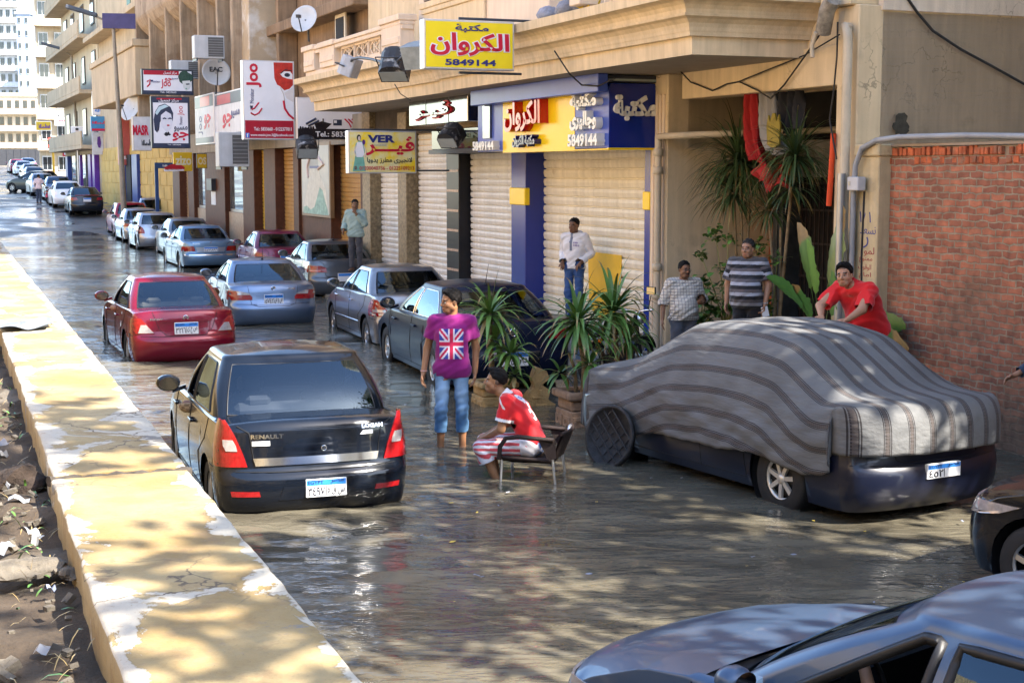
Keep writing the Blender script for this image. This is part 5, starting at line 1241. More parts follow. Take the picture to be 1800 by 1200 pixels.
person('young man in a magenta flag T-shirt and rolled jeans standing in the water',(-.66,16.2,-.10),R(178),1.85,
  dict(head=(.012,.015,1.635),elR=(.265,-.05,1.135),wrR=(.30,.02,.885),elL=(-.245,-.07,1.14),wrL=(-.235,-.03,.89),hiR=(.095,0,.92),knR=(.115,.03,.50),anR=(.13,-.02,.09),knL=(-.10,.0,.50),anL=(-.10,-.05,.09)),
  skin=(.27,.13,.065),shirt=dict(col=flag_shirt,sleeve=.62,hem=.83,name='t_shirt',loose=.017,flare=.7,wr=.0032,vox=.0055),trousers=dict(col=jeans,leg=.58,denim=True,loose=.010,flare=1,name='jeans'),build=.92,hair='thick',head=(R(-60),-.08,.04),vox=.0065,face=dict(stubble=.12),hands=((.45,None),(.4,None)))
m=MB(); Jp=person.J; m.tube([Vector(Jp['wrR']+nrm(Jp['elR']-Jp['wrR'])*.02)+Vector((.033*math.cos(t),.033*math.sin(t),.004*math.sin(t))) for t in np.linspace(0,6.2832,17)],.007,6); obj('bracelet',m,M('pink_band',(.6,.33,.28),.5),bpy.data.objects['person'])
# seated young man and his chair
def jersey(v,L):
    J,s,up,sd,fr=L['J'],L['s'],L['up'],L['sd'],L['fr']; c=np.tile(V(.56,.012,.016),(len(v),1)); wh=V(.66,.64,.64)
    q=v-J['chest']; x=(q@sd)/s; z=(q@up)/s; f=q@fr
    bk=f<-.01
    e=bk&(((x/.085)**2+((z-.085)/.052)**2)<1); c[e]=wh; bl=V(.03,.06,.38)
    for a,b_,w,h in ((-.045,.085,.010,.022),(-.015,.085,.010,.022),(.02,.085,.012,.020),(.045,.09,.006,.02)): 
        c[bk&(np.abs(x-a)<w)&(np.abs(z-b_)<h)&~((np.abs(x-a)<w*.4)&(np.abs(z-b_)<h*.45))]=bl
    c[bk&(np.abs(x+.02)<.012)&(np.abs(z-.118)<.010)]=V(.02,.18,.06)
    ang=np.arctan2(z+.02,x-.0)
    for zc in (-.02,-.125):                                   # a big numeral 3
        d=np.sqrt(x**2+(z-zc)**2); c[bk&(np.abs(d-.05)<.014)&(x>-.03)]=wh
    for k in 'RL':
        a,b_=J['sh'+k],J['el'+k]; t=(v-a)@(b_-a)/((b_-a)@(b_-a)); dd=np.linalg.norm(v-a-np.outer(t,b_-a),axis=1); c[(t>.60)&(dd<.11)]=wh
        st=(t>-.35)&(t<.25)&(dd<.13)&(np.abs(q@fr-.035)<.010); c[st]=wh
    d=np.linalg.norm(v-J['neck']-up*.02,axis=1); c[d<.088*s]=wh
    return c
def shorts(v,L):
    J,s=L['J'],L['s']; c=np.tile(V(.62,.60,.63),(len(v),1)); red=V(.52,.07,.08)
    for k in 'RL':
        a,b_=J['hi'+k],J['kn'+k]; ab=b_-a; t=(v-a)@ab/(ab@ab); d=v-a-np.outer(t,ab); e1=nrm(np.cross(ab,L['sd'])); th=np.arctan2(d@L['sd'],d@e1)
        m=(np.linalg.norm(d,axis=1)<.16)&(t>.18); c[m&((np.floor(th*3.2+1.2*t+.3)%2)==0)]=red
    q=v-J['pelvis']; m=(np.linalg.norm(q-L['up']*.02,axis=1)<.19); st=(np.sin(q[:,0]*95)+np.sin(q[:,2]*95+q[:,1]*60))>.3; c[m]=V(.10,.20,.50); c[m&st]=V(.62,.62,.66)
    return c
sz=.45
person('young man in a red football shirt and striped shorts sitting on the cane chair',(.20,14.62,-.2),R(78),1.76,
  dict(pelvis=(0,-.02,.555),waist=(0,.045,.70),chest=(0,.155,.865),neck=(0,.27,1.005),head=(0,.37,1.145),shR=(.185,.215,.97),shL=(-.185,.215,.97),elR=(.22,.28,.70),elL=(-.215,.27,.70),wrR=(.06,.46,.60),wrL=(-.05,.44,.595),
   hiR=(.10,.0,.53),hiL=(-.10,.0,.53),knR=(.13,.50,.51),knL=(-.13,.48,.49),anR=(.12,.36,.09),anL=(-.10,.30,.09),toR=(.14,.52,.03),toL=(-.12,.47,.03)),
  skin=(.28,.14,.07),shirt=dict(col=jersey,sleeve=.72,hem_pt=1,drop=-.035,name='football_shirt',loose=.014,vox=.0055),trousers=dict(col=shorts,leg=.34,rad=.125,waist=.07,waist_n=(-.0,-.32,.95),name='shorts',loose=.026,flare=2),hair='mohawk',head=(R(10),.14,0),vox=.0065,face=dict(stubble=.25),hands=((.55,(0,.3,-1)),(.6,(0,.2,-1))))
def hoodie(v,L):
    J=L['J'];s=L['s']; c=np.tile(V(.66,.65,.67),(len(v),1)); q=v-J['chest']; x=-(q@L['sd'])/s; z=(q@L['up'])/s; f=q@L['fr']
    c[(f>.03)&(np.abs(x+.012+.03*z)<.022+.02*np.clip(z,0,.1))&(z>-.10)]=V(.16,.19,.26)
    for i,(zc,n_) in enumerate(((.03,3),(-.015,4))):
        for k in range(n_): 
            xc=.045+k*.028; c[(f>.03)&(np.abs(x-xc)<.011)&(np.abs(z-zc)<.015)&~((np.abs(x-xc)<.004)&(np.abs(z-zc)<.008))]=V(.09,.05,.25)
    return c
hx,_=ff(1010,400,.5)
person('youth in a white zip jacket and blue jeans with hands in his pockets',FW(hx,-.5,.50),R(150),1.76,
  dict(elR=(.27,-.10,1.16),wrR=(.17,.10,1.0),elL=(-.27,-.10,1.16),wrL=(-.17,.10,1.0)),skin=(.17,.08,.042),
  shirt=dict(col=hoodie,sleeve=1.9,hem=.90,hood=True,name='zip_jacket',loose=.022,wr=.006),trousers=dict(col=(.04,.09,.24),leg=.98,denim=True,name='jeans'),hair='short',head=(R(-8),-.08,0),vox=.0075,build=.92,hands=((.5,(0,0,-1)),(.5,(0,0,-1))),face=dict(stubble=0))
def checks(v,L):
    q=v-L['J']['chest']; x=q@L['sd'];z=q@L['up']; c=np.tile(V(.56,.53,.47),(len(v),1)); g=((np.mod(x,.042)<.008)|(np.mod(z,.042)<.008)); c[g]=V(.20,.19,.20)
    d=q@L['fr']; c[(d>.05)&(np.abs(x)<.004)]=V(.4,.38,.33); return c
p=FW(ff(1202,500,.8)[0],-.8,.07)
person('man in a checked shirt and grey trousers gesturing with a phone, by the blue post',p,R(192),1.72,
  dict(elR=(.28,-.07,1.16),wrR=(.315,.0,.92),elL=(-.29,-.02,1.18),wrL=(-.20,.20,1.15)),skin=(.21,.105,.06),
  shirt=dict(col=checks,sleeve=1.25,hem=.90,name='checked_shirt',loose=.028,low=True,flare=1.2,wr=.007,vox=.006),trousers=dict(col=(.075,.08,.10),leg=1.0,waist=.10,loose=.026,name='trousers'),hair='short',head=(R(12),-.02,.03),vox=.007,belly=.5,face=dict(stubble=.3,moustache=True,glasses=True),hands=((.3,None),(.5,((.3,.2,.9),(.5,.85,.1)))))
rp=COL.objects[-1]
def polo(v,L):
    q=v-L['J']['chest']; z=(q@L['up'])/L['s']; c=np.tile(V(.07,.065,.075),(len(v),1)); k=np.mod(z+.02,.135); c[k<.042]=V(.33,.35,.42); c[(k>=.042)&(k<.085)]=V(.10,.09,.10); c[(k>=.085)]=V(.016,.017,.022)
    for s_ in 'RL':
        a,b_=L['J']['sh'+s_],L['J']['el'+s_]; t=(v-a)@(b_-a)/((b_-a)@(b_-a)); dd=np.linalg.norm(v-a-np.outer(t,b_-a),axis=1); m=(dd<.10)&(t>.15); kk=np.mod(t*.30,.135); c[m&(kk<.042)]=V(.33,.35,.42); c[m&(kk>=.042)&(kk<.085)]=V(.10,.09,.10); c[m&(kk>=.085)]=V(.016,.017,.022)
    c[z>.155]=V(.06,.06,.07); return c
p=FW(ff(1314,500,.55)[0],-.55,.37)
person('heavy smiling man in a black, grey and pale striped polo holding a paper',p,R(160),1.78,
  dict(elR=(.27,-.06,1.15),wrR=(.28,-.02,.90),elL=(-.275,.0,1.15),wrL=(-.255,.10,.90)),skin=(.34,.18,.11),
  shirt=dict(col=polo,sleeve=.78,hem=.84,name='polo_shirt',loose=.022,flare=1.4,wr=.005,vox=.006),trousers=dict(col=(.012,.012,.015),leg=1.0,name='trousers'),hair='grey',head=(R(-14),-.02,0),vox=.007,build=1.1,belly=1.0,face=dict(stubble=.22),hands=((.4,None),(.7,None)))
Jp=person.J; ro_=[o for o in COL.objects if o.get('label','').startswith('heavy smiling')][0]
m=MB(); m.tube([Vector(Jp['wrL']+nrm(Jp['elL']-Jp['wrL'])*.02)+Vector((.035*math.cos(t),.035*math.sin(t),0)) for t in np.linspace(0,6.2832,17)],.008,6); m.lathe([(.001,-.006),(.02,-.005),(.02,.005),(.001,.006)],Vector(Jp['wrL'])+Vector((-.036,.01,.02)),12,'x'); obj('wrist_watch',m,METAL,ro_)
M_=ro_.matrix_basis.copy(); q=M_@(Vector(Jp['wrL'])+Vector((-.01,.05,-.10)))
m=MB(); m.obox((0,0,0),(.045,.01,.01),(0,.006,0),(-.015,0,.065)); o=tag(obj('folded_paper',m,M('paper_white',(.7,.7,.72),.8)),'small white folded paper in the striped polo man\'s hand','paper'); o.location=q-Vector((0,0,.065))
p=Vector((3.88,16.15,.40))
person('man in a bright red T-shirt leaning with both arms on the covered car roof',p,R(128),1.80,
  dict(pelvis=(0,-.10,.92),waist=(0,-.02,1.05),chest=(0,.10,1.22),neck=(0,.235,1.37),head=(.03,.33,1.49),shR=(.20,.20,1.33),shL=(-.20,.20,1.33),elR=(.27,.42,1.15),elL=(-.27,.40,1.15),wrR=(.10,.60,1.06),wrL=(-.28,.64,1.06),hiR=(.09,-.10,.89),hiL=(-.09,-.10,.89)),
  skin=(.38,.20,.12),shirt=dict(col=(.56,.010,.014),sleeve=.85,hem_pt=1,drop=-.06,name='t_shirt',loose=.02,flare=1.3,wr=.006),trousers=dict(col=(.03,.03,.04),leg=1.0,name='trousers'),hair='thick',head=(R(22),.0,-.15),vox=.0065,build=1.12,belly=.4,face=dict(stubble=.25),hands=((.25,((0,0,-1),(-.6,.8,0))),(.25,((0,0,-1),(.4,.9,-.1)))))
p=FW(ff(625,400,.9)[0],-.9,.62)
person('man in a pale green shirt with a hand at his mouth outside the brown shops',p,R(165),1.74,
  dict(elL=(-.27,.08,1.17),wrL=(-.08,.19,1.42),elR=(.28,-.02,1.16),wrR=(.27,.12,.98)),skin=(.22,.11,.06),
  shirt=dict(col=(.30,.40,.37),sleeve=1.85,hem=.84,name='shirt',loose=.03,wr=.007),trousers=dict(col=(.06,.06,.07),leg=1.0),hair='short',head=(R(25),-.05,0),vox=.009,hands=((.5,None),(.7,((.5,-.3,.6),(.35,.2,.9)))))
# arm with a cigarette at the right edge: a man standing just outside the picture
person('person in a dark navy jumper, only a hand with a cigarette in view',(5.48,14.75,-.03),R(95),1.75,
  dict(elR=(.26,.06,1.14),wrR=(.22,.34,1.01)),skin=(.34,.18,.11),shirt=dict(col=(.03,.045,.08),sleeve=1.82,hem=.84,name='jumper',loose=.02),trousers=dict(col=(.04,.04,.05),leg=1.0),hair='short',vox=.008,hands=((.45,((-.6,0,-.8),(-.05,.9,-.35))),(.4,None)))
# ------------------------------------------------------------------ car cover
def cover_mat():
    m=bpy.data.materials.new('striped_cloth'); m.use_nodes=True; N=m.node_tree.nodes; L=m.node_tree.links; b=N['Principled BSDF']; b.inputs['Roughness'].default_value=.9; b.inputs['Sheen Weight'].default_value=.0
    uv=N.new('ShaderNodeUVMap'); sp=N.new('ShaderNodeSeparateXYZ'); L.new(uv.outputs[0],sp.inputs[0])
    def math_(op,a,b_=None,c=None):
        k=N.new('ShaderNodeMath'); k.operation=op
        for i,x in enumerate((a,b_,c)):
            if x is None: continue
            if isinstance(x,(int,float)): k.inputs[i].default_value=x
            else: L.new(x,k.inputs[i])
        return k.outputs[0]
    t=math_('FRACT',math_('MULTIPLY',sp.outputs[0],1/.215))
    ramp=N.new('ShaderNodeValToRGB'); cr=ramp.color_ramp; cr.interpolation='CONSTANT'
    G=(.108,.110,.112,1);D=(.018,.015,.016,1);B2=(.06,.05,.046,1)
    cr.elements[0].position=0;cr.elements[0].color=G; cr.elements[1].position=.44;cr.elements[1].color=D
    for p,c in ((.475,G),(.50,D),(.53,B2),(.65,D),(.68,G),(.71,D),(.75,G)):
        e=cr.elements.new(p); e.color=c
    L.new(t,ramp.inputs[0])
    # woven checks inside the dark bands
    ck=math_('GREATER_THAN',math_('SINE',math_('MULTIPLY',sp.outputs[1],240)),.2)
    inb=math_('MULTIPLY',math_('GREATER_THAN',t,.50),math_('LESS_THAN',t,.66)); f=math_('MULTIPLY',ck,inb)
    mx=N.new('ShaderNodeMix'); mx.data_type='RGBA'; L.new(math_('MULTIPLY',f,.7),mx.inputs[0]); L.new(ramp.outputs[0],mx.inputs[6]); mx.inputs[7].default_value=(.07,.06,.06,1)
    n=N.new('ShaderNodeTexNoise'); n.inputs['Scale'].default_value=2.2; n.inputs['Detail'].default_value=7; tc=N.new('ShaderNodeTexCoord'); L.new(tc.outputs['Object'],n.inputs[0])
    r=N.new('ShaderNodeMapRange'); r.inputs[1].default_value=.3; r.inputs[2].default_value=.7; r.inputs[3].default_value=.8; r.inputs[4].default_value=1.15; L.new(n.outputs[0],r.inputs[0])
    mm=N.new('ShaderNodeMix'); mm.data_type='RGBA'; mm.blend_type='MULTIPLY'; mm.inputs[0].default_value=1; L.new(mx.outputs[2],mm.inputs[6]); L.new(r.outputs[0],mm.inputs[7]); L.new(mm.outputs[2],b.inputs['Base Color'])
    n2=N.new('ShaderNodeTexNoise'); n2.inputs['Scale'].default_value=9; n2.inputs['Detail'].default_value=4; mp=N.new('ShaderNodeMapping'); mp.inputs['Scale'].default_value=(1,.35,1.6); L.new(tc.outputs['Object'],mp.inputs[0]); L.new(mp.outputs[0],n2.inputs[0])
    bp=N.new('ShaderNodeBump'); bp.inputs['Strength'].default_value=.6; bp.inputs['Distance'].default_value=.03; L.new(n2.outputs[0],bp.inputs['Height']); L.new(bp.outputs[0],b.inputs['Normal'])
    return m
def car_cover():
    L=4.85; pos=C11.location; rz=C11.rotation_euler[2]
    r=empty('car_cover',pos,rz,'grey cloth with dark woven stripes draped over the navy car','car cover')
    DZ=.06; S=[(-.07,.67),(-.08,.78),(-.06,.95),(.03,1.06),(.45,1.10),(.62,1.14),(.95,1.33),(1.28,1.51),(1.7,1.575),(2.3,1.59),(2.85,1.55),(3.2,1.40),(3.65,1.16),(4.0,1.05),(4.5,.94),(4.8,.78),(4.92,.6),(4.95,.42),(4.96,.3)]
    d=[0]
    for a,b in zip(S,S[1:]): d.append(d[-1]+math.hypot(b[0]-a[0],b[1]-a[1]))
    tt=np.linspace(0,d[-1],150); su=np.interp(tt,d,[p[0] for p in S]); sz=np.interp(tt,d,[p[1]+DZ*min(1,max(0,(p[1]-.6)*3)) for p in S])
    ker=np.hanning(9);ker/=ker.sum(); pu=np.pad(su,4,'edge');pz=np.pad(sz,4,'edge'); su=np.convolve(pu,ker,'valid');sz=np.convolve(pz,ker,'valid')
    hem=lambda u: float(np.interp(u,[-.1,.25,.5,.75,1.0,1.3,1.7,2.3,3.0,3.6,4.0,4.4,4.8,5],[.67,.62,.50,.44,.46,.52,.53,.50,.45,.38,.32,.28,.26,.26]))
    hwid=lambda u: float(np.interp(u,[-.1,.1,.4,1,2,3.6,4.2,4.6,4.8,5],[.60,.80,.945,.97,.975,.965,.93,.84,.70,.55]))
    nq=75; qs=np.linspace(-1,1,nq); rows=[];uvs=[]
    for i,(u,z) in enumerate(zip(su,sz)):
        row=[]
        roof=float(np.interp(u,[.9,1.5,3.0,3.7],[0,1,1,0]))**.6
        W_=hwid(min(max(u,.42),4.45)); ue=min(max(u,.42),4.45); h=hem(ue); sm_=min(1,max(0,(u+.02)/1.1))*min(1,max(0,(4.95-u)/.7)); sm_=sm_*sm_*(3-2*sm_); zsd=min(z-.02,lerp(z-.02,lerp(.93,.96,roof),sm_))
        for q in qs:
            a=abs(q); s=1 if q>=0 else -1
            k=.60
            if a<=k:
                t=a/k; 
                y=t*lerp(W_*.97,.945,roof)*lerp(1,1,roof)
                # tent across the roof: flat crown then falling to the shoulder
                fl=lerp(t**5, (max(0,t-.42)/.58)**2.5, roof)
                zz=z+(zsd-z)*fl
                g=gq(t,2.7); uu=u+(ue-u)*g
            else:
                t=(a-k)/(1-k); zz=zsd+(h+.006*math.sin(ue*9)+.004*math.sin(ue*31+1)-zsd)*t; y=lerp(.93 if roof>0 else W_*.97,W_,1) if False else (lerp(W_*.97,.945,roof)+(W_+.015-lerp(W_*.97,.945,roof))*min(1,t*2.2)); uu=ue
            # folds
            fo=.020*math.sin(uu*2.6+q*9)+.013*math.sin(uu*6.3-q*21+1)+.008*math.sin(uu*15+q*33+math.sin(uu*4))+.007*math.sin(uu*11-q*47+2*math.sin(q*6))
            amp=.35+.9*max(0,a-.45)
            y+=fo*amp*(1 if a>.5 else .1); zz+=fo*.35*(.4+roof*.2)
            if a>k: zz+=.02*math.sin(uu*3.4+2*s)*(a-k)/(1-k)
            row.append((s*y,uu-L/2,zz+.012)); pass
        rows.append(row)
    for i,row in enumerate(rows):               # the weave runs on from the centre line: arc length across, length along
        mid=nq//2; c=[0]*nq
        for j in range(mid+1,nq): c[j]=c[j-1]+math.hypot(row[j][0]-row[j-1][0],row[j][2]-row[j-1][2])
        for j in range(mid-1,-1,-1): c[j]=c[j+1]-math.hypot(row[j][0]-row[j+1][0],row[j][2]-row[j+1][2])
        uvs+=[(v+.55+.02*math.sin(su[i]*2.1+k*.1),tt[i]) for k,v in enumerate(c)]
    m=MB(); m.grid(rows); m.uv=uvs
    o=obj('cloth',m,cover_mat(),r); md=o.modifiers.new('thick','SOLIDIFY'); md.thickness=.006; md.offset=1
    return r
car_cover()
# ------------------------------------------------------------------ plants
LEAF=M('palm_leaf',(1,1,1),.42,var=.15,vs=10,attr=True,spec=.4); STEM=M('palm_stem',(.20,.14,.075),.9,var=.4,vs=12,bump=.6,bs=50); TERRA=M('terracotta',(.36,.13,.06),.75,var=.2,vs=6,bump=.2); SOILM=M('potting_soil',(.05,.035,.025),.95)
def blade(mb,cols,p,d,L,w,droop,col,fold=.25,n=7,up=Vector((0,0,1)),shape=None):
    p=Vector(p); d=Vector(d).normalized(); side=d.cross(up); brown=math.sin(d.x*91+d.y*57+L*33)>.2
    if side.length<.05: side=Vector((1,0,0))
    side.normalize(); vs=[]; 
    for i in range(n+1):
        t=i/n; ww=w*(shape(t) if shape else min(1,(.35+t*3))*(1-t**2.2))
        dd=(d+Vector((0,0,-1))*droop*t*t*1.6).normalized(); nn=side.cross(dd)
        if i: p=p+dd*(L/n)
        vs+= [p-side*ww+nn*ww*fold,p,p+side*ww+nn*ww*fold]
    fs=[]
    for i in range(n):
        for k in (0,1): a=i*3+k; fs.append((a,a+1,a+4,a+3))
    mb.add(vs,fs,True)
    for i in range(n+1):
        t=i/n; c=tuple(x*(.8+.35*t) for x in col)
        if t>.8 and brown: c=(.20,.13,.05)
        cols+= [c,tuple(x*1.15 for x in c),c]
def rosette(mb,cols,c,n,L,w,rng,base=(.06,.135,.03),old=.2,updir=(0,0,1)):
    for i in range(n):
        az=i*2.399963+rng.uniform(-.3,.3); el=math.asin(max(-1,min(1,1-1.75*(i+.5)/n)))*.95+rng.uniform(-.1,.1)
        d=Vector((math.cos(az)*math.cos(el),math.sin(az)*math.cos(el),math.sin(el)))
        k=rng.uniform(.75,1.2); cc=tuple(x*k for x in base)
        if el<-.3 and rng.random()<old: cc=(.22*k,.17*k,.06*k)
        blade(mb,cols,Vector(c)+d*.03,d,L*rng.uniform(.75,1.1)*(1 if el>-.4 else .8),w*rng.uniform(.8,1.15),.25+.55*math.cos(el)+rng.uniform(0,.25),cc)
def plant(name,pos,label,rosettes,stems,group=None,seed=1,cat='plant',L=.62,w=.030,n=60,base=(.065,.14,.028)):
    r=empty(name,pos,0,label,cat,group); rng=random.Random(seed); mb=MB(); cols=[]
    for (c,nn,ll) in rosettes: rosette(mb,cols,Vector(c),nn or n,ll or L,w,rng,base)
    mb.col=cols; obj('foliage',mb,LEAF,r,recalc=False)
    for pts,rad in stems:
        m=MB(); m.tube(pts,[rad*1.25]+[rad]*(len(pts)-2)+[rad*.85],8); obj('stem',m,STEM,r)
    return r
def key_planter(name,pos,rz,w,h,label,mat,rim=True):
    r=empty(name,pos,rz,label,'planter'); m=MB()
    ow=w/2
    m.box(-ow,ow,-ow,ow,0,h*.62); 
    b=obj('box',m,mat,r,.012)
    m=MB(); m.box(-ow*.93,ow*.93,-ow*.93,ow*.93,h*.62,h*.84); obj('neck',m,mat,r,.02)
    m=MB(); t=ow*1.18; hh=.06
    for a,b_,c,d in ((-t,t,-t,-t+.10),(-t,t,t-.10,t),(-t,-t+.10,-t+.10,t-.10),(t-.10,t,-t+.10,t-.10)): m.box(a,b_,c,d,h*.84,h)
    obj('rim',m,mat,r,.03,bseg=2)
    m=MB(); m.box(-t+.1,t-.1,-t+.1,t-.1,h*.80,h*.93); obj('soil',m,SOILM,r)
    m=MB(); k=w/9; z0=h*.12;z1=h*.52;dz=(z1-z0)/5
    def seg(f,x0,x1,za,zb):
        if f==0: m.box(x0,x1,-ow-.014,-ow+.005,za,zb)
        elif f==1: m.box(-ow-.014,-ow+.005,x0,x1,za,zb)
        elif f==2: m.box(ow-.005,ow+.014,x0,x1,za,zb)
    for f in (0,1,2):
        for c in (-w*.25,w*.25):
            a=c-w*.2;b_=c+w*.2
            seg(f,a,b_,z1-dz,z1); seg(f,a,a+k*.8,z0,z1-dz-.001); seg(f,a+k*.8+.001,c+k*.8,z0,z0+dz); seg(f,b_-k*.8,b_,z0+dz*2,z1-dz-.001); seg(f,c,b_-k*.8-.001,z0+dz*2,z0+dz*3)
        seg(f,-ow,ow,.0,z0*.5)
    obj('key_relief',m,mat,r,.004)
    return r
STN=M('planter_stone',(.24,.155,.10),.85,var=.3,vs=6,bump=.5,bs=40); STN2=M('ochre_stone',(.33,.215,.09),.85,var=.35,vs=7,bump=.6,bs=40)
pB=Vector((gz(1008,752).x+.12,17.75,-.2)); key_planter('planter',pB,R(20),.50,.62,'square brown planter with Greek key relief beside the leaning iron lid',STN)
rel=lambda px,py,Y,o: gy(px,py,Y)-Vector(o)
o_=pB+Vector((0,0,.55))
plant('yucca',o_,'tall potted yucca with two heads in the brown square planter',[(rel(1016,566,17.6,o_),70,.70),(rel(1038,640,17.4,o_),22,.40),(rel(985,655,17.8,o_),14,.36)],[([(.02,0,0),(.03,0,.35),rel(1016,572,17.6,o_)],.038),([(-.07,.05,0),(-.09,0,.3),rel(1000,620,17.7,o_)],.022),([(.12,-.04,0),(.10,-.05,.2),rel(1038,640,17.4,o_)],.028)],'yuccas in planters',3,w=.034)
o_=Vector((gy(1092,640,19.4).x,19.4,0)); 
plant('yucca',o_,'yucca with a single wide head in front of the motorbike',[(rel(1078,548,19.4,o_),75,.80),(rel(1105,600,19.3,o_),30,.45)],[([(.0,0,.0),(-.03,0,.4),rel(1078,552,19.4,o_)],.034),([(.06,0,0),(.08,0,.2),rel(1105,603,19.3,o_)],.03)],'yuccas in planters',5,w=.034)
m=MB(); m.lathe([(.001,0),(.17,0),(.22,.30),(.25,.30),(.25,.36),(.20,.36),(.19,.32),(.001,.31)],(0,0,0),20); o=tag(obj('flower_pot',m,TERRA),'red clay pot holding the single headed yucca','pot'); o.location=o_+Vector((.02,0,-.33))
pA=Vector((gz(868,700).x,19.35,-.2)); key_planter('planter',pA,R(20),.46,.50,'ochre planter with Greek key relief behind the seated man',STN2)
o_=pA+Vector((0,0,.42))
plant('yucca',o_,'leafy yucca growing from the ochre planter beside the dark blue car',[(rel(862,553,19.2,o_),62,.66),(rel(898,622,19.0,o_),40,.46),(rel(872,600,19.2,o_),26,.45),(rel(905,660,19.0,o_),16,.35)],[([(0,0,0),(-.03,0,.4),rel(862,560,19.2,o_)],.035),([(.1,0,0),(.13,-.05,.2),rel(898,626,19.0,o_)],.03)],'yuccas in planters',8,w=.032,base=(.085,.17,.035))
# broken corner of an ochre planter standing on end
pS=Vector((gz(945,706).x,19.2,-.15)); r=empty('stone_block',pS,R(15),'broken ochre stone corner with carved key pattern standing in the water','stone block'); m=MB()
m.prism([(-.20,0),(.24,0),(.22,.16),(.12,.22),(.15,.34),(.04,.42),(.14,.5),(.10,.60),(-.04,.66),(-.10,.5),(-.06,.40),(-.18,.28)],-.07,.09,'y'); obj('block',m,STN2,r,.02)
m=MB()
for a,b_,c,d in ((-.12,.10,.03,.07),(.06,.10,.07,.17),(-.05,.06,.14,.17),(-.14,-.10,.03,.2),(-.10,.02,.24,.27),(-.01,.03,.28,.36)): m.box(a,b_,-.085,-.065,c,d)
obj('key_relief',m,STN2,r,.006)
# entrance plants (facade frame)
def fplant(name,x,y,z,label,ros,stems,**k):
    o=FW(x,y,z); M3=Matrix.Rotation(FANG,3,'Z'); return plant(name,o,label,[(M3@(Vector(c)-Vector((x,y,z))),n,l) for c,n,l in ros],[([M3@(Vector(q)-Vector((x,y,z))) for q in pts],rd) for pts,rd in stems],**k)
def fq(px,py,o): x,z=ff(px,py,o); return (x,-o,z)
DR=(.045,.075,.022)
a=fq(1303,560,-.4); 
fplant('dracaena',a[0],.4,.36,'tall palm like dracaena with a huge spiky head beside the flag',[(fq(1300,285,-.4),230,1.05),(fq(1288,340,-.3),110,.85),(fq(1325,300,-.6),90,.9)],[([(a[0]-.12,.4,.36),(a[0]-.1,.4,1.2),fq(1290,330,-.4)],.018),([(a[0],.45,.36),(a[0],.42,1.2),fq(1303,320,-.4)],.018),([(a[0]+.1,.4,.36),(a[0]+.13,.4,1.2),fq(1318,330,-.5)],.018)],seed=11,w=.017,base=DR)
b=fq(1365,560,.1)
fplant('dracaena',b[0],-.1,.36,'second tall dracaena with pale stems in the big clay pot',[(fq(1398,275,.0),170,.8),(fq(1352,370,.0),50,.55),(fq(1390,330,.1),50,.6)],[([(b[0],-.1,.7),(b[0]-.05,-.1,1.4),fq(1352,380,.0)],.022),([(b[0]+.03,-.1,.7),(b[0]+.12,-.1,1.5),fq(1396,290,.0)],.024),([(b[0]+.06,-.1,.7),(b[0]+.1,-.1,1.2),fq(1372,400,.0)],.018)],seed=12,w=.017,base=DR)
def pot(px,y,z,rad,h,label,mat=TERRA):
    x=fx(px,-y); m=MB(); m.lathe([(.001,0),(rad*.72,0),(rad*.74,.04),(rad*.95,h*.86),(rad*1.06,h*.86),(rad*1.06,h),(rad*.9,h),(rad*.86,h*.9),(.001,h*.88)],(0,0,0),28)
    o=tag(obj('flower_pot',m,mat),label,'pot'); o.location=FW(x,y,z); return x
pot(1366,-.1,.36,.30,.52,'big round terracotta pot of the pale stemmed dracaena')
xg=pot(1292,-.15,.36,.19,.42,'tapered terracotta pot behind the striped polo man'); xg2=pot(1240,-.25,.2,.15,.3,'small dark pot near the grey trousered man',M('dark_pot',(.06,.05,.045),.7))
pot(1303,.4,.36,.24,.3,'low clay pot under the tall dracaena')
def bushy(name,px,y,zb,label,clusters,seed,leafL=.10,leafw=.032,col=(.075,.15,.025)):
    x=fx(px,-y); o=FW(x,y,zb); M3=Matrix.Rotation(FANG,3,'Z'); r=empty(name,o,FANG,label,'plant'); rng=random.Random(seed); mb=MB(); cols=[]; st=MB()
    prev=None
    for (cx,cy,o2,n,rad) in clusters:
        cX,cZ=ff(cx,cy,-y+o2); c=Vector((cX-x,-o2,cZ-zb))
        for i in range(n):
            p=c+Vector((rng.gauss(0,1),rng.gauss(0,1),rng.gauss(0,.8)))*rad*.55; d=Vector((rng.uniform(-1,1),rng.uniform(-1,1),rng.uniform(-.5,.9))); k=rng.uniform(.6,1.4)
            blade(mb,cols,p,d,leafL*rng.uniform(.7,1.3),leafw*rng.uniform(.7,1.2),.5,tuple(v*k for v in col),.15,4,shape=lambda t: math.sin(math.pi*min(1,t*.93+.07))**.8)
        b_=Vector((rng.uniform(-.04,.04),rng.uniform(-.04,.04),.02)); st.tube([b_,b_.lerp(c,.5)+Vector((rng.uniform(-.05,.05),0,.03)),c],[.011,.009,.006],6)
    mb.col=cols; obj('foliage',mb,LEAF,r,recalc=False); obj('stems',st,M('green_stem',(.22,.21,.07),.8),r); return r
bushy('umbrella_plant',1278,-.1,.75,'lanky umbrella plant with leaf clusters on thin stems against the cream wall',[(1258,412,0,40,.13),(1280,420,0,22,.11),(1232,447,.05,26,.10),(1272,475,0,34,.12),(1283,505,0,40,.15),(1300,470,-.05,30,.12),(1285,535,.05,50,.14),(1270,540,.1,30,.12),(1322,440,-.1,34,.14),(1338,430,-.1,26,.12)],21)
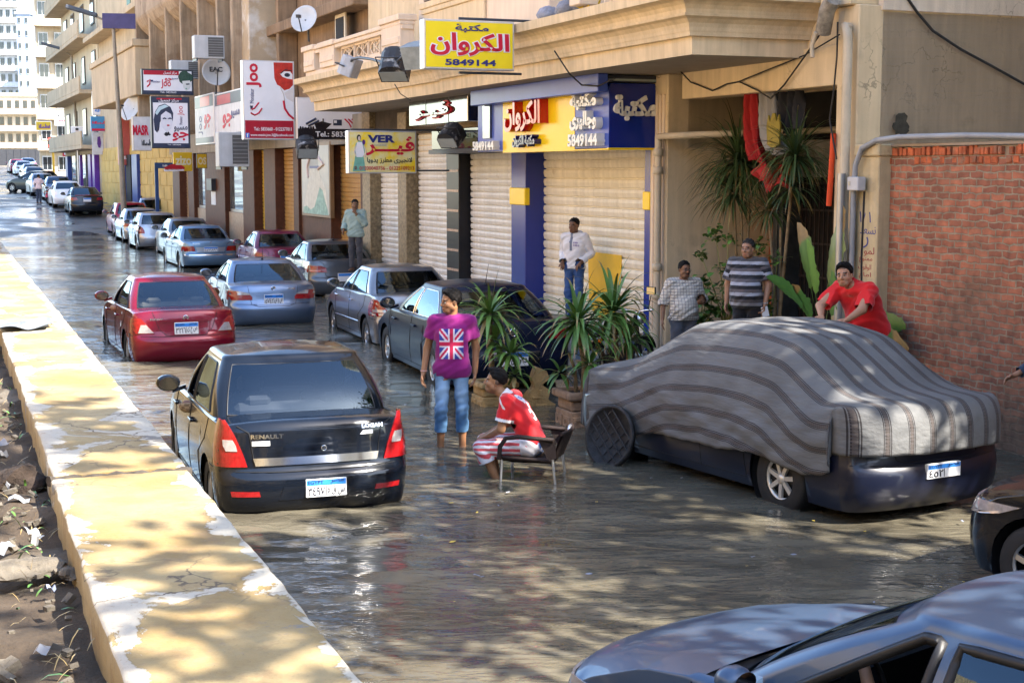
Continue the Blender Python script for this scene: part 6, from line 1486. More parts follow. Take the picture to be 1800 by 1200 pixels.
bushy('leafy_plant',1240,-.25,.45,'broad leaved green plant low by the grey trousered man',[(1236,560,0,30,.14),(1250,545,0,26,.13),(1228,575,.05,24,.12),(1244,505,0,12,.10),(1252,525,0,14,.1),(1238,490,0,8,.09)],22,.14,.05,(.07,.16,.03))
bushy('leafy_plant',1356,-.15,.8,'bushy sprigs growing at the rim of the big clay pot',[(1352,545,.1,26,.12),(1362,565,.15,16,.10),(1367,455,.0,26,.1),(1345,520,.1,18,.1)],23,.09,.03)
def banana():
    x=fx(1440,.3); o=FW(x,-.3,.3); r=empty('banana_plant',o,FANG,'banana plant with broad torn leaves beside the dark doorway','plant'); mb=MB();cols=[]
    P=lambda px,py,dy=0: Vector((ff(px,py,.3)[0]-x,-dy,ff(px,py,.3)[1]-.3))
    for (ax,ay,bx,by,w,dr,c,dy) in ((1436,560,1403,398,.26,.05,(.055,.13,.02),0),(1440,560,1437,425,.16,.0,(.10,.21,.035),.15),(1445,555,1480,370,.20,.12,(.16,.20,.07),0),(1436,575,1378,478,.13,.35,(.04,.13,.03),.2),(1450,575,1460,440,.20,.1,(.05,.11,.02),-.1),(1440,590,1405,500,.18,.3,(.04,.12,.025),.1),(1460,590,1475,480,.14,.2,(.07,.15,.03),.1),(1470,600,1560,560,.22,.3,(.05,.10,.02),-.2),(1475,610,1580,600,.2,.3,(.04,.09,.02),-.1)):
        a=P(ax,ay);b=P(bx,by,dy); d=b-a; f=lambda t: (0.04 if t<.32 else math.sin(math.pi*min(1,(t-.30)/.70*.96+.04))**.6*(1+.10*math.sin(t*60))*(.72 if math.sin(t*173+ax)>.55 else 1))
        blade(mb,cols,a,d.normalized()+Vector((0,0,dr*.35)),d.length*1.05,w,dr,c,.18,26,up=Vector((0.2,1,0.2)),shape=f)
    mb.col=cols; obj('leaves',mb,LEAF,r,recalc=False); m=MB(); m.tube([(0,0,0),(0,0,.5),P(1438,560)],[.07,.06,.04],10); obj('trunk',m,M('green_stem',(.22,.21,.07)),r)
banana()
# ------------------------------------------------------------------ chair, iron lid
CANE=M('dark_cane',(.022,.013,.011),.55,var=.3,vs=40,bump=.6,bs=120); ALU=M('aluminium',(.62,.63,.65),.3,.9,var=.05)
r=empty('armchair',(.20,14.62,-.2),R(78),'low dark cane armchair with metal legs standing in the water','chair')
m=MB(); rows=[[(x,y,.44-.02*math.cos(x*5)+(.01 if y>.2 else 0)) for x in np.linspace(-.27,.27,9)] for y in np.linspace(-.25,.27,9)]; m.grid(rows); rows2=[[(x,y,z-.045) for x,y,z in q] for q in rows]; m.grid(rows2); m.tube([(-.27,-.25,.42),(-.27,.27,.43),(.27,.27,.43),(.27,-.25,.42),(-.27,-.25,.42)],.022,8); obj('seat',m,CANE,r)
m=MB(); back=[[(x,-.25-.10*t-.05*(1-(x/.28)**2),.44+t*.25) for x in np.linspace(-.28,.28,11)] for t in np.linspace(0,1,8)]; m.grid(back); m.grid([[(x,y-.022,z) for x,y,z in q] for q in back]); m.tube([b for b in back[-1]],.02,8); obj('backrest',m,CANE,r)
for sg in(-1,1):
    m=MB(); m.tube([(sg*.30,.27,.42),(sg*.31,.26,.55),(sg*.32,.20,.635),(sg*.32,.08,.655),(sg*.32,-.28,.635)],.024,8); pan=[[(sg*.315,lerp(-.12,-.30,s_)*(1)-.10*(1-s_)*(1-t),lerp(.44,.64,t)) for s_ in np.linspace(0,1,4)] for t in np.linspace(0,1,4)]; m.grid(pan); obj('armrest',m,CANE,r)
    for y in (-.26,.25):
        m=MB(); m.tube([(sg*.27,y,.43),(sg*.285,y+(.02 if y>0 else -.05),0)],.0135,8); obj('leg',m,ALU,r)
m=MB(); m.tube([(.1+.09*math.cos(t),-.37,.62+.09*math.sin(t)) for t in np.linspace(.1,3.0,12)],.017,7); obj('back_loop',m,ALU,r)
r=empty('manhole_cover',gy(1073,806,15.3),0,'round cast iron manhole lid leaning against the covered car','manhole cover')
nd=Vector((-.72,-.66,.20)).normalized(); q=Vector((0,0,1)).rotation_difference(nd).to_matrix().to_4x4(); q.translation=Vector((0,0,.235))
IRON=M('cast_iron',(.035,.035,.036),.55,.5,var=.4,vs=12,bump=.6,bs=60); 
m=MB(); m.lathe([(.001,-.015),(.335,-.015),(.335,.035),(.30,.035),(.295,.012),(.001,.012)],(0,0,0),40); m.xf(q); obj('plate',m,IRON,r)
m=MB()
for a in (-.2,-.1,0,.1,.2):
    h=math.sqrt(.29**2-a*a); m.box(a-.009,a+.009,-h,h,.0125,.024)
m.xf(q); obj('ribs',m,IRON,r,.003)
m=MB()
for a in (-.15,-.05,.05,.15):
    for b_ in (-.2,-.1,0,.1,.2):
        if a*a+b_*b_<.07: m.box(a-.03,a+.03,b_-.007,b_+.007,.013,.02)
m.xf(q); obj('studs',m,IRON,r,.002)
# ------------------------------------------------------------------ motorbikes
def motorbike(pos,yaw,label,col,rider=False):
    r=empty('motorbike',pos,yaw,label,'motorbike')
    for y in(-.62,.62):
        m=MB(); m.lathe([(.24,-.045),(.29,-.04),(.305,0),(.29,.04),(.24,.045)],(0,y,.305),28,'x'); w_=obj('wheel',m,TYRE,r); m=MB(); m.lathe([(.235,-.02),(.245,0),(.235,.02)],(0,0,0),24,'x')
        for k in range(8): t=k*math.pi/4; m.tube([(0,0,0),(0,.235*math.cos(t),.235*math.sin(t))],.006,4)
        m.lathe([(.001,-.05),(.05,-.05),(.05,.05),(.001,.05)],(0,0,0),12,'x'); m.xf(Matrix.Translation(Vector((0,y,.305))-w_.location)); obj('rim',m,METAL,w_)
    m=MB(); m.tube([(0,.62,.305),(0,.50,.75),(0,.46,.92)],.03,8); m.tube([(0,-.62,.305),(0,-.2,.42),(0,.1,.36),(0,.42,.72)],.025,8); m.tube([(0,-.6,.62),(0,-.1,.66),(0,.42,.80)],.025,8); m.obox((0,.02,.36),(.10,0,0),(0,.16,0),(0,0,.13)); obj('frame',m,PLAST,r,.01)
    m=MB(); m.lathe([(.001,-.26),(.09,-.22),(.135,-.05),(.13,.12),(.001,.24)],(0,.14,.76),16,'y',sx=1,sy=.8); obj('tank',m,col,r)
    m=MB(); m.obox((0,-.33,.76),(.12,0,0),(0,.36,.02),(0,0,.05)); obj('seat',m,RUBB,r,.04)
    m=MB(); m.tube([(-.36,.36,1.02),(-.2,.42,1.0),(0,.45,.95),(.2,.42,1.0),(.36,.36,1.02)],.015,8); obj('handlebar',m,CHR,r)
    for sg in(-1,1):
        m=MB(); m.tube([(sg*.25,.41,1.02),(sg*.30,.40,1.22)],.008,6); m.obox((sg*.31,.39,1.29),(.075,0,0),(0,.012,0),(0,0,.055)); mm=obj('mirror',m,PLAST,r,.01); m=MB(); m.obox(Vector((sg*.31,.375,1.29))-mm.location,(.066,0,0),(0,.003,0),(0,0,.047)); obj('mirror_glass',m,CHR,mm)
        m=MB(); m.lathe([(.001,-.03),(.03,-.02),(.03,.02),(.001,.03)],(sg*.16,-.66,.66),10); obj('indicator',m,M('amber_lens',(.7,.16,.01),.2),r)
    m=MB(); m.lathe([(.001,.10),(.085,.08),(.095,.0),(.001,-.06)],(0,.54,.86),14,'y'); obj('headlamp',m,CHR,r)
    m=MB(); m.obox((0,-.72,.72),(.07,0,0),(0,.03,0),(0,0,.03)); obj('tail_lamp',m,LRED,r)
    for y,a0,a1 in ((.62,.3,2.6),(-.62,.6,2.9)):
        m=MB(); m.grid([[(x,y+.335*math.cos(t),.305+.335*math.sin(t)) for x in (-.06,0,.06)] for t in np.linspace(a0,a1,12)]); obj('mudguard',m,col,r)
    return r
motorbike(gy(1085,640,20.9)-Vector((0,0,.25)),R(-38),'dark motorbike parked behind the yuccas by the cream shutter',paint('black',(0,0,0)))
xm=(84-900)/2617*89; mz=street_z(xm,89); motorbike((xm,89,mz),R(10),'red moped being pushed up the far road',paint('moped_red',(.4,.02,.03)))
person('man in a pale shirt and dark trousers pushing the red moped',(xm-.55,88.9,mz),R(-20),1.74,dict(elR=(.27,.12,1.16),wrR=(.25,.36,1.03)),skin=(.2,.1,.06),shirt=dict(col=(.55,.42,.42),sleeve=.7,hem=.88,loose=.03),trousers=dict(col=(.03,.04,.07)),vox=.014,hair='short')
# drivers
def driver(cr,label,info,sx,y,arm,skin,shirt,h=1.7):
    M_=cr.matrix_basis.copy(); p=M_@Vector((sx,y,.02)); 
    person(label,p,cr.rotation_euler[2],h,dict(pelvis=(0,0,.40),waist=(0,-.05,.55),chest=(0,-.10,.75),neck=(0,-.12,.93),head=(0,-.08,1.085),shR=(.185,-.12,.885),shL=(-.185,-.12,.885),hiR=(.10,.02,.37),hiL=(-.10,.02,.37),knR=(.13,.44,.46),knL=(-.13,.44,.46),anR=(.12,.66,.2),anL=(-.12,.66,.2),toR=(.13,.8,.2),toL=(-.13,.8,.2),**arm),skin=skin,shirt=shirt,trousers=dict(col=(.04,.045,.06),waist_n=(0,-.1,1)),vox=.0085,hair='short',head=(0,0,0),hands=((.5,None),(.5,None)))
def knit(v,L):
    q=v*1; k=(np.sin(q[:,1]*150+np.floor(q[:,2]*40)*3.14)>0); c=np.tile(V(.30,.215,.125),(len(v),1)); c[k]=V(.15,.10,.055); return c
driver(C1,'driver of the black saloon with a basket knit sleeve on the window sill',None,-.40,.02,dict(elR=(.25,.10,.66),wrR=(.12,.36,.72),elL=(-.50,.06,.93),wrL=(-.26,.26,.94)),(.2,.1,.06),dict(col=knit,sleeve=1.9,hem_pt=1,loose=.03,name='knit_jumper'))
driver(C2,'driver of the maroon saloon with a bare elbow out of the window',None,-.40,.05,dict(elR=(.25,.10,.66),wrR=(.12,.36,.72),elL=(-.46,.10,.91),wrL=(-.22,.30,.96)),(.32,.17,.10),dict(col=(.2,.2,.22),sleeve=.5,hem_pt=1,loose=.02))
driver(C9,'driver of the foreground saloon with a hand on the wheel',None,-.38,.08,dict(elR=(.24,.14,.68),wrR=(.11,.34,.86),elL=(-.27,.04,.88),wrL=(-.06,.30,1.09)),(.50,.28,.16),dict(col=(.05,.06,.08),sleeve=.5,hem_pt=1,loose=.02))
def wheel_of(cr,y=.36,z=.80):
    m=MB(); c=Vector((-.38,y,z)); ax=Vector((0,-.88,.48)).normalized(); u=Vector((1,0,0)); v=ax.cross(u)
    m.tube([c+(u*math.cos(t)+v*math.sin(t))*.185 for t in np.linspace(0,2*math.pi,29)],.014,8); m.obox(c-ax*.02,(.17,0,0),v*.03,ax*.012); m.obox(c-ax*.02,(.05,0,0),v*.10,ax*.012)
    obj('steering_wheel',m,PLAST,cr)
wheel_of(C1); wheel_of(C2); wheel_of(C9,.46,.98)
# ------------------------------------------------------------------ signs
SW=M('sign_white',(.72,.72,.75),.35,var=.05,vs=2); SWF=M('sign_faded',(.55,.55,.57),.45,var=.15,vs=3); SRED=M('sign_red',(.36,.012,.03),.35,var=.12,vs=4); SNAVY=M('sign_navy',(.03,.04,.075),.35,var=.15,vs=4); SBLK=M('sign_black',(.015,.012,.015),.35,var=.2); SYEL=M('sign_yellow',(.80,.62,.02),.3,var=.05); INKB=M('ink_blue',(.025,.03,.16),.4,var=0); INKR=M('ink_red',(.50,.012,.04),.4,var=0); INKK=M('ink_black',(.02,.02,.025),.4,var=0); ALF=M('sign_frame',(.62,.63,.66),.3,.6,var=.05); DFR=M('dark_frame',(.04,.045,.055),.4,var=.1); SGRN=M('ink_green',(.16,.38,.30),.4,var=.2,vs=9); INKP=M('ink_purple',(.10,.03,.22),.4,var=.2); SKY_=M('sign_cyan',(.05,.22,.42),.4,var=.1); SKN=M('print_skin',(.62,.50,.45),.5,var=.1); PRED=M('print_red',(.45,.03,.02),.4,var=.35,vs=8)
PANG=FANG+math.pi/2                       # signs that stand out across the pavement face along the street
class Sign:
    """local frame: x to the viewer's right, z up, face towards -y; made from a rectangle seen in the picture lying on a real plane"""
    def __init__(s,name,label,rect,mode,at,depth=.16,face=SW,frame=ALF,fr=.03,group='shop signs along the street'):
        px0,px1,py0,py1=rect; pc=(py0+py1)/2
        if mode=='perp':
            a=pp(px0,pc,at)[0]; b=pp(px1,pc,at)[0]; xm=(px0+px1)/2; z0=pp(xm,py1,at)[1]; z1=pp(xm,py0,at)[1]
            loc=FW(at,(a+b)/2,z0); ang=PANG
        elif mode=='par':
            a=ff(px0,pc,at)[0]; b=ff(px1,pc,at)[0]; xm=(px0+px1)/2; z0=ff(xm,py1,at)[1]; z1=ff(xm,py0,at)[1]
            loc=FW((a+b)/2,-at,z0); ang=FANG
        else:                                  # facing the camera side at distance `at`
            A=gy(px0,pc,at); b_=gy(px1,pc,at); a=0;b=(b_-A).length; z0=gy(px0,py1,at).z; z1=gy(px0,py0,at).z; m_=(A+b_)/2; loc=Vector((m_.x,m_.y,z0)); ang=mode
        s.w=abs(b-a)/2; s.h=z1-z0; s.d=depth; s.r=empty(name,loc,ang,label,'sign',group)
        m=MB(); m.box(-s.w,s.w,0,depth,0,s.h); s.part('case',m,frame,bevel=.008)
        m=MB(); m.box(-s.w+fr,s.w-fr,-.006,-.0005,fr,s.h-fr); s.part('face',m,face)
    def part(s,n,m,mt,bevel=0,**k): return obj(n,m,mt,s.r,bevel,**k)
    def X(s,u): return -s.w+2*s.w*u
    def Z(s,v): return s.h*(1-v)               # u,v measured from the top left of the sign
    def rect(s,u0,u1,v0,v1,mt,n='print',o=.0085): m=MB(); m.box(s.X(u0),s.X(u1),-o,-.004,s.Z(v1),s.Z(v0)); return s.part(n,m,mt)
    def poly(s,pts,mt,n='print',o=.0095): m=MB(); m.prism([(s.X(u),s.Z(v)) for u,v in pts],-o,-.005,'y'); return s.part(n,m,mt)
    def text(s,t,u0,u1,v0,v1,mt,bold=.02,depth=.006,base=.0095,n='lettering',**k):
        m=textmb(t,s.X(u0),s.X(u1),s.Z(v1),s.Z(v0),-base,depth,bold,**k); return s.part(n,m,mt)
    def scribble(s,u0,u1,v0,v1,mt,n='print',seed=1):
        g=random.Random(seed); m=MB(); u=u0
        while u<u1:
            w_=g.uniform(.02,.07); h_=g.uniform(.3,1.); m.box(s.X(u),s.X(min(u1,u+w_)),-.012,-.004,s.Z(v1),s.Z(v1-(v1-v0)*h_)); u+=w_+g.uniform(.008,.02)
        return s.part(n,m,mt)
    def blob(s,cu,cv,ru,rv,mt,n='print',o=.0095,seed=0,wob=.0,N=28,a0=0,a1=6.2832):
        s.poly([(cu+ru*math.cos(t)*(1+wob*math.sin(3*t+seed)+wob*.6*math.sin(7*t+seed*2)),cv+rv*math.sin(t)*(1+wob*math.sin(4*t+seed)+wob*.6*math.sin(9*t+seed))) for t in np.linspace(a0,a1,N,endpoint=abs(a1-a0)<6.2)],mt,n,o)
    def line(s,pts,wd,mt,n='print',o=.011): m=MB(); m.tube([(s.X(u),-o,s.Z(v)) for u,v in pts],wd,5); return s.part(n,m,mt)
def bracket(sg,x0,x1,z,y=.08,r=.022,n='bracket'): m=MB(); m.tube([(x0,y,z),(x1,y,z)],r,6); return sg.part(n,m,DFR)
# yellow hanging bookshop sign
S=Sign('shop_sign','yellow hanging bookshop sign with red Arabic lettering and a blue telephone number',(745,904,36,123),'perp',-.5,.20,SYEL,ALF,.03)
S.text('مكتبة',.34,.71,.08,.25,INKB,.03)
S.text('الكروان',.06,.95,.24,.74,SW,.075,.004); S.text('الكروان',.07,.94,.255,.725,INKR,.03,.007,.0115)
S.text('5849144',.23,.79,.79,.92,INKB,.06)
bracket(S,-S.w*.2,S.w+.85,S.h+.03); bracket(S,-S.w*.2,S.w+.15,-.04)
# VER sign
S=Sign('shop_sign','yellow and white lingerie sign with a printed woman in a long dress',(612,732,230,305),'perp',-8.75,.2,M('print_pale_yellow',(.72,.66,.36),.35,dirt=(.80,.58,.02),dirts=2.2,dirtc=.44,var=.05),ALF,.03)
S.text('VER',.28,.68,.10,.28,INKB,.045); S.text('LINGERIE',.34,.56,.315,.36,M('ink_grey',(.4,.4,.38),.5),.0)
S.text('ڤيـــر',.25,.97,.13,.58,INKR,.03,.007); S.text('لانجيرى مطرز يدويا',.27,.93,.62,.77,INKK,.012); S.text('01200040736 - 01225109213',.16,.96,.83,.92,INKR,.0)
S.blob(.105,.87,.022,.045,INKR)
S.poly([(.15,.25),(.19,.24),(.23,.32),(.24,.5),(.22,.6),(.25,.95),(.06,.95),(.10,.6),(.09,.42),(.11,.3)],SGRN); S.poly([(.13,.27),(.2,.27),(.235,.55),(.20,.62),(.12,.62),(.10,.45)],SW,o=.0105); S.blob(.155,.17,.03,.075,INKK,o=.011); S.blob(.160,.185,.018,.05,SKN,o=.012); S.blob(.225,.27,.022,.06,INKP,o=.0115)
S.line([(.115,.35),(.085,.5),(.115,.6)],.012,SKN); S.line([(.225,.35),(.26,.5),(.235,.62)],.012,SKN)
bracket(S,S.w,S.w+.75,.06); bracket(S,-S.w*.9,S.w+.75,S.h+.02)
# main sign box of the bookshop
zb0=fz(1000,262,1.0); xe1=fx(1070,1.0); zt_=fz(950,166,1.0); x_a=fx(841,1.0); x_b=fx(885,1.0); x_c=fx(1011,1.0)
T=Th('shop_sign',(x_a+xe1)/2,-1,zb0,'long blue and yellow bookshop sign box with raised red and white letters','sign','shop signs along the street')
m=MB(); m.box(x_a,xe1,-.99,-.02,zb0,zt_+.05); T.part('case',m,BLUE,.01)
m=MB(); m.box(x_b,x_c,-1.012,-.985,zb0-.01,zt_); T.part('yellow_face',m,YEL)
m=MB(); m.box(x_a,x_b-.003,-1.006,-.985,zb0,zt_); m2=MB(); m2.box(x_c+.003,xe1-.0,-1.006,-.985,zb0,zt_); T.part('blue_face',m,BLUE2); T.part('blue_face',m2,BLUE2)
m=MB(); m.box(xe1-.02,xe1+.012,-1.0,-.03,zb0,zt_+.02); T.part('end_face',m,BLUE); m=MB(); m.box(xe1-.05,xe1+.016,-1.01,-.03,zb0-.03,zb0); m.box(x_b,xe1,-1.016,-.5,zb0-.03,zb0-.011); T.part('yellow_edge',m,YEL)
hz=zt_-zb0; zz=lambda v: zb0+hz*(1-v)
T.part('raised_lettering',textmb('الكروان',x_b+.42,x_c-1.05,zz(.66),zz(.10),-1.012,.16,.03),RED)
T.part('raised_lettering',textmb('مكتبة الكروان',x_b+.75,x_c-1.35,zz(.95),zz(.72),-1.012,.13,.05),NAVY)
T.part('raised_lettering',textmb('5849144',x_a+.05,x_b-.15,zz(.98),zz(.80),-1.007,.13,.05),WLET)
T.part('raised_lettering',textmb('مكتبة',x_c+.05,xe1-.2,zz(.36),zz(.06),-1.007,.12,.05),WLET); T.part('raised_lettering',textmb('وجاليرى',x_c+.05,xe1-.2,zz(.70),zz(.38),-1.007,.12,.05),WLET); T.part('raised_lettering',textmb('5849144',x_c+.02,xe1-.12,zz(.97),zz(.76),-1.007,.14,.06),WLET)
m=MB(); m.box(x_a+.35,x_b-.55,-1.05,-1.007,zz(.74),zz(.06)); T.part('mirror_strip',m,CHROME)
te=textmb('مكتبة',-.44,.30,zb0+hz*.44,zb0+hz*.86,0,.05,.05); te.v=[(xe1+.012-v[1],-.5+v[0]-.0,v[2]) for v in te.v]; T.part('raised_lettering',te,WLET)
# blue fascia over it, pale light box over the end face
m=MB(); xf0,xf1=fx(829,1.25),fx(1052,1.25); zf0=fz(940,174,1.25); m.box(xf0,xf1,-1.27,-1.1,zf0,4.497); o=fthing('sign_fascia',m,BLUE2,'plain blue fascia strip under the canopy above the bookshop sign','fascia',bevel=.01)
T=Th('light_box',xe1+.1,-.5,zt_+.1,'pale glass light box above the blue end panel','light box'); m=MB(); m.box(xe1-.08,xe1+.03,-1.08,.0,zt_+.06,4.49); T.part('case',m,DFR,.01); m=MB(); m.box(xe1+.031,xe1+.036,-1.03,-.05,zt_+.11,4.40); T.part('pane',m,M('pale_glass',(.34,.40,.36),.15,var=.1))
# mirror faced sign and dark sign at the white shutters
zA,zB_=fz(770,218,.9),fz(770,172,.9); xA,xB_=fx(720,.9),fx(822,.9)
T=Th('shop_sign',(xA+xB_)/2,-.9,zA,'mirror faced sign box with chrome lettering over the white shutters','sign','shop signs along the street'); m=MB(); m.box(xA,xB_,-.9,-.1,zA,zB_); T.part('case',m,CHROME,.012)
m=MB(); m.box(xA+1.1,xA+1.13,-.906,-.9,zA,zB_); m.box(xA+2.5,xA+2.53,-.906,-.9,zA,zB_); T.part('seam',m,DFR); T.part('raised_lettering',textmb('ڤيـر',xA+.5,xB_-.9,zA+.12,zB_-.1,-.902,.08,.03),CHROME)
T.part('rim',textmb('ڤيـر',xA+.46,xB_-.86,zA+.09,zB_-.07,-.901,.03,.05),INKR)
zA,zB_=fz(800,262,.6),fz(800,226,.6); xA,xB_=fx(759,.6),fx(846,.6)
T=Th('shop_sign',(xA+xB_)/2,-.6,zA,'dark glass shop sign with worn green and red letters','sign','shop signs along the street'); m=MB(); m.box(xA,xB_,-.6,-.1,zA,zB_); T.part('case',m,GLASSD,.012)
T.part('lettering',textmb('DI',xA+.7,xA+1.35,zA+.12,zB_-.2,-.604,.012,.04),INKR); T.part('lettering',textmb('HEN',xA+1.6,xA+2.9,zA+.2,zB_-.1,-.604,.012,.04),M('ink_olive',(.07,.1,.03),.4))
m=MB(); m.box(xA-.03,xB_+.03,-.66,-.05,zA-.09,zA-.002); T.part('shelf',m,DFR)
# hair tools sign under the canopy end
S=Sign('shop_sign','wide hairdresser sign with printed styling tools and a dark telephone strip',(522,648,172,246),'perp',-16.6,.15,SW,ALF,.02)
S.rect(.01,.99,.74,.985,SBLK); S.text('Tel.: 5833660 -',.25,.92,.80,.93,SW,.02)
S.line([(.12,.63),(.26,.50)],.028,SNAVY); S.line([(.15,.68),(.30,.55)],.028,SNAVY); S.poly([(.24,.63),(.34,.56),(.48,.62),(.40,.74),(.26,.74)],SBLK); S.line([(.36,.62),(.36,.50)],.02,SBLK)
for k in range(4): S.line([(.66+.05*k,.50),(.72+.05*k,.60),(.75+.05*k,.70)],.018,INKR)
S.rect(.50,.62,.52,.66,SNAVY); S.rect(.51,.55,.54,.60,SW,o=.0095)
S.text('Bb',.92,.985,.55,.68,INKK,0,slant=.3)
for i in range(14): S.blob(.03+.016*i,.83-.1*abs(math.sin(i*1.7)),.014,.05,SBLK,seed=i,o=.0102)
# tall sign with the veiled eye
S=Sign('shop_sign','tall white salon sign with a red masked face and red telephone panel',(427,518,107,246),'perp',-18.2,.25,SW,ALF,.03)
S.rect(.03,.97,.755,.98,SRED); S.text('Tel.: 5833660 - 0122377011',.2,.93,.84,.885,SW,.015); S.text('www.mesio.joo.3@facebook.com',.13,.97,.92,.965,SW,.01)
S.rect(.04,.11,.915,.975,PLB,o=.0095); S.text('f',.06,.09,.92,.97,SW,.02,base=.0105)
S.text('Joo',.07,.36,.04,.34,INKR,.03,rot=90); S.text('Monsieur',.13,.21,.36,.54,INKB,.0,rot=90); S.line([(.16,.62),(.22,.60),(.30,.53)],.02,INKR); S.line([(.14,.66),(.22,.69),(.30,.66),(.36,.6)],.02,INKR); S.poly([(.13,.57),(.19,.57),(.18,.62),(.14,.62)],SNAVY)
S.poly([(.60,.02),(.97,.02),(.97,.30),(.90,.35),(.80,.37),(.72,.32),(.66,.30),(.61,.22)],PRED); S.poly([(.72,.16),(.80,.13),(.92,.13),(.965,.17),(.96,.23),(.86,.22),(.77,.20)],SW,o=.0105); S.blob(.86,.175,.055,.025,SNAVY,o=.0115); S.blob(.86,.175,.02,.018,INKK,o=.0125)
S.line([(.73,.16),(.82,.11),(.95,.12)],.014,INKK); S.line([(.72,.33),(.78,.42),(.80,.50)],.012,M('print_grey',(.5,.48,.47),.5)); S.line([(.78,.50),(.80,.60),(.88,.68),(.97,.73)],.03,INKR)
S.poly([(.80,.40),(.97,.33),(.97,.52),(.84,.47)],M('print_pale_skin',(.62,.58,.57),.5))
# two faded panels beside it, flat along the shopfronts
S=Sign('shop_sign','faded white salon panel, the nearer of the two pale panels on the corner',(378,426,160,247),'par',1.45,.3,SWF,ALF,.03); S.rect(.02,.98,.03,.26,SNAVY); S.rect(.1,.6,.05,.24,SRED,o=.0095); S.rect(.02,.98,.85,.97,SNAVY); S.text('جو',.30,.65,.45,.75,INKR,.03); S.text('مسيو',.62,.92,.40,.58,INKB,.02)
S=Sign('shop_sign','faded white salon panel, the farther of the two pale panels on the corner',(343,376,166,254),'par',1.5,.3,SWF,ALF,.03); S.rect(.02,.98,.03,.26,SNAVY); S.rect(.3,.8,.05,.24,SRED,o=.0095); S.rect(.02,.98,.86,.97,SNAVY); S.text('جو',.50,.85,.40,.70,INKR,.03); S.text('Joo',.2,.42,.42,.8,INKB,.0,rot=90)
# horizontal sign and lady sign
S=Sign('shop_sign','horizontal salon sign with a curly haired face, above the veiled bride sign',(249,340,122,167),'perp',-31.5,.2,SW,DFR,.06)
S.rect(.04,.72,.06,.23,SRED); S.text('مركز تجميل',.42,.68,.08,.21,SW,.015); S.rect(.03,.97,.84,.95,SNAVY); S.text('Tel.: 5833660',.35,.66,.86,.93,SW,.0)
S.text('Joo',.37,.56,.40,.76,INKR,.02); S.text('جو',.44,.58,.34,.52,INKR,.03); S.text('مسيو',.58,.70,.33,.42,INKB,.01); S.text('Monsieur',.19,.35,.44,.54,INKB,0); S.line([(.10,.5),(.16,.42),(.15,.6),(.10,.7)],.025,INKR); S.rect(.17,.22,.43,.5,SNAVY)
S.blob(.84,.32,.14,.26,M('print_dark_green',(.03,.07,.05),.5,var=.5,vs=14),wob=.08,seed=2); S.poly([(.78,.45),(.93,.42),(.96,.6),(.92,.75),(.86,.83),(.80,.7)],M('print_pale',(.60,.62,.60),.5),o=.0105); S.line([(.85,.57),(.92,.56)],.02,INKK,o=.0115); S.line([(.84,.74),(.87,.75)],.02,SGRN)
S=Sign('shop_sign','portrait salon sign with a dark haired bride wearing a tiara',(266,334,170,261),'perp',-30.5,.2,SW,DFR,.07)
S.rect(.03,.97,.02,.12,SNAVY); S.rect(.15,.8,.03,.06,SRED,o=.0095); S.text('مركز تجميل',.2,.72,.045,.115,SW,.02); S.rect(.03,.97,.90,.98,SNAVY); S.text('Tel.: 5833660',.4,.75,.915,.94,SW,0)
S.poly([(.08,.65),(.06,.45),(.10,.30),(.20,.18),(.36,.14),(.50,.20),(.57,.32),(.55,.48),(.46,.40),(.30,.42),(.22,.50),(.20,.62),(.14,.70)],SNAVY); S.poly([(.25,.36),(.38,.28),(.51,.34),(.55,.50),(.50,.62),(.40,.70),(.28,.60),(.24,.48)],M('print_face',(.62,.63,.68),.5),o=.0105)
S.poly([(.10,.32),(.2,.20),(.36,.155),(.46,.19),(.38,.215),(.25,.26),(.15,.36)],M('print_cyan',(.45,.60,.65),.4),o=.0108)
for u in (.34,.48): S.line([(u-.04,.43),(u,.415),(u+.04,.43)],.022,SNAVY,o=.013)
S.line([(.40,.555),(.46,.555)],.025,INKR,o=.013); S.blob(.40,.72,.08,.04,SBLK,wob=.2); S.line([(.15,.56),(.17,.66)],.03,SNAVY); S.text('مسيو',.58,.93,.57,.68,SNAVY,.02); S.text('جو',.53,.95,.68,.86,INKR,.03); S.text('Joo',.68,.86,.18,.36,INKR,0,rot=90); S.text('Monsieur',.72,.80,.38,.54,INKB,0,rot=90)
S=Sign('shop_sign','pale sign with worn red block letters behind the bride sign',(234,266,205,265),'perp',-41,.5,SWF,M('aged_white',(.45,.42,.38),.6,var=.2,vs=3),.03); S.text('MASR',-.02,.85,.25,.55,INKR,.04,.03); S.scribble(.45,.95,.66,.85,INKK)
S=Sign('shop_sign','yellow shop sign with white letters and a red shoe',(305,338,268,301),'perp',-36.5,.15,M('sign_amber',(.62,.40,.02),.4,var=.1),M('sign_amber',(.62,.4,.02)),.02); S.text('zizo',.10,.95,.18,.68,M('cream_letter',(.66,.60,.42),.4),.03); S.poly([(-.5,.80),(-.2,.66),(.1,.60),(.42,.68),(.6,.8),(.55,.92),(-.45,.95)],M('print_shoe',(.42,.02,.03),.3)); S.poly([(-.55,.90),(.55,.88),(.55,.98),(-.5,1.02)],SW)
S=Sign('shop_sign','dark lettered amber panel over the lit shop window',(346,364,270,296),'perp',-34,.1,M('sign_amber',(.62,.40,.02)),DFR,.02); S.text('OS',.1,.9,.25,.75,M('cream_letter',(.66,.60,.42)),.03)
S=Sign('shop_sign','small blue post sign with pale writing in front of the yellow wall',(272,318,286,296),'perp',-45,.1,M('sign_blue',(.03,.07,.18),.4),DFR,.01); S.scribble(.3,.95,.3,.7,SW); m=MB(); m.box(-S.w,-S.w+.15,.02,.12,-2.6,0); S.part('post',m,M('sign_blue',(.03,.07,.18)))
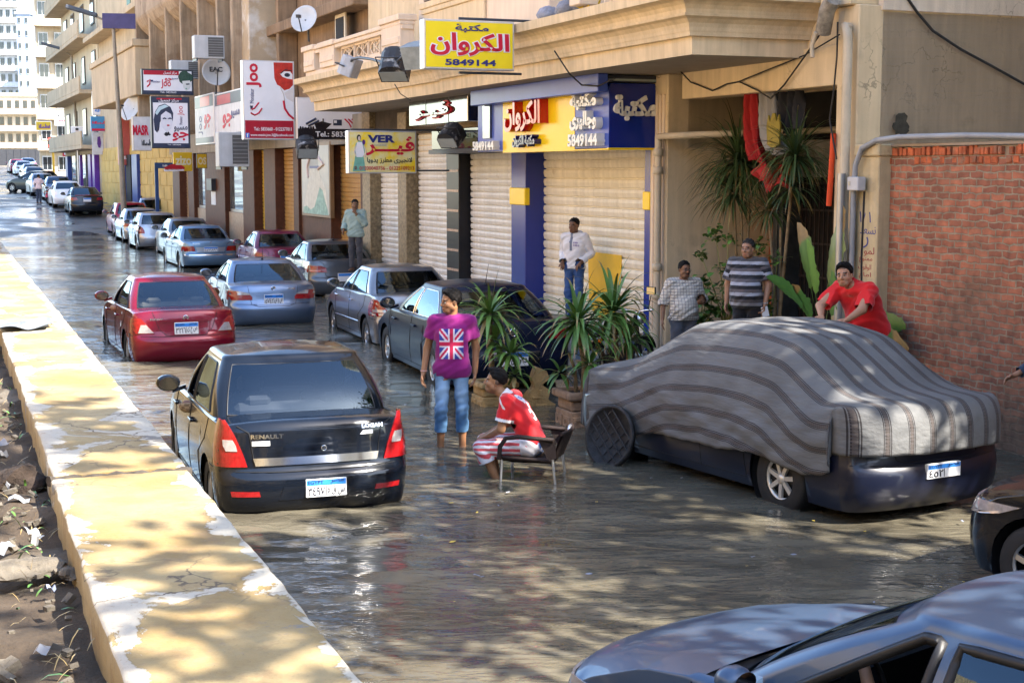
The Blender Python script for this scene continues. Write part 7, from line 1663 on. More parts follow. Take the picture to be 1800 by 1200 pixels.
S=Sign('shop_sign','white institute sign with blue Arabic writing',(162,196,161,203),'perp',-75,.3,SW,ALF,.05); S.text('معهد',.15,.9,.40,.58,PLB,.03); S.text('الضيافة',.12,.95,.70,.9,PLB,.03); S.line([(.3,.12),(.5,.08),(.7,.12)],.03,PLB)
S=Sign('shop_sign','blue and red striped sign below the institute sign',(160,208,205,231),'perp',-73,.3,SKY_,SKY_,.03); S.scribble(.05,.7,.30,.5,INKR); S.rect(.02,.98,.82,.97,INKR)
S=Sign('shop_sign','pale banner with a purple figure over the purple shopfront',(162,186,233,272),'perp',-74,.1,SWF,SWF,.03); S.poly([(.4,.2),(.6,.18),(.66,.45),(.6,.7),(.45,.68),(.36,.5)],INKP)
S=Sign('shop_sign','tall faded red sign behind the lamp post',(208,240,207,290),'perp',-62,.4,M('sign_dusty_red',(.42,.10,.10),.5,var=.15,vs=3),SRED,.02); S.scribble(.2,.95,.80,.88,SW)
S=Sign('shop_sign','white board with two lines of small writing, high on the pale building',(96,131,198,221),'cam' if False else R(12),128,.2,SW,ALF,.06); S.scribble(.1,.92,.14,.32,INKK); S.scribble(.2,.9,.5,.7,INKR,seed=3)
S=Sign('shop_sign','small yellow and purple sign on the far corner',(63,90,213,230),R(12),135,.2,M('sign_amber',(.62,.4,.02)),ALF,.06); S.scribble(.2,.9,.25,.75,INKP)
S=Sign('election_poster','poster of a dark suited man on a pole','' or (125,146,222,246),R(12),100,.06,SW,ALF,.04); S.poly([(.2,.9),(.25,.6),(.5,.5),(.75,.6),(.85,.9)],INKK); S.blob(.5,.35,.13,.18,SKN,o=.0105); S.blob(.5,.22,.14,.09,INKK,o=.0115); S.rect(.05,.95,.80,.96,M('ink_green',(.16,.38,.30)))
m=MB(); m.tube([(0,.05,-3.2),(0,.05,0)],.06,6); S.part('pole',m,ALF)
S=Sign('shop_sign','white and red lettered sign over the far pavement',(110,143,237,275),R(12),118,.2,SW,INKR,.12); S.scribble(.1,.9,.3,.5,INKB); S.rect(.05,.95,.12,.2,INKR); S.rect(.2,.8,.62,.72,INKB)
S=Sign('countdown_display','red glowing number display above the far pavement',(84,101,241,261),R(12),122,.2,M('led_black',(.01,.005,.005),.4),DFR,.03); S.text('39',.05,.95,.05,.95,M('led_red',(.8,.03,.02),.5,em=((1,.05,.03),1.2)),.06)
m=MB(); m.tube([(0,.1,-2.2),(0,.1,0)],.1,8); S.part('pole',m,M('amber_post',(.62,.35,.03),.5))
# cables, dishes, floodlights, conditioners
def dish(pos,rz,rad,label,tilt=.5,txt=None):
    r=empty('satellite_dish',pos,rz,label,'satellite dish'); m=MB(); q=Matrix.Rotation(-tilt,4,'X'); m.lathe([(.001,.10*rad),(rad*.5,.04*rad),(rad*.85,-.10*rad),(rad,-.18*rad),(rad*1.01,-.16*rad),(rad*.5,.07*rad),(.001,.13*rad)],(0,0,0),30,'y'); m.xf(q); obj('reflector',m,M('dish_grey',(.52,.54,.56),.45,var=.1,vs=3),r)
    m=MB(); m.tube([q@Vector((0,-.15*rad,-rad)),q@Vector((0,-rad*.9,-rad*.25))],.018,6); m.obox(q@Vector((0,-rad*.92,-rad*.2)),(.04,0,0),(0,.07,0),(0,0,.04)); obj('feed_arm',m,DFR,r); m=MB(); m.tube([(0,.1*rad,0),(0,.18,-.2),(0,.2,-rad*1.5)],.03,6); obj('mast',m,DFR,r)
    if txt:
        t=textmb(txt,-rad*.45,rad*.45,.05*rad,.42*rad,0,.004,.02); t.v=[tuple(q@Vector((a,b-.02*rad+ .0,c))) for a,b,c in t.v]; obj('lettering',t,INKK,r)
dish(FW(fx(540,1.4),-1.4,fz(540,33,1.4)),FANG+R(48),.36,'grey satellite dish standing on the cornice balcony',.35)
xd=-28; yd,zd=pp(380,128,xd); dish(FW(xd,yd,zd),PANG+R(-4),.46,'pale satellite dish with dark letters between the salon signs',.3,'EAC')
yd,zd=pp(233,191,-48); dish(FW(-48,yd,zd),PANG-R(60),.62,'dark backed satellite dish beside the lamp post',.4)
def flood(pos,aim,label,col,L=.30):
    r=empty('floodlight',pos,0,label,'floodlight','floodlights on arms'); a=Vector(aim).normalized(); q=a.to_track_quat('Y','Z').to_matrix().to_4x4()
    m=MB(); m.prism([(-L*.62,-L*.5),(L*.62,-L*.5),(L*.62,L*.15),(L*.4,L*.45),(L*.15,L*.55),(-L*.15,L*.55),(-L*.4,L*.45),(-L*.62,L*.15)],-L*.75,L*.35,'y'); m.xf(q); obj('housing',m,col,r,.02)
    m=MB(); m.box(-L*.56,L*.56,L*.352,L*.37,-L*.42,L*.2); m.xf(q); obj('lens',m,M('flood_glass',(.3,.34,.36),.1),r); m=MB(); m.tube([(-L*.68,-.05,0),(-L*.7,-.05,L*.6),(L*.7,-.05,L*.6),(L*.68,-.05,0)],.014,5); m.xf(q); obj('yoke',m,DFR,r); return r
FG=M('flood_grey',(.22,.25,.26),.5,var=.2,vs=8); FB=M('flood_black',(.03,.03,.033),.5,var=.3,vs=8,dirt=(.45,.44,.42),dirts=5,dirtc=.56); FW2=M('flood_pale',(.36,.38,.42),.5,var=.2,vs=8)
of=2.75
P=lambda px,py,o=of: FW(fx(px,o),-o,fz(px,py,o))
flood(P(614,122),(-.35,.1,-.9),'pale floodlight hanging on the left of the curved arm',FW2,.34); flood(P(694,120),(-.1,-.5,-.75),'black flaking floodlight in the middle of the arm',FB,.42); flood(P(738,104),(.2,.3,-.9),'grey floodlight beside the yellow hanging sign',FG,.36)
m=MB(); pts=[P(*q)-P(614,122) for q in ((612,120),(622,104),(634,101),(655,104),(680,111),(700,108),(712,97),(726,100),(738,88))]; m.tube(pts,.028,7); m.tube([pts[4],pts[4]+Vector(FW(0,2.6,-.2)-FW(0,0,0))],.022,6); o=tag(obj('iron_bracket',m,DFR),'bent dark iron arm carrying the floodlights over the cornice','bracket'); o.location+=P(614,122)
q=FW(-16.2,*[pp(540,262,-16.2)[0],pp(540,262,-16.2)[1]]); flood(q,(.2,-.8,-.5),'black floodlight under the hairdresser sign',FB,.42)
q=FW(fx(790,1.2),-1.2,fz(790,242,1.2)); flood(q,(-.4,-.6,-.6),'dark floodlight under the mirror sign',FB,.34)
def aircon(x,y,z,w,h,label,ang=FANG):
    r=empty('air_conditioner',FW(x,y,z),ang,label,'air conditioner','air conditioners'); m=MB(); m.box(-w/2,w/2,0,.5,0,h); obj('case',m,M('ac_grey',(.46,.47,.48),.5,var=.1,vs=3,streak=.1),r,.015); m=MB(); m.box(-w*.05,w*.46,-.012,.0,h*.08,h*.92); g=obj('grille',m,M('ac_grille',(.09,.09,.09),.6),r); m=MB()
    for k in range(7): m.box(-w*.04,w*.45,-.02,-.0125,h*(.14+.11*k),h*(.17+.11*k))
    obj('louvre',m,M('ac_louvre',(.2,.2,.2),.6),r)
    m=MB(); m.box(-w*.45,-w*.4,.0,.7,-.08,0); m.box(w*.4,w*.45,.0,.7,-.08,0); obj('bracket',m,DFR,r)
x,z=-27,0; y_,z_=pp(369,103,-27); aircon(-27,y_,z_,.95,.72,'upper air conditioner between the concrete fins',PANG)
y_,z_=pp(335,138,-32.5); aircon(-32.5,y_,z_,1.35,.62,'wide air conditioner behind the horizontal salon sign',PANG)
y_,z_=pp(412,293,-20.5); aircon(-20.5,y_,z_,.85,.95,'air conditioner above the shop window',PANG)
# ------------------------------------------------------------------ second building: brown shops below concrete fins
FIN=M('stained_concrete',(.36,.27,.185),.9,var=.22,vs=1.2,bump=.4,bs=30,streak=.35,coords='World',dirt=(.20,.135,.085),dirts=.9,dirtc=.52); FINB=M('brown_render',(.25,.165,.10),.9,var=.25,vs=1.5,bump=.3,streak=.35,coords='World',dirt=(.46,.40,.33),dirts=.8,dirtc=.64)
PEEL=M('peeling_render',(.42,.32,.21),.9,var=.15,vs=1.5,bump=.4,coords='World',dirt=(.60,.56,.50),dirts=1.0,dirtc=.50)
xL2=-46.; xR2=XL-.15
B=Th('commercial_building',-30,0,0,'brown and grey concrete building with fins above a row of brown shops','building')
m=MB(); m.box(xL2,xR2,.3,9,0,17); B.part('wall',m,FINB)
m=MB(); m.box(xL2,xR2,-.15,.29,3.75,4.5); B.part('fascia',m,M('grey_band',(.3,.26,.2),.9,var=.2,vs=2,streak=.2,coords='World'))
for px0,px1 in ((641,650),(578,588),(522,531),(470,490),(432,452),(365,400),(335,345),(308,320)):
    m=MB(); m.box(fx(px0),fx(px1),-.12,.3,0,3.75); B.part('pillar',m,BROWN,.012)
def shut2(px0,px1,mat,z0=.45):
    x0,x1=fx(px0),fx(px1); m=MB(); rows=[]; n=26; p=(3.74-z0)/n
    for i in range(n):
        for dz,dy in ((0,.02),(.1,0),(.8,-.012),(.9,.01)): rows.append([(x0,.18+dy,z0+(i+dz)*p),(x1,.18+dy,z0+(i+dz)*p)])
    m.grid(rows,smooth=False); B.part('roller_shutter',m,mat,recalc=False); m=MB(); m.box(x0,x1,-.05,.29,0,z0); B.part('threshold',m,M('beige_marble',(.34,.25,.17),.5,var=.25,vs=8,coords='World'))
shut2(588,641,SHUTO); shut2(490,522,SHUTO); shut2(452,470,SHUTY); shut2(320,335,M('tan_shutter',(.34,.22,.12),.5))
m=MB(); m.box(fx(531),fx(578),-.04,.3,0,3.75); B.part('brown_panel',m,BROWN,.01)
SHOPW=M('shop_window',(.10,.11,.11),.05,var=.6,vs=2.5,spec=.9)
for px0,px1 in ((400,432),(345,365)):
    x0,x1=fx(px0),fx(px1); m=MB(); m.box(x0,x1,.02,.3,0,1.55); B.part('plinth',m,M('beige_marble',(.34,.25,.17)),.01); m=MB(); m.box(x0,x1,.08,.29,1.55,3.75); f=B.part('window',m,M('steel_frame',(.4,.4,.38),.4,.5),.01); m=MB(); m.box(x0+.12,x1-.12,.065,.078,1.66,3.2); B.part('pane',m,SHOPW,parent=f)
xm0=fx(376); m=MB(); m.box(xm0,xm0+1.0,-.3,-.121,2.3,2.75); mbx=B.part('mail_box',m,DFR,.01); m=MB(); 
for k in range(4): m.box(xm0+.08+k*.22,xm0+.24+k*.22,-.14,-.121,1.75,2.25)
B.part('notice',m,SW)
# poster in a frame
S=Sign('bridal_poster','framed poster of a woman in a pale green and white gown',(530,580,250,381),'par',.18,.12,M('poster_grey',(.42,.42,.38),.4,var=.1,vs=2),M('poster_frame',(.20,.12,.06),.4),.10)
S.poly([(.32,.32),(.62,.32),(.66,.42),(.85,.60),(.95,.96),(.06,.96),(.15,.75),(.28,.5)],M('gown',(.58,.58,.50),.6,var=.15,vs=6)); S.poly([(.06,.965),(.08,.88),(.2,.86),(.33,.91),(.47,.87),(.58,.72),(.66,.60),(.76,.64),(.84,.78),(.93,.9),(.95,.965)],M('gown_green',(.26,.42,.36),.6,var=.35,vs=6),o=.0105); S.poly([(.36,.2),(.58,.2),(.62,.33),(.32,.33)],M('bodice',(.4,.42,.38),.6),o=.0108); S.rect(.31,.63,.315,.35,INKB,o=.0115); S.blob(.55,.11,.07,.05,SKN,o=.0112); S.blob(.56,.085,.10,.05,INKK,o=.0108); S.line([(.34,.2),(.24,.33),(.28,.47)],.05,SKN); S.line([(.62,.2),(.82,.30),(.62,.36)],.045,SKN)
# upper floors: fins, coved slabs, back wall
for i,(px,o,w,mt) in enumerate(((425,.9,1.5,PEEL),(410,1.2,.35,FIN),(385,1.3,.28,FIN),(352,1.3,.28,FIN),(322,1.35,.28,FIN),(296,1.35,.26,FIN),(268,1.35,.26,FIN),(245,1.4,.26,FIN))):
    x=fx(px,o); m=MB(); m.box(x,x+w,-o,.3,4.5,17); B.part('fin',m,mt,.02)
for z0 in (8.3,12.4):
    m=MB(); rows=[]
    for z,o in ((z0,.25),(z0+.25,.5),(z0+.6,.95),(z0+.9,1.25),(z0+1.2,1.42),(z0+1.3,1.45),(z0+2.3,1.45),(z0+2.3,1.3),(z0+1.35,.0)): rows.append([(xL2,-o,z),(fx(425,.9)-.02,-o,z)])
    m.grid(rows,smooth=False); B.part('coved_slab',m,FIN)
m=MB(); m.box(fx(425,.9)+1.5,xR2,-.35,.29,7.2,7.5); m.box(fx(425,.9)+2.6,fx(425,.9)+2.9,-.3,.29,4.5,17); B.part('ledge',m,FINB,.02)
for px,z0,h in ((300,5.4,2.1),(330,5.2,2.2),(372,4.9,1.6)):
    x=fx(px,0); m=MB(); m.box(x,x+1.3,.22,.299,z0,z0+h); f=B.part('window',m,M('grey_frame',(.12,.11,.10),.6),.01); m=MB(); m.box(x+.1,x+1.2,.205,.219,z0+.1,z0+h-.1); B.part('pane',m,GLASSD,parent=f)
# yellow stone shopfront and what follows down the street
B=Th('stone_shopfront',-55,0,0,'yellow stone fronted building with a boxy bay beyond the brown shops','building')
YST=M('yellow_stone',(.50,.35,.11),.85,var=.15,vs=1.2,bump=.3,bs=12,coords='World'); TANW=M('tan_wall',(.46,.36,.24),.9,var=.15,vs=.8,bump=.2,streak=.2,coords='World',dirt=(.3,.24,.18),dirts=.5,dirtc=.58)
x0,x1=-75.,xL2-.1; m=MB(); m.box(x0,x1,.3,9,0,4.4); B.part('ground_wall',m,YST)
m=MB()
for k in range(14):
    for j in range(6): m.box(x0+k*2.05+(j%2)*.9,x0+k*2.05+1.9+(j%2)*.9,.27,.299,.4+j*.65,.98+j*.65)
B.part('stone_facing',m,YST,.01)
m=MB(); m.box(x0,x1,.32,9,4.4,17); B.part('upper_wall',m,TANW); m=MB(); bx0,bx1=max(x0+.5,fx(166,1.6)),fx(242,1.6); bz0,bz1=fz(205,178,1.6),fz(205,98,1.6); m.box(bx0,bx1,-1.6,.31,bz0,bz1); B.part('bay',m,TANW,.03); m=MB(); m.box(bx0-.1,bx1+.1,-1.7,.31,bz1+.002,bz1+.3); m.box(x0,x1,-.6,.31,bz1+2.4,bz1+2.7); B.part('ledge',m,TANW,.02)
for px0,px1,mt in ((208,216,M('door_blue',(.03,.06,.25),.4)),(228,237,M('door_blue',(.03,.06,.25))),(218,226,DARK)):
    m=MB(); a=fx(px0);b=max(a+.8,fx(px1)); m.box(a,min(b,x1),.1,.299,0,3.9); B.part('door',m,mt,.02)
m=MB(); m.box(-61.5,-60.2,.285,.318,11.2,14.0); wf=B.part('shutter_window',m,M('green_shutter',(.015,.10,.06),.5,var=.2),.02)
B=Th('purple_shopfront',-82,0,0,'pale upper building over a purple and glass shopfront','building')
x0,x1=-98.,-75.2; m=MB(); m.box(x0,x1,.3,9,4.2,19); B.part('upper_wall',m,M('sunny_wall',(.55,.47,.34),.9,var=.12,vs=.6,streak=.15,coords='World')); m=MB(); m.box(x0,x1,.32,9,0,4.2); B.part('ground_wall',m,TANW)
for k,(a,w_,mt) in enumerate(((-77.5,1.2,M('purple_panel',(.10,.03,.28),.35)),(-80,1.5,M('purple_panel',(.1,.03,.28))),(-83,1.6,SHOPW),(-86,1.2,M('purple_panel',(.1,.03,.28))),(-90,2.2,SHOPW),(-95,1.5,M('door_blue',(.03,.06,.25))))):
    m=MB(); m.box(a,a+w_,.0,.319,.1,4.1); B.part('shop_panel',m,mt,.02)
for z0 in (5.4,8.8,12.2,15.5):
    for a in (-78,-84,-90,-95):
        m=MB(); m.box(a,a+1.8,.22,.299,z0,z0+1.8); f=B.part('window',m,M('grey_frame',(.12,.11,.1)),.01); m=MB(); m.box(a+.12,a+1.68,.2,.219,z0+.1,z0+1.7); B.part('pane',m,GLASSD,parent=f)
    m=MB(); m.box(x0,x1,-.9,.299,z0-1.0,z0-.75); m.box(x0,x1,-.9,-.8,z0-.75,z0+.1); B.part('balcony',m,TANW,.02)
# apartment block with windows facing down the street
def block(name,label,px0,px1,pyt,Y,depth,mat,rows,cols,wmat,zg=1.,rz=R(12),bal=False,winr=(.55,.5),group=None,extra=None):
    a=gy(px0,300,Y);b=gy(px1,300,Y); w_=(b-a).length; zt=gy(px0,pyt,Y).z; c=(a+b)/2; r=empty(name,(c.x,c.y,zg),rz,label,'building',group); h=zt-zg
    m=MB(); m.box(-w_/2,w_/2,0,depth,0,h); obj('wall',m,mat,r,.05)
    fh=h/rows; cw=w_/cols
    for i in range(rows):
        for j in range(cols):
            x=-w_/2+cw*(j+.5); z=fh*i+fh*.3; ww=cw*winr[0]/2; hh=fh*winr[1]
            m=MB(); m.box(x-ww,x+ww,-.12,-.001,z,z+hh); f=obj('window',m,wmat,r,.02); m=MB(); m.box(x-ww*.86,x-ww*.05,-.14,-.121,z+hh*.08,z+hh*.92); m.box(x+ww*.05,x+ww*.86,-.14,-.121,z+hh*.08,z+hh*.92); m.v=[tuple(Vector(v)-f.location) for v in m.v]; obj('pane',m,GLASSD,f)
        if bal:
            m=MB(); m.box(-w_/2-.1,w_/2+.1,-1.1,-.001,fh*i-.15,fh*i+.05); m.box(-w_/2-.1,w_/2+.1,-1.1,-1.0,fh*i+.05,fh*i+fh*.26); obj('balcony',m,mat,r,.02)
    m=MB(); m.box(-w_/2-.25,w_/2+.25,-.25,depth+.2,h,h+.5); obj('roof_slab',m,mat,r,.03); return r
OLD=M('old_plaster',(.50,.42,.31),.9,var=.18,vs=.5,streak=.25,coords='World',dirt=(.3,.22,.15),dirts=.35,dirtc=.58); PALE=M('pale_plaster',(.62,.54,.42),.9,var=.1,vs=.3,streak=.15,coords='World'); TOW=M('white_tower',(.66,.66,.66),.85,var=.12,vs=.3,streak=.15,coords='World'); BLUT=M('blue_grey_tower',(.30,.36,.46),.8,var=.1,vs=.3,coords='World'); WFR=M('white_frame',(.6,.6,.6),.5)
block('apartment_building','weathered cream flats with white framed windows and rubbly balconies',72,152,-120,140,14,OLD,8,3,WFR,2.2,R(16),True,(.62,.48))
block('apartment_building','narrow ochre corner building behind the purple shop',138,163,-60,128,6,YST,7,1,WFR,1.8,R(16),False,(.5,.4))
block('apartment_building','long low beige flats across the end of the street',-40,82,170,215,12,PALE,4,9,M('shade_frame',(.2,.15,.1),.6),4.,R(6),True,(.55,.5))
block('apartment_building','tall white tower with rows of balconies at the far left',-30,42,-160,300,20,TOW,16,6,M('tower_frame',(.3,.32,.34),.6),4.,R(4),True,(.6,.5))
block('apartment_building','slim blue grey tower with a red roof edge',38,62,26,270,10,BLUT,12,2,WFR,4.,R(4),False,(.4,.5))
block('apartment_building','white tower between the blue grey tower and the cream flats',62,80,60,290,14,TOW,11,2,M('tower_frame',(.3,.32,.34)),4.,R(4),True,(.6,.5))
m=MB(); m.box(-14,10,0,.4,0,2.2); 
for k in range(24): m.box(-14+k,-13.9+k,-.05,.0,0,2.2)
o=tag(obj('railing',m,M('dark_railing',(.05,.05,.055),.6)),'dark railing wall across the far end of the road','railing'); p_=gy(0,283,205); o.location=(p_.x,p_.y,p_.z-.6)
# street lamps
def lamp(px,py0,Y,hd,label,board=None):
    b=gy(px+8,330,Y); zt=gy(px,py0,Y).z; zg=street_z(b.x,b.y); r=empty('street_lamp',(b.x,b.y,zg),R(10),label,'street lamp','street lamps'); h=zt-zg; m=MB(); m.tube([(0,0,0),(-.1,0,h*.5),(-.25,0,h)],[.14,.11,.07],8); obj('pole',m,M('lamp_pole',(.25,.22,.18),.6,.3,var=.2),r)
    k=.0; m=MB(); m.tube([(-.25,0,h-.1),(-.6,-.05,h+.25),(-1.0,-.1,h+.42)],.05,6); obj('arm',m,M('lamp_pole',(.25,.22,.18)),r); m=MB(); m.obox((-1.55,-.15,h+.62),(.65,.06,-.18),(0,.22,0),(.02,0,.09)); obj('lamp_head',m,M('lamp_head',(.06,.07,.09),.4),r,.04)
    if board: m=MB(); m.box(-.7,.75,-.14,-.05,h-.1,h+.55); bd=obj('board',m,M('purple_board',(.06,.05,.14),.5,var=.2),r,.01)
lamp(210,47,66,0,'tall street lamp with a small purple name board',True); lamp(132,98,104,0,'farther street lamp among the signs')
# ------------------------------------------------------------------ wires and clutter on the facade
def wire(pts,r,label,name='cable',mt=RUBB):
    m=MB(); P_=[Vector(p) for p in pts]; c=P_[0].copy(); Q=[]
    for a,b in zip(P_,P_[1:]):
        for k in range(8):
            t=k/8; q=a.lerp(b,t); Q.append(q-c)
    Q.append(P_[-1]-c); m.tube(Q,r,5); o=obj(name,m,mt); o.location+=c; return tag(o,label,'cable')
def FP(px,py,o): return FW(fx(px,o),-o,fz(px,py,o))
def sag(a,b,s,n=8): return [a.lerp(b,i/n)-Vector((0,0,s*math.sin(math.pi*i/n))) for i in range(n+1)]
e=Vector((xC1+.05,0,0)); 
def EP(px,py): r=ray(px,py); a=FW(xC1+.06,0,0); t=(a-CAM).dot(UF)/r.dot(UF); return CAM+r*t
wire([EP(1590,-10),EP(1612,22),EP(1640,55),EP(1690,88),EP(1735,112),EP(1800,148),EP(1850,170)],.018,'dark cable hanging across the grey end wall')
wire([FP(1194,126,.25),FP(1212,145,.1),FP(1250,160,.1),FP(1275,148,.1),FP(1296,144,.1),FP(1330,160,.1),FP(1352,174,.1),FP(1362,162,.1)],.011,'thin cable looping along the entrance beam')
wire([FP(1296,144,.1),FP(1350,122,.12),FP(1410,98,.12),FP(1470,62,.2)],.010,'thin cable rising from the entrance beam to the corner')
wire([FP(1352,174,.1),FP(1375,150,.12),FP(1410,100,.15),FP(1440,55,.2)],.012,'pale cable slanting down from the corner bracket')
wire([FP(1466,40,.2),FP(1466,100,.2),FP(1462,160,.2),FP(1456,210,.2),FP(1470,280,.2)],.012,'black cable dangling beside the drain pipe')
wire([FP(695,148,1.9),FP(705,165,1.85),FP(722,176,1.75)],.010,'short wire from the black floodlight to the cornice')
wire([FP(974,90,1.9),FP(1000,130,1.8),FP(1022,150,1.3),FP(1050,152,1.3),FP(1080,138,1.2)],.012,'loose wire drooping over the blue fascia')
wire([EP(1524,262),EP(1560,285),EP(1600,297),EP(1690,310),EP(1775,308),EP(1800,330)],.007,'thin white string along the brick wall',mt=SW)
# bracket lamp on the corner
r=empty('wall_fitting',FP(1445,22,.3),FANG,'rusty grey pipe fitting with cut cables on the corner pillar','pipe fitting'); m=MB(); m.tube([(-.05,0,-.25),(.1,-.05,.0),(.22,-.05,.12)],.10,12); obj('barrel',m,M('rusty_grey',(.25,.22,.18),.7,var=.5,vs=10),r); m=MB(); m.tube([(-.05,-.1,-.25),(-.14,-.1,-.4),(-.12,-.1,-.55)],.03,8); obj('cable_tail',m,PIPE,r)
# junk on the balcony: grey sack and yellow wire coil
p=FP(985,48,1.65); m=MB(); rg=random.Random(4)
for k in range(9): m.lathe([(.001,0),(.12,.03),(.16,.1),(.1,.2),(.001,.24)],(rg.uniform(-.5,.5),rg.uniform(-.1,.1),rg.uniform(0,.12)),10)
o=obj('cloth_bundle',m,M('grey_cloth',(.25,.26,.31),.9,var=.3,vs=12,bump=.6)); tag(o,'bundle of grey cloth on the cornice beside the wire coil','bundle'); o.location=Vector((p.x,p.y,5.292)); o.rotation_euler=(0,0,FANG)
m=MB(); p=FP(1028,32,1.65)
for k in range(6): m.tube([(.22*math.cos(t)+.03*math.sin(k*2),.1*math.sin(k)+.05*math.sin(t*2+k),.2+.19*math.sin(t)+.02*k) for t in np.linspace(0,6.28,18)],.012,5)
o=obj('wire_coil',m,M('yellow_wire',(.62,.42,.02),.5)); tag(o,'tangled coil of yellow wire on the cornice','wire coil'); o.location=Vector((p.x,p.y,5.3)); o.rotation_euler=(0,0,FANG)
# flag hanging in the entrance
x0,z0=ff(1305,168,-.1); x1,_=ff(1345,168,-.1); x2,_=ff(1372,168,-.1); r=Th('hanging_flag',x1,.1,z0-2,'red, white and black flag draped beside the doorway','flag')
def drape(xa,xb,za,zb_,sk,y0,mat,name,ph):
    m=MB(); rows=[]
    for i in range(22):
        t=i/21; z=za+(zb_-za)*t; rows.append([(lerp(xa,xb,s_)+sk*t*t+.05*math.sin(s_*7+t*5+ph)*t,y0+.06*math.sin(s_*16+t*3+ph)+.03*math.sin(s_*31+t*7),z+.04*math.sin(s_*5+ph)*t) for s_ in np.linspace(0,1,22)])
    m.grid(rows); o=r.part(name,m,mat); md=o.modifiers.new('t','SOLIDIFY'); md.thickness=.004
FR=M('flag_red',(.30,.015,.015),.85,var=.15,vs=5); drape(x0,x0+.40,zb+.06,fz(1340,285,-.1),.28,.12,FR,'red_band',0); drape(x0+.42,x0+.86,zb+.06,fz(1360,270,-.1),.20,.15,M('flag_white',(.24,.235,.24),.85,var=.1),'white_band',1.5); drape(x0+.88,x0+1.35,zb+.06,fz(1380,230,-.1),.05,.2,M('flag_black',(.02,.02,.025),.85),'black_band',3)
m=MB(); rows=[[(x0+.45+.85*t+.05*math.sin(s_*9),.06+.05*math.sin(s_*8+t*5),fz(1350,282,-.1)-.30*s_-.10*math.sin(t*3)+.06*math.sin(t*11)) for s_ in np.linspace(0,1,12)] for t in np.linspace(0,1,16)]; m.grid(rows); r.part('red_fold',m,FR)
xe_=fx(1354,-.0); ze=fz(1354,228); m=MB(); m.prism([(xe_-.14,ze-.2),(xe_-.05,ze-.24),(xe_+.06,ze-.24),(xe_+.15,ze-.2),(xe_+.17,ze+.05),(xe_+.13,ze+.2),(xe_+.08,ze+.1),(xe_+.03,ze+.22),(xe_-.03,ze+.22),(xe_-.08,ze+.1),(xe_-.13,ze+.2),(xe_-.17,ze+.05)],.03,.055,'y'); r.part('gold_emblem',m,M('flag_gold',(.22,.17,.02),.6,var=.2,vs=20))
# burnt hole in the end wall
hp=EP(1583,240); m=MB(); m.v=[]; rg=random.Random(9); pts=[]
for k in range(20):
    t=k/20*6.2832; pts.append((.13*math.cos(t)*rg.uniform(.7,1.25),.11*math.sin(t)*rg.uniform(.75,1.25)+(.06 if math.sin(t)>.7 else 0)))
m.prism(pts,-.006,.0,'y'); o=obj('burnt_patch',m,M('soot',(.05,.045,.035),.95,var=.5,vs=12)); o.location=hp; o.rotation_euler=(0,0,PANG); tag(o,'dark burnt hole low on the grey end wall above the brick wall','burnt patch')
# ------------------------------------------------------------------ things on the parapet and litter beside it
m=MB(); c=gz(28,578,1.56); rows=[]
for i in range(26):
    row=[]
    for j in range(20):
        a=(i/25-.5)*.62; b=(j/19-.5)*.5; z=.012+.030*abs(math.sin(a*7+b*3))+.02*math.sin(a*13-b*9)+.012*math.sin(b*30+a*8); row.append((a+.05*math.sin(b*9),b+.04*math.sin(a*8),z))
    rows.append(row)
m.grid(rows); o=obj('grey_cloth',m,M('slate_cloth',(.13,.15,.18),.75,var=.25,vs=9,bump=.3)); o.location=WW((c-W0).dot(WD),-.50,1.563); o.rotation_euler=(0,0,R(25)); o.modifiers.new('t','SOLIDIFY').thickness=.01; tag(o,'crumpled grey cloth lying across the parapet top','cloth')
rg=random.Random(12)
def rock(a,b,z,sx,sy,sz,label,mt,name='stone',seed=0):
    g=random.Random(seed); bm=bmesh.new(); bmesh.ops.create_icosphere(bm,subdivisions=3,radius=1); 
    for v in bm.verts:
        c=v.co; k=1+.22*math.sin(c.x*3+seed)+.16*math.sin(c.y*5+c.z*4+seed*2)+.08*math.sin(c.x*11+c.y*9+seed); v.co=Vector((c.x*sx*k,c.y*sy*k,max(-.3,c.z)*sz*k))
    me=bpy.data.meshes.new(name); bm.to_mesh(me); bm.free(); me.materials.append(mt)
    for p in me.polygons: p.use_smooth=False
    o=bpy.data.objects.new(name,me); COL.objects.link(o); o.location=WW(a,b,z); o.rotation_euler=(0,0,g.uniform(0,6)); 
    return tag(o,label,'stone') if label else o
def AB(px,py): p=gz(px,py,1.40); d=p-W0; return d.dot(WD),d.dot(WN)
RK=M('rubble',(.11,.095,.075),.95,var=.4,vs=8,bump=.8,bs=40); RKD=M('dark_clod',(.035,.024,.018),.95,var=.5,vs=10,bump=.9,bs=40)
a,b=AB(40,850); rock(a,b,1.41,.15,.12,.09,'large dark clod of earth against the parapet',RKD,seed=3)
a,b=AB(45,1005); rock(a,b,1.41,.15,.12,.05,'flat grey slab lying among the litter',RK,seed=5)
a,b=AB(130,1015); rock(a,b,1.41,.06,.05,.03,'small pale stone near the wall foot',RK,seed=7)
m=MB(); g=random.Random(2)
for k in range(900):                                   # small rubble, chips and twigs
    aa_=g.uniform(-1.5,14); bb_=g.uniform(-1.9,-.70); s_=g.uniform(.005,.020)*(1 if g.random()<.9 else 1.8); c=WW(aa_,bb_,1.40+g.uniform(0,.02)); ax=Vector((g.uniform(-1,1),g.uniform(-1,1),g.uniform(-.4,.4))).normalized(); ay=ax.cross(Vector((0,0,1))).normalized(); az=ax.cross(ay)
    m.obox(c,ax*s_*g.uniform(.7,2.),ay*s_,az*s_*.5)
tag(obj('rubble',m,RK),'loose chips and rubble strewn along the parapet foot','rubble',None,'stuff')
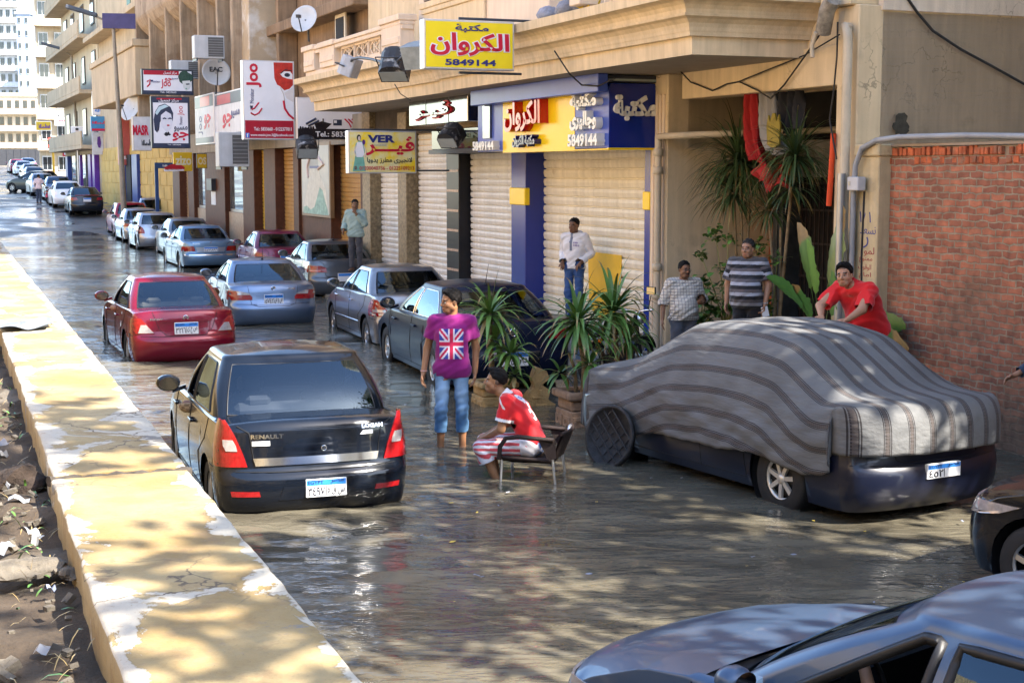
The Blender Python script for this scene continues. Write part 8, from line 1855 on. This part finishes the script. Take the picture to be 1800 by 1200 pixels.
PAP=[M('paper_pale',(.24,.24,.26),.8),M('paper_blue',(.16,.18,.24),.8),M('paper_grey',(.18,.175,.17),.8),M('plastic_clear',(.22,.23,.25),.3)]
for k in range(46):
    a_=g.uniform(-.8,11); b_=g.uniform(-1.55,-.72); s_=g.uniform(.018,.055); m=MB(); ph=g.uniform(0,6)
    m.grid([[((i/4-.5)*s_*2,(j/3-.5)*s_*1.3,.012*math.sin(i*1.7+ph)+.012*math.cos(j*2+ph)+.015) for j in range(4)] for i in range(5)],smooth=False); o=obj('litter_scrap',m,PAP[k%4]); o.location=WW(a_,b_,1.41); o.rotation_euler=(g.uniform(-.4,.4),g.uniform(-.4,.4),ph); tag(o,'scrap of crumpled litter on the earth beside the parapet','litter','litter scraps beside the parapet')
mb=MB();cols=[]
for k in range(420):
    a_=g.uniform(-1,12); b_=g.choice([g.gauss(-.76,.06),g.uniform(-1.6,-.75)]); p=WW(a_,b_,1.40); dry=g.random()<.7; c=(.30,.22,.09) if dry else (.07,.16,.03); blade(mb,cols,p,(g.uniform(-1,1),g.uniform(-1,1),g.uniform(.1,1.2)),g.uniform(.04,.13),.003 if dry else .008,.6,c,.1,3)
mb.col=cols; tag(obj('dry_grass',mb,LEAF,recalc=False),'dry straw and weeds along the parapet foot','grass',None,'stuff')
# floating leaves and scraps on the water
g=random.Random(31)
for k in range(30):
    px=g.uniform(700,1700);py=g.uniform(880,1060) if k%3 else g.uniform(690,880); p=gz(px,py,.02); m=MB(); s_=g.uniform(.012,.03); m.grid([[((i/2-.5)*s_*2,(j/2-.5)*s_,.004*math.sin(i*2+j)) for j in range(3)] for i in range(3)]); o=obj('floating_scrap',m,[PAP[0],M('leaf_yellow',(.45,.32,.05),.7),PAP[1]][k%3]); o.location=p; o.rotation_euler=(0,0,g.uniform(0,6)); tag(o,'tiny scrap floating on the brown water','litter','scraps floating on the water')
# ------------------------------------------------------------------ trees beyond the right of the picture, and unseen blocks added to steer the light
TLEAF=M('tree_leaf',(.055,.10,.025),.6,var=.3,vs=3); BARK=M('bark',(.12,.085,.055),.95,var=.4,vs=8,bump=.8,bs=30)
def tree(pos,h,cz,rad,n,label,seed,ls=.17,clump=26,tight=.62):
    r=empty('tree',pos,0,label,'tree','street trees beside the flooded road'); g=random.Random(seed); m=MB(); m.tube([(0,0,0),(.1,0,h*.35),(0,.1,h*.6),(.1,0,h*.8)],[.24,.2,.15,.07],10); obj('trunk',m,BARK,r); m=MB(); cen=[]
    for k in range(clump):
        d=Vector((g.gauss(0,1),g.gauss(0,1),g.gauss(0,.7))).normalized()*g.uniform(.45,1)**.5; c=Vector((d.x*rad,d.y*rad,cz+d.z*rad*.6)); cen.append((c,g.uniform(.55,1.0)*rad*.33)); b_=None
        m.tube([(0,0,h*.55),Vector((0,0,h*.6)).lerp(c,.5)+Vector((0,0,.2)),c],[.012,.009,.006],4)
    obj('limbs',m,BARK,r); m=MB(); vs=[];fs=[]
    for k in range(n):
        c,s_=cen[k%clump]; p=c+Vector((g.gauss(0,1),g.gauss(0,1),g.gauss(0,.8)))*s_*tight; a=Vector((g.uniform(-1,1),g.uniform(-1,1),g.uniform(-.5,.5))).normalized(); b_=a.cross(Vector((g.uniform(-1,1),g.uniform(-1,1),1))).normalized(); l=ls*g.uniform(.7,1.3); i=len(vs); vs+=[p-a*l,p+b_*l*.42,p+a*l,p-b_*l*.42]; fs.append((i,i+1,i+2,i+3))
    m.add(vs,fs); obj('crown',m,TLEAF,r,recalc=False)
tree((8.0,11.2,0),10,8.6,3.9,4600,'broad leafy tree nearest the covered car, right of the picture',41,tight=.5,clump=15)
tree((7.2,4.3,0),9,8.6,3.9,7000,'leafy tree behind the foreground car, right of the picture',42,tight=.55,clump=18)
tree((10.6,15.0,0),10,8.6,4.2,15000,'large leafy tree behind the brick wall, right of the picture',43)
# unseen block added on the left to bounce warm light onto the shopfronts
r=empty('apartment_building',ST(10,36,1),math.atan2(UF.y,UF.x),'long unseen block added left of the picture to bounce warm light','building')
m=MB(); m.box(-45,60,-6,0,0,14); obj('wall',m,M('bounce_wall',(.60,.44,.26),.9,var=.15,vs=.4,coords='World'),r)
for i in range(4):
    for k in range(20):
        m=MB(); m.box(-43+k*5,-40.6+k*5,.001,.08,1.5+i*3.5,3.2+i*3.5); f=obj('window',m,WFR,r); m=MB(); m.box(-42.9+k*5,-40.7+k*5,.081,.09,1.6+i*3.5,3.1+i*3.5); m.v=[tuple(Vector(v)-f.location) for v in m.v]; obj('pane',m,GLASSD,f)

# unseen block added behind the camera to darken reflections in the cars
r=empty('apartment_building',(10,-26,0),math.pi,'unseen flats added behind the photographer to darken car reflections','building')
m=MB(); m.box(-26,18,-8,0,0,15); obj('wall',m,OLD,r)
for i in range(4):
    for k in range(9):
        m=MB(); m.box(-24+k*4.6,-22+k*4.6,-8.1,-8.001,1.5+i*3.5,3.2+i*3.5); obj('window',m,GLASSD,r)

r=empty('apartment_building',FW(12.5,7.5,0),FANG,'unseen tall flats added behind the brick wall yard to shade the street','building')  # unseen block added to keep sun off the street and end wall
m=MB(); m.box(-4.5,5.5,0,12,0,26); obj('wall',m,PALE,r)
for i in range(6):
    for k in range(3):
        m=MB(); m.box(-3.6+k*2.8,-2.2+k*2.8,-.06,-.001,1.5+i*3.4,3.1+i*3.4); obj('window',m,GLASSD,r)
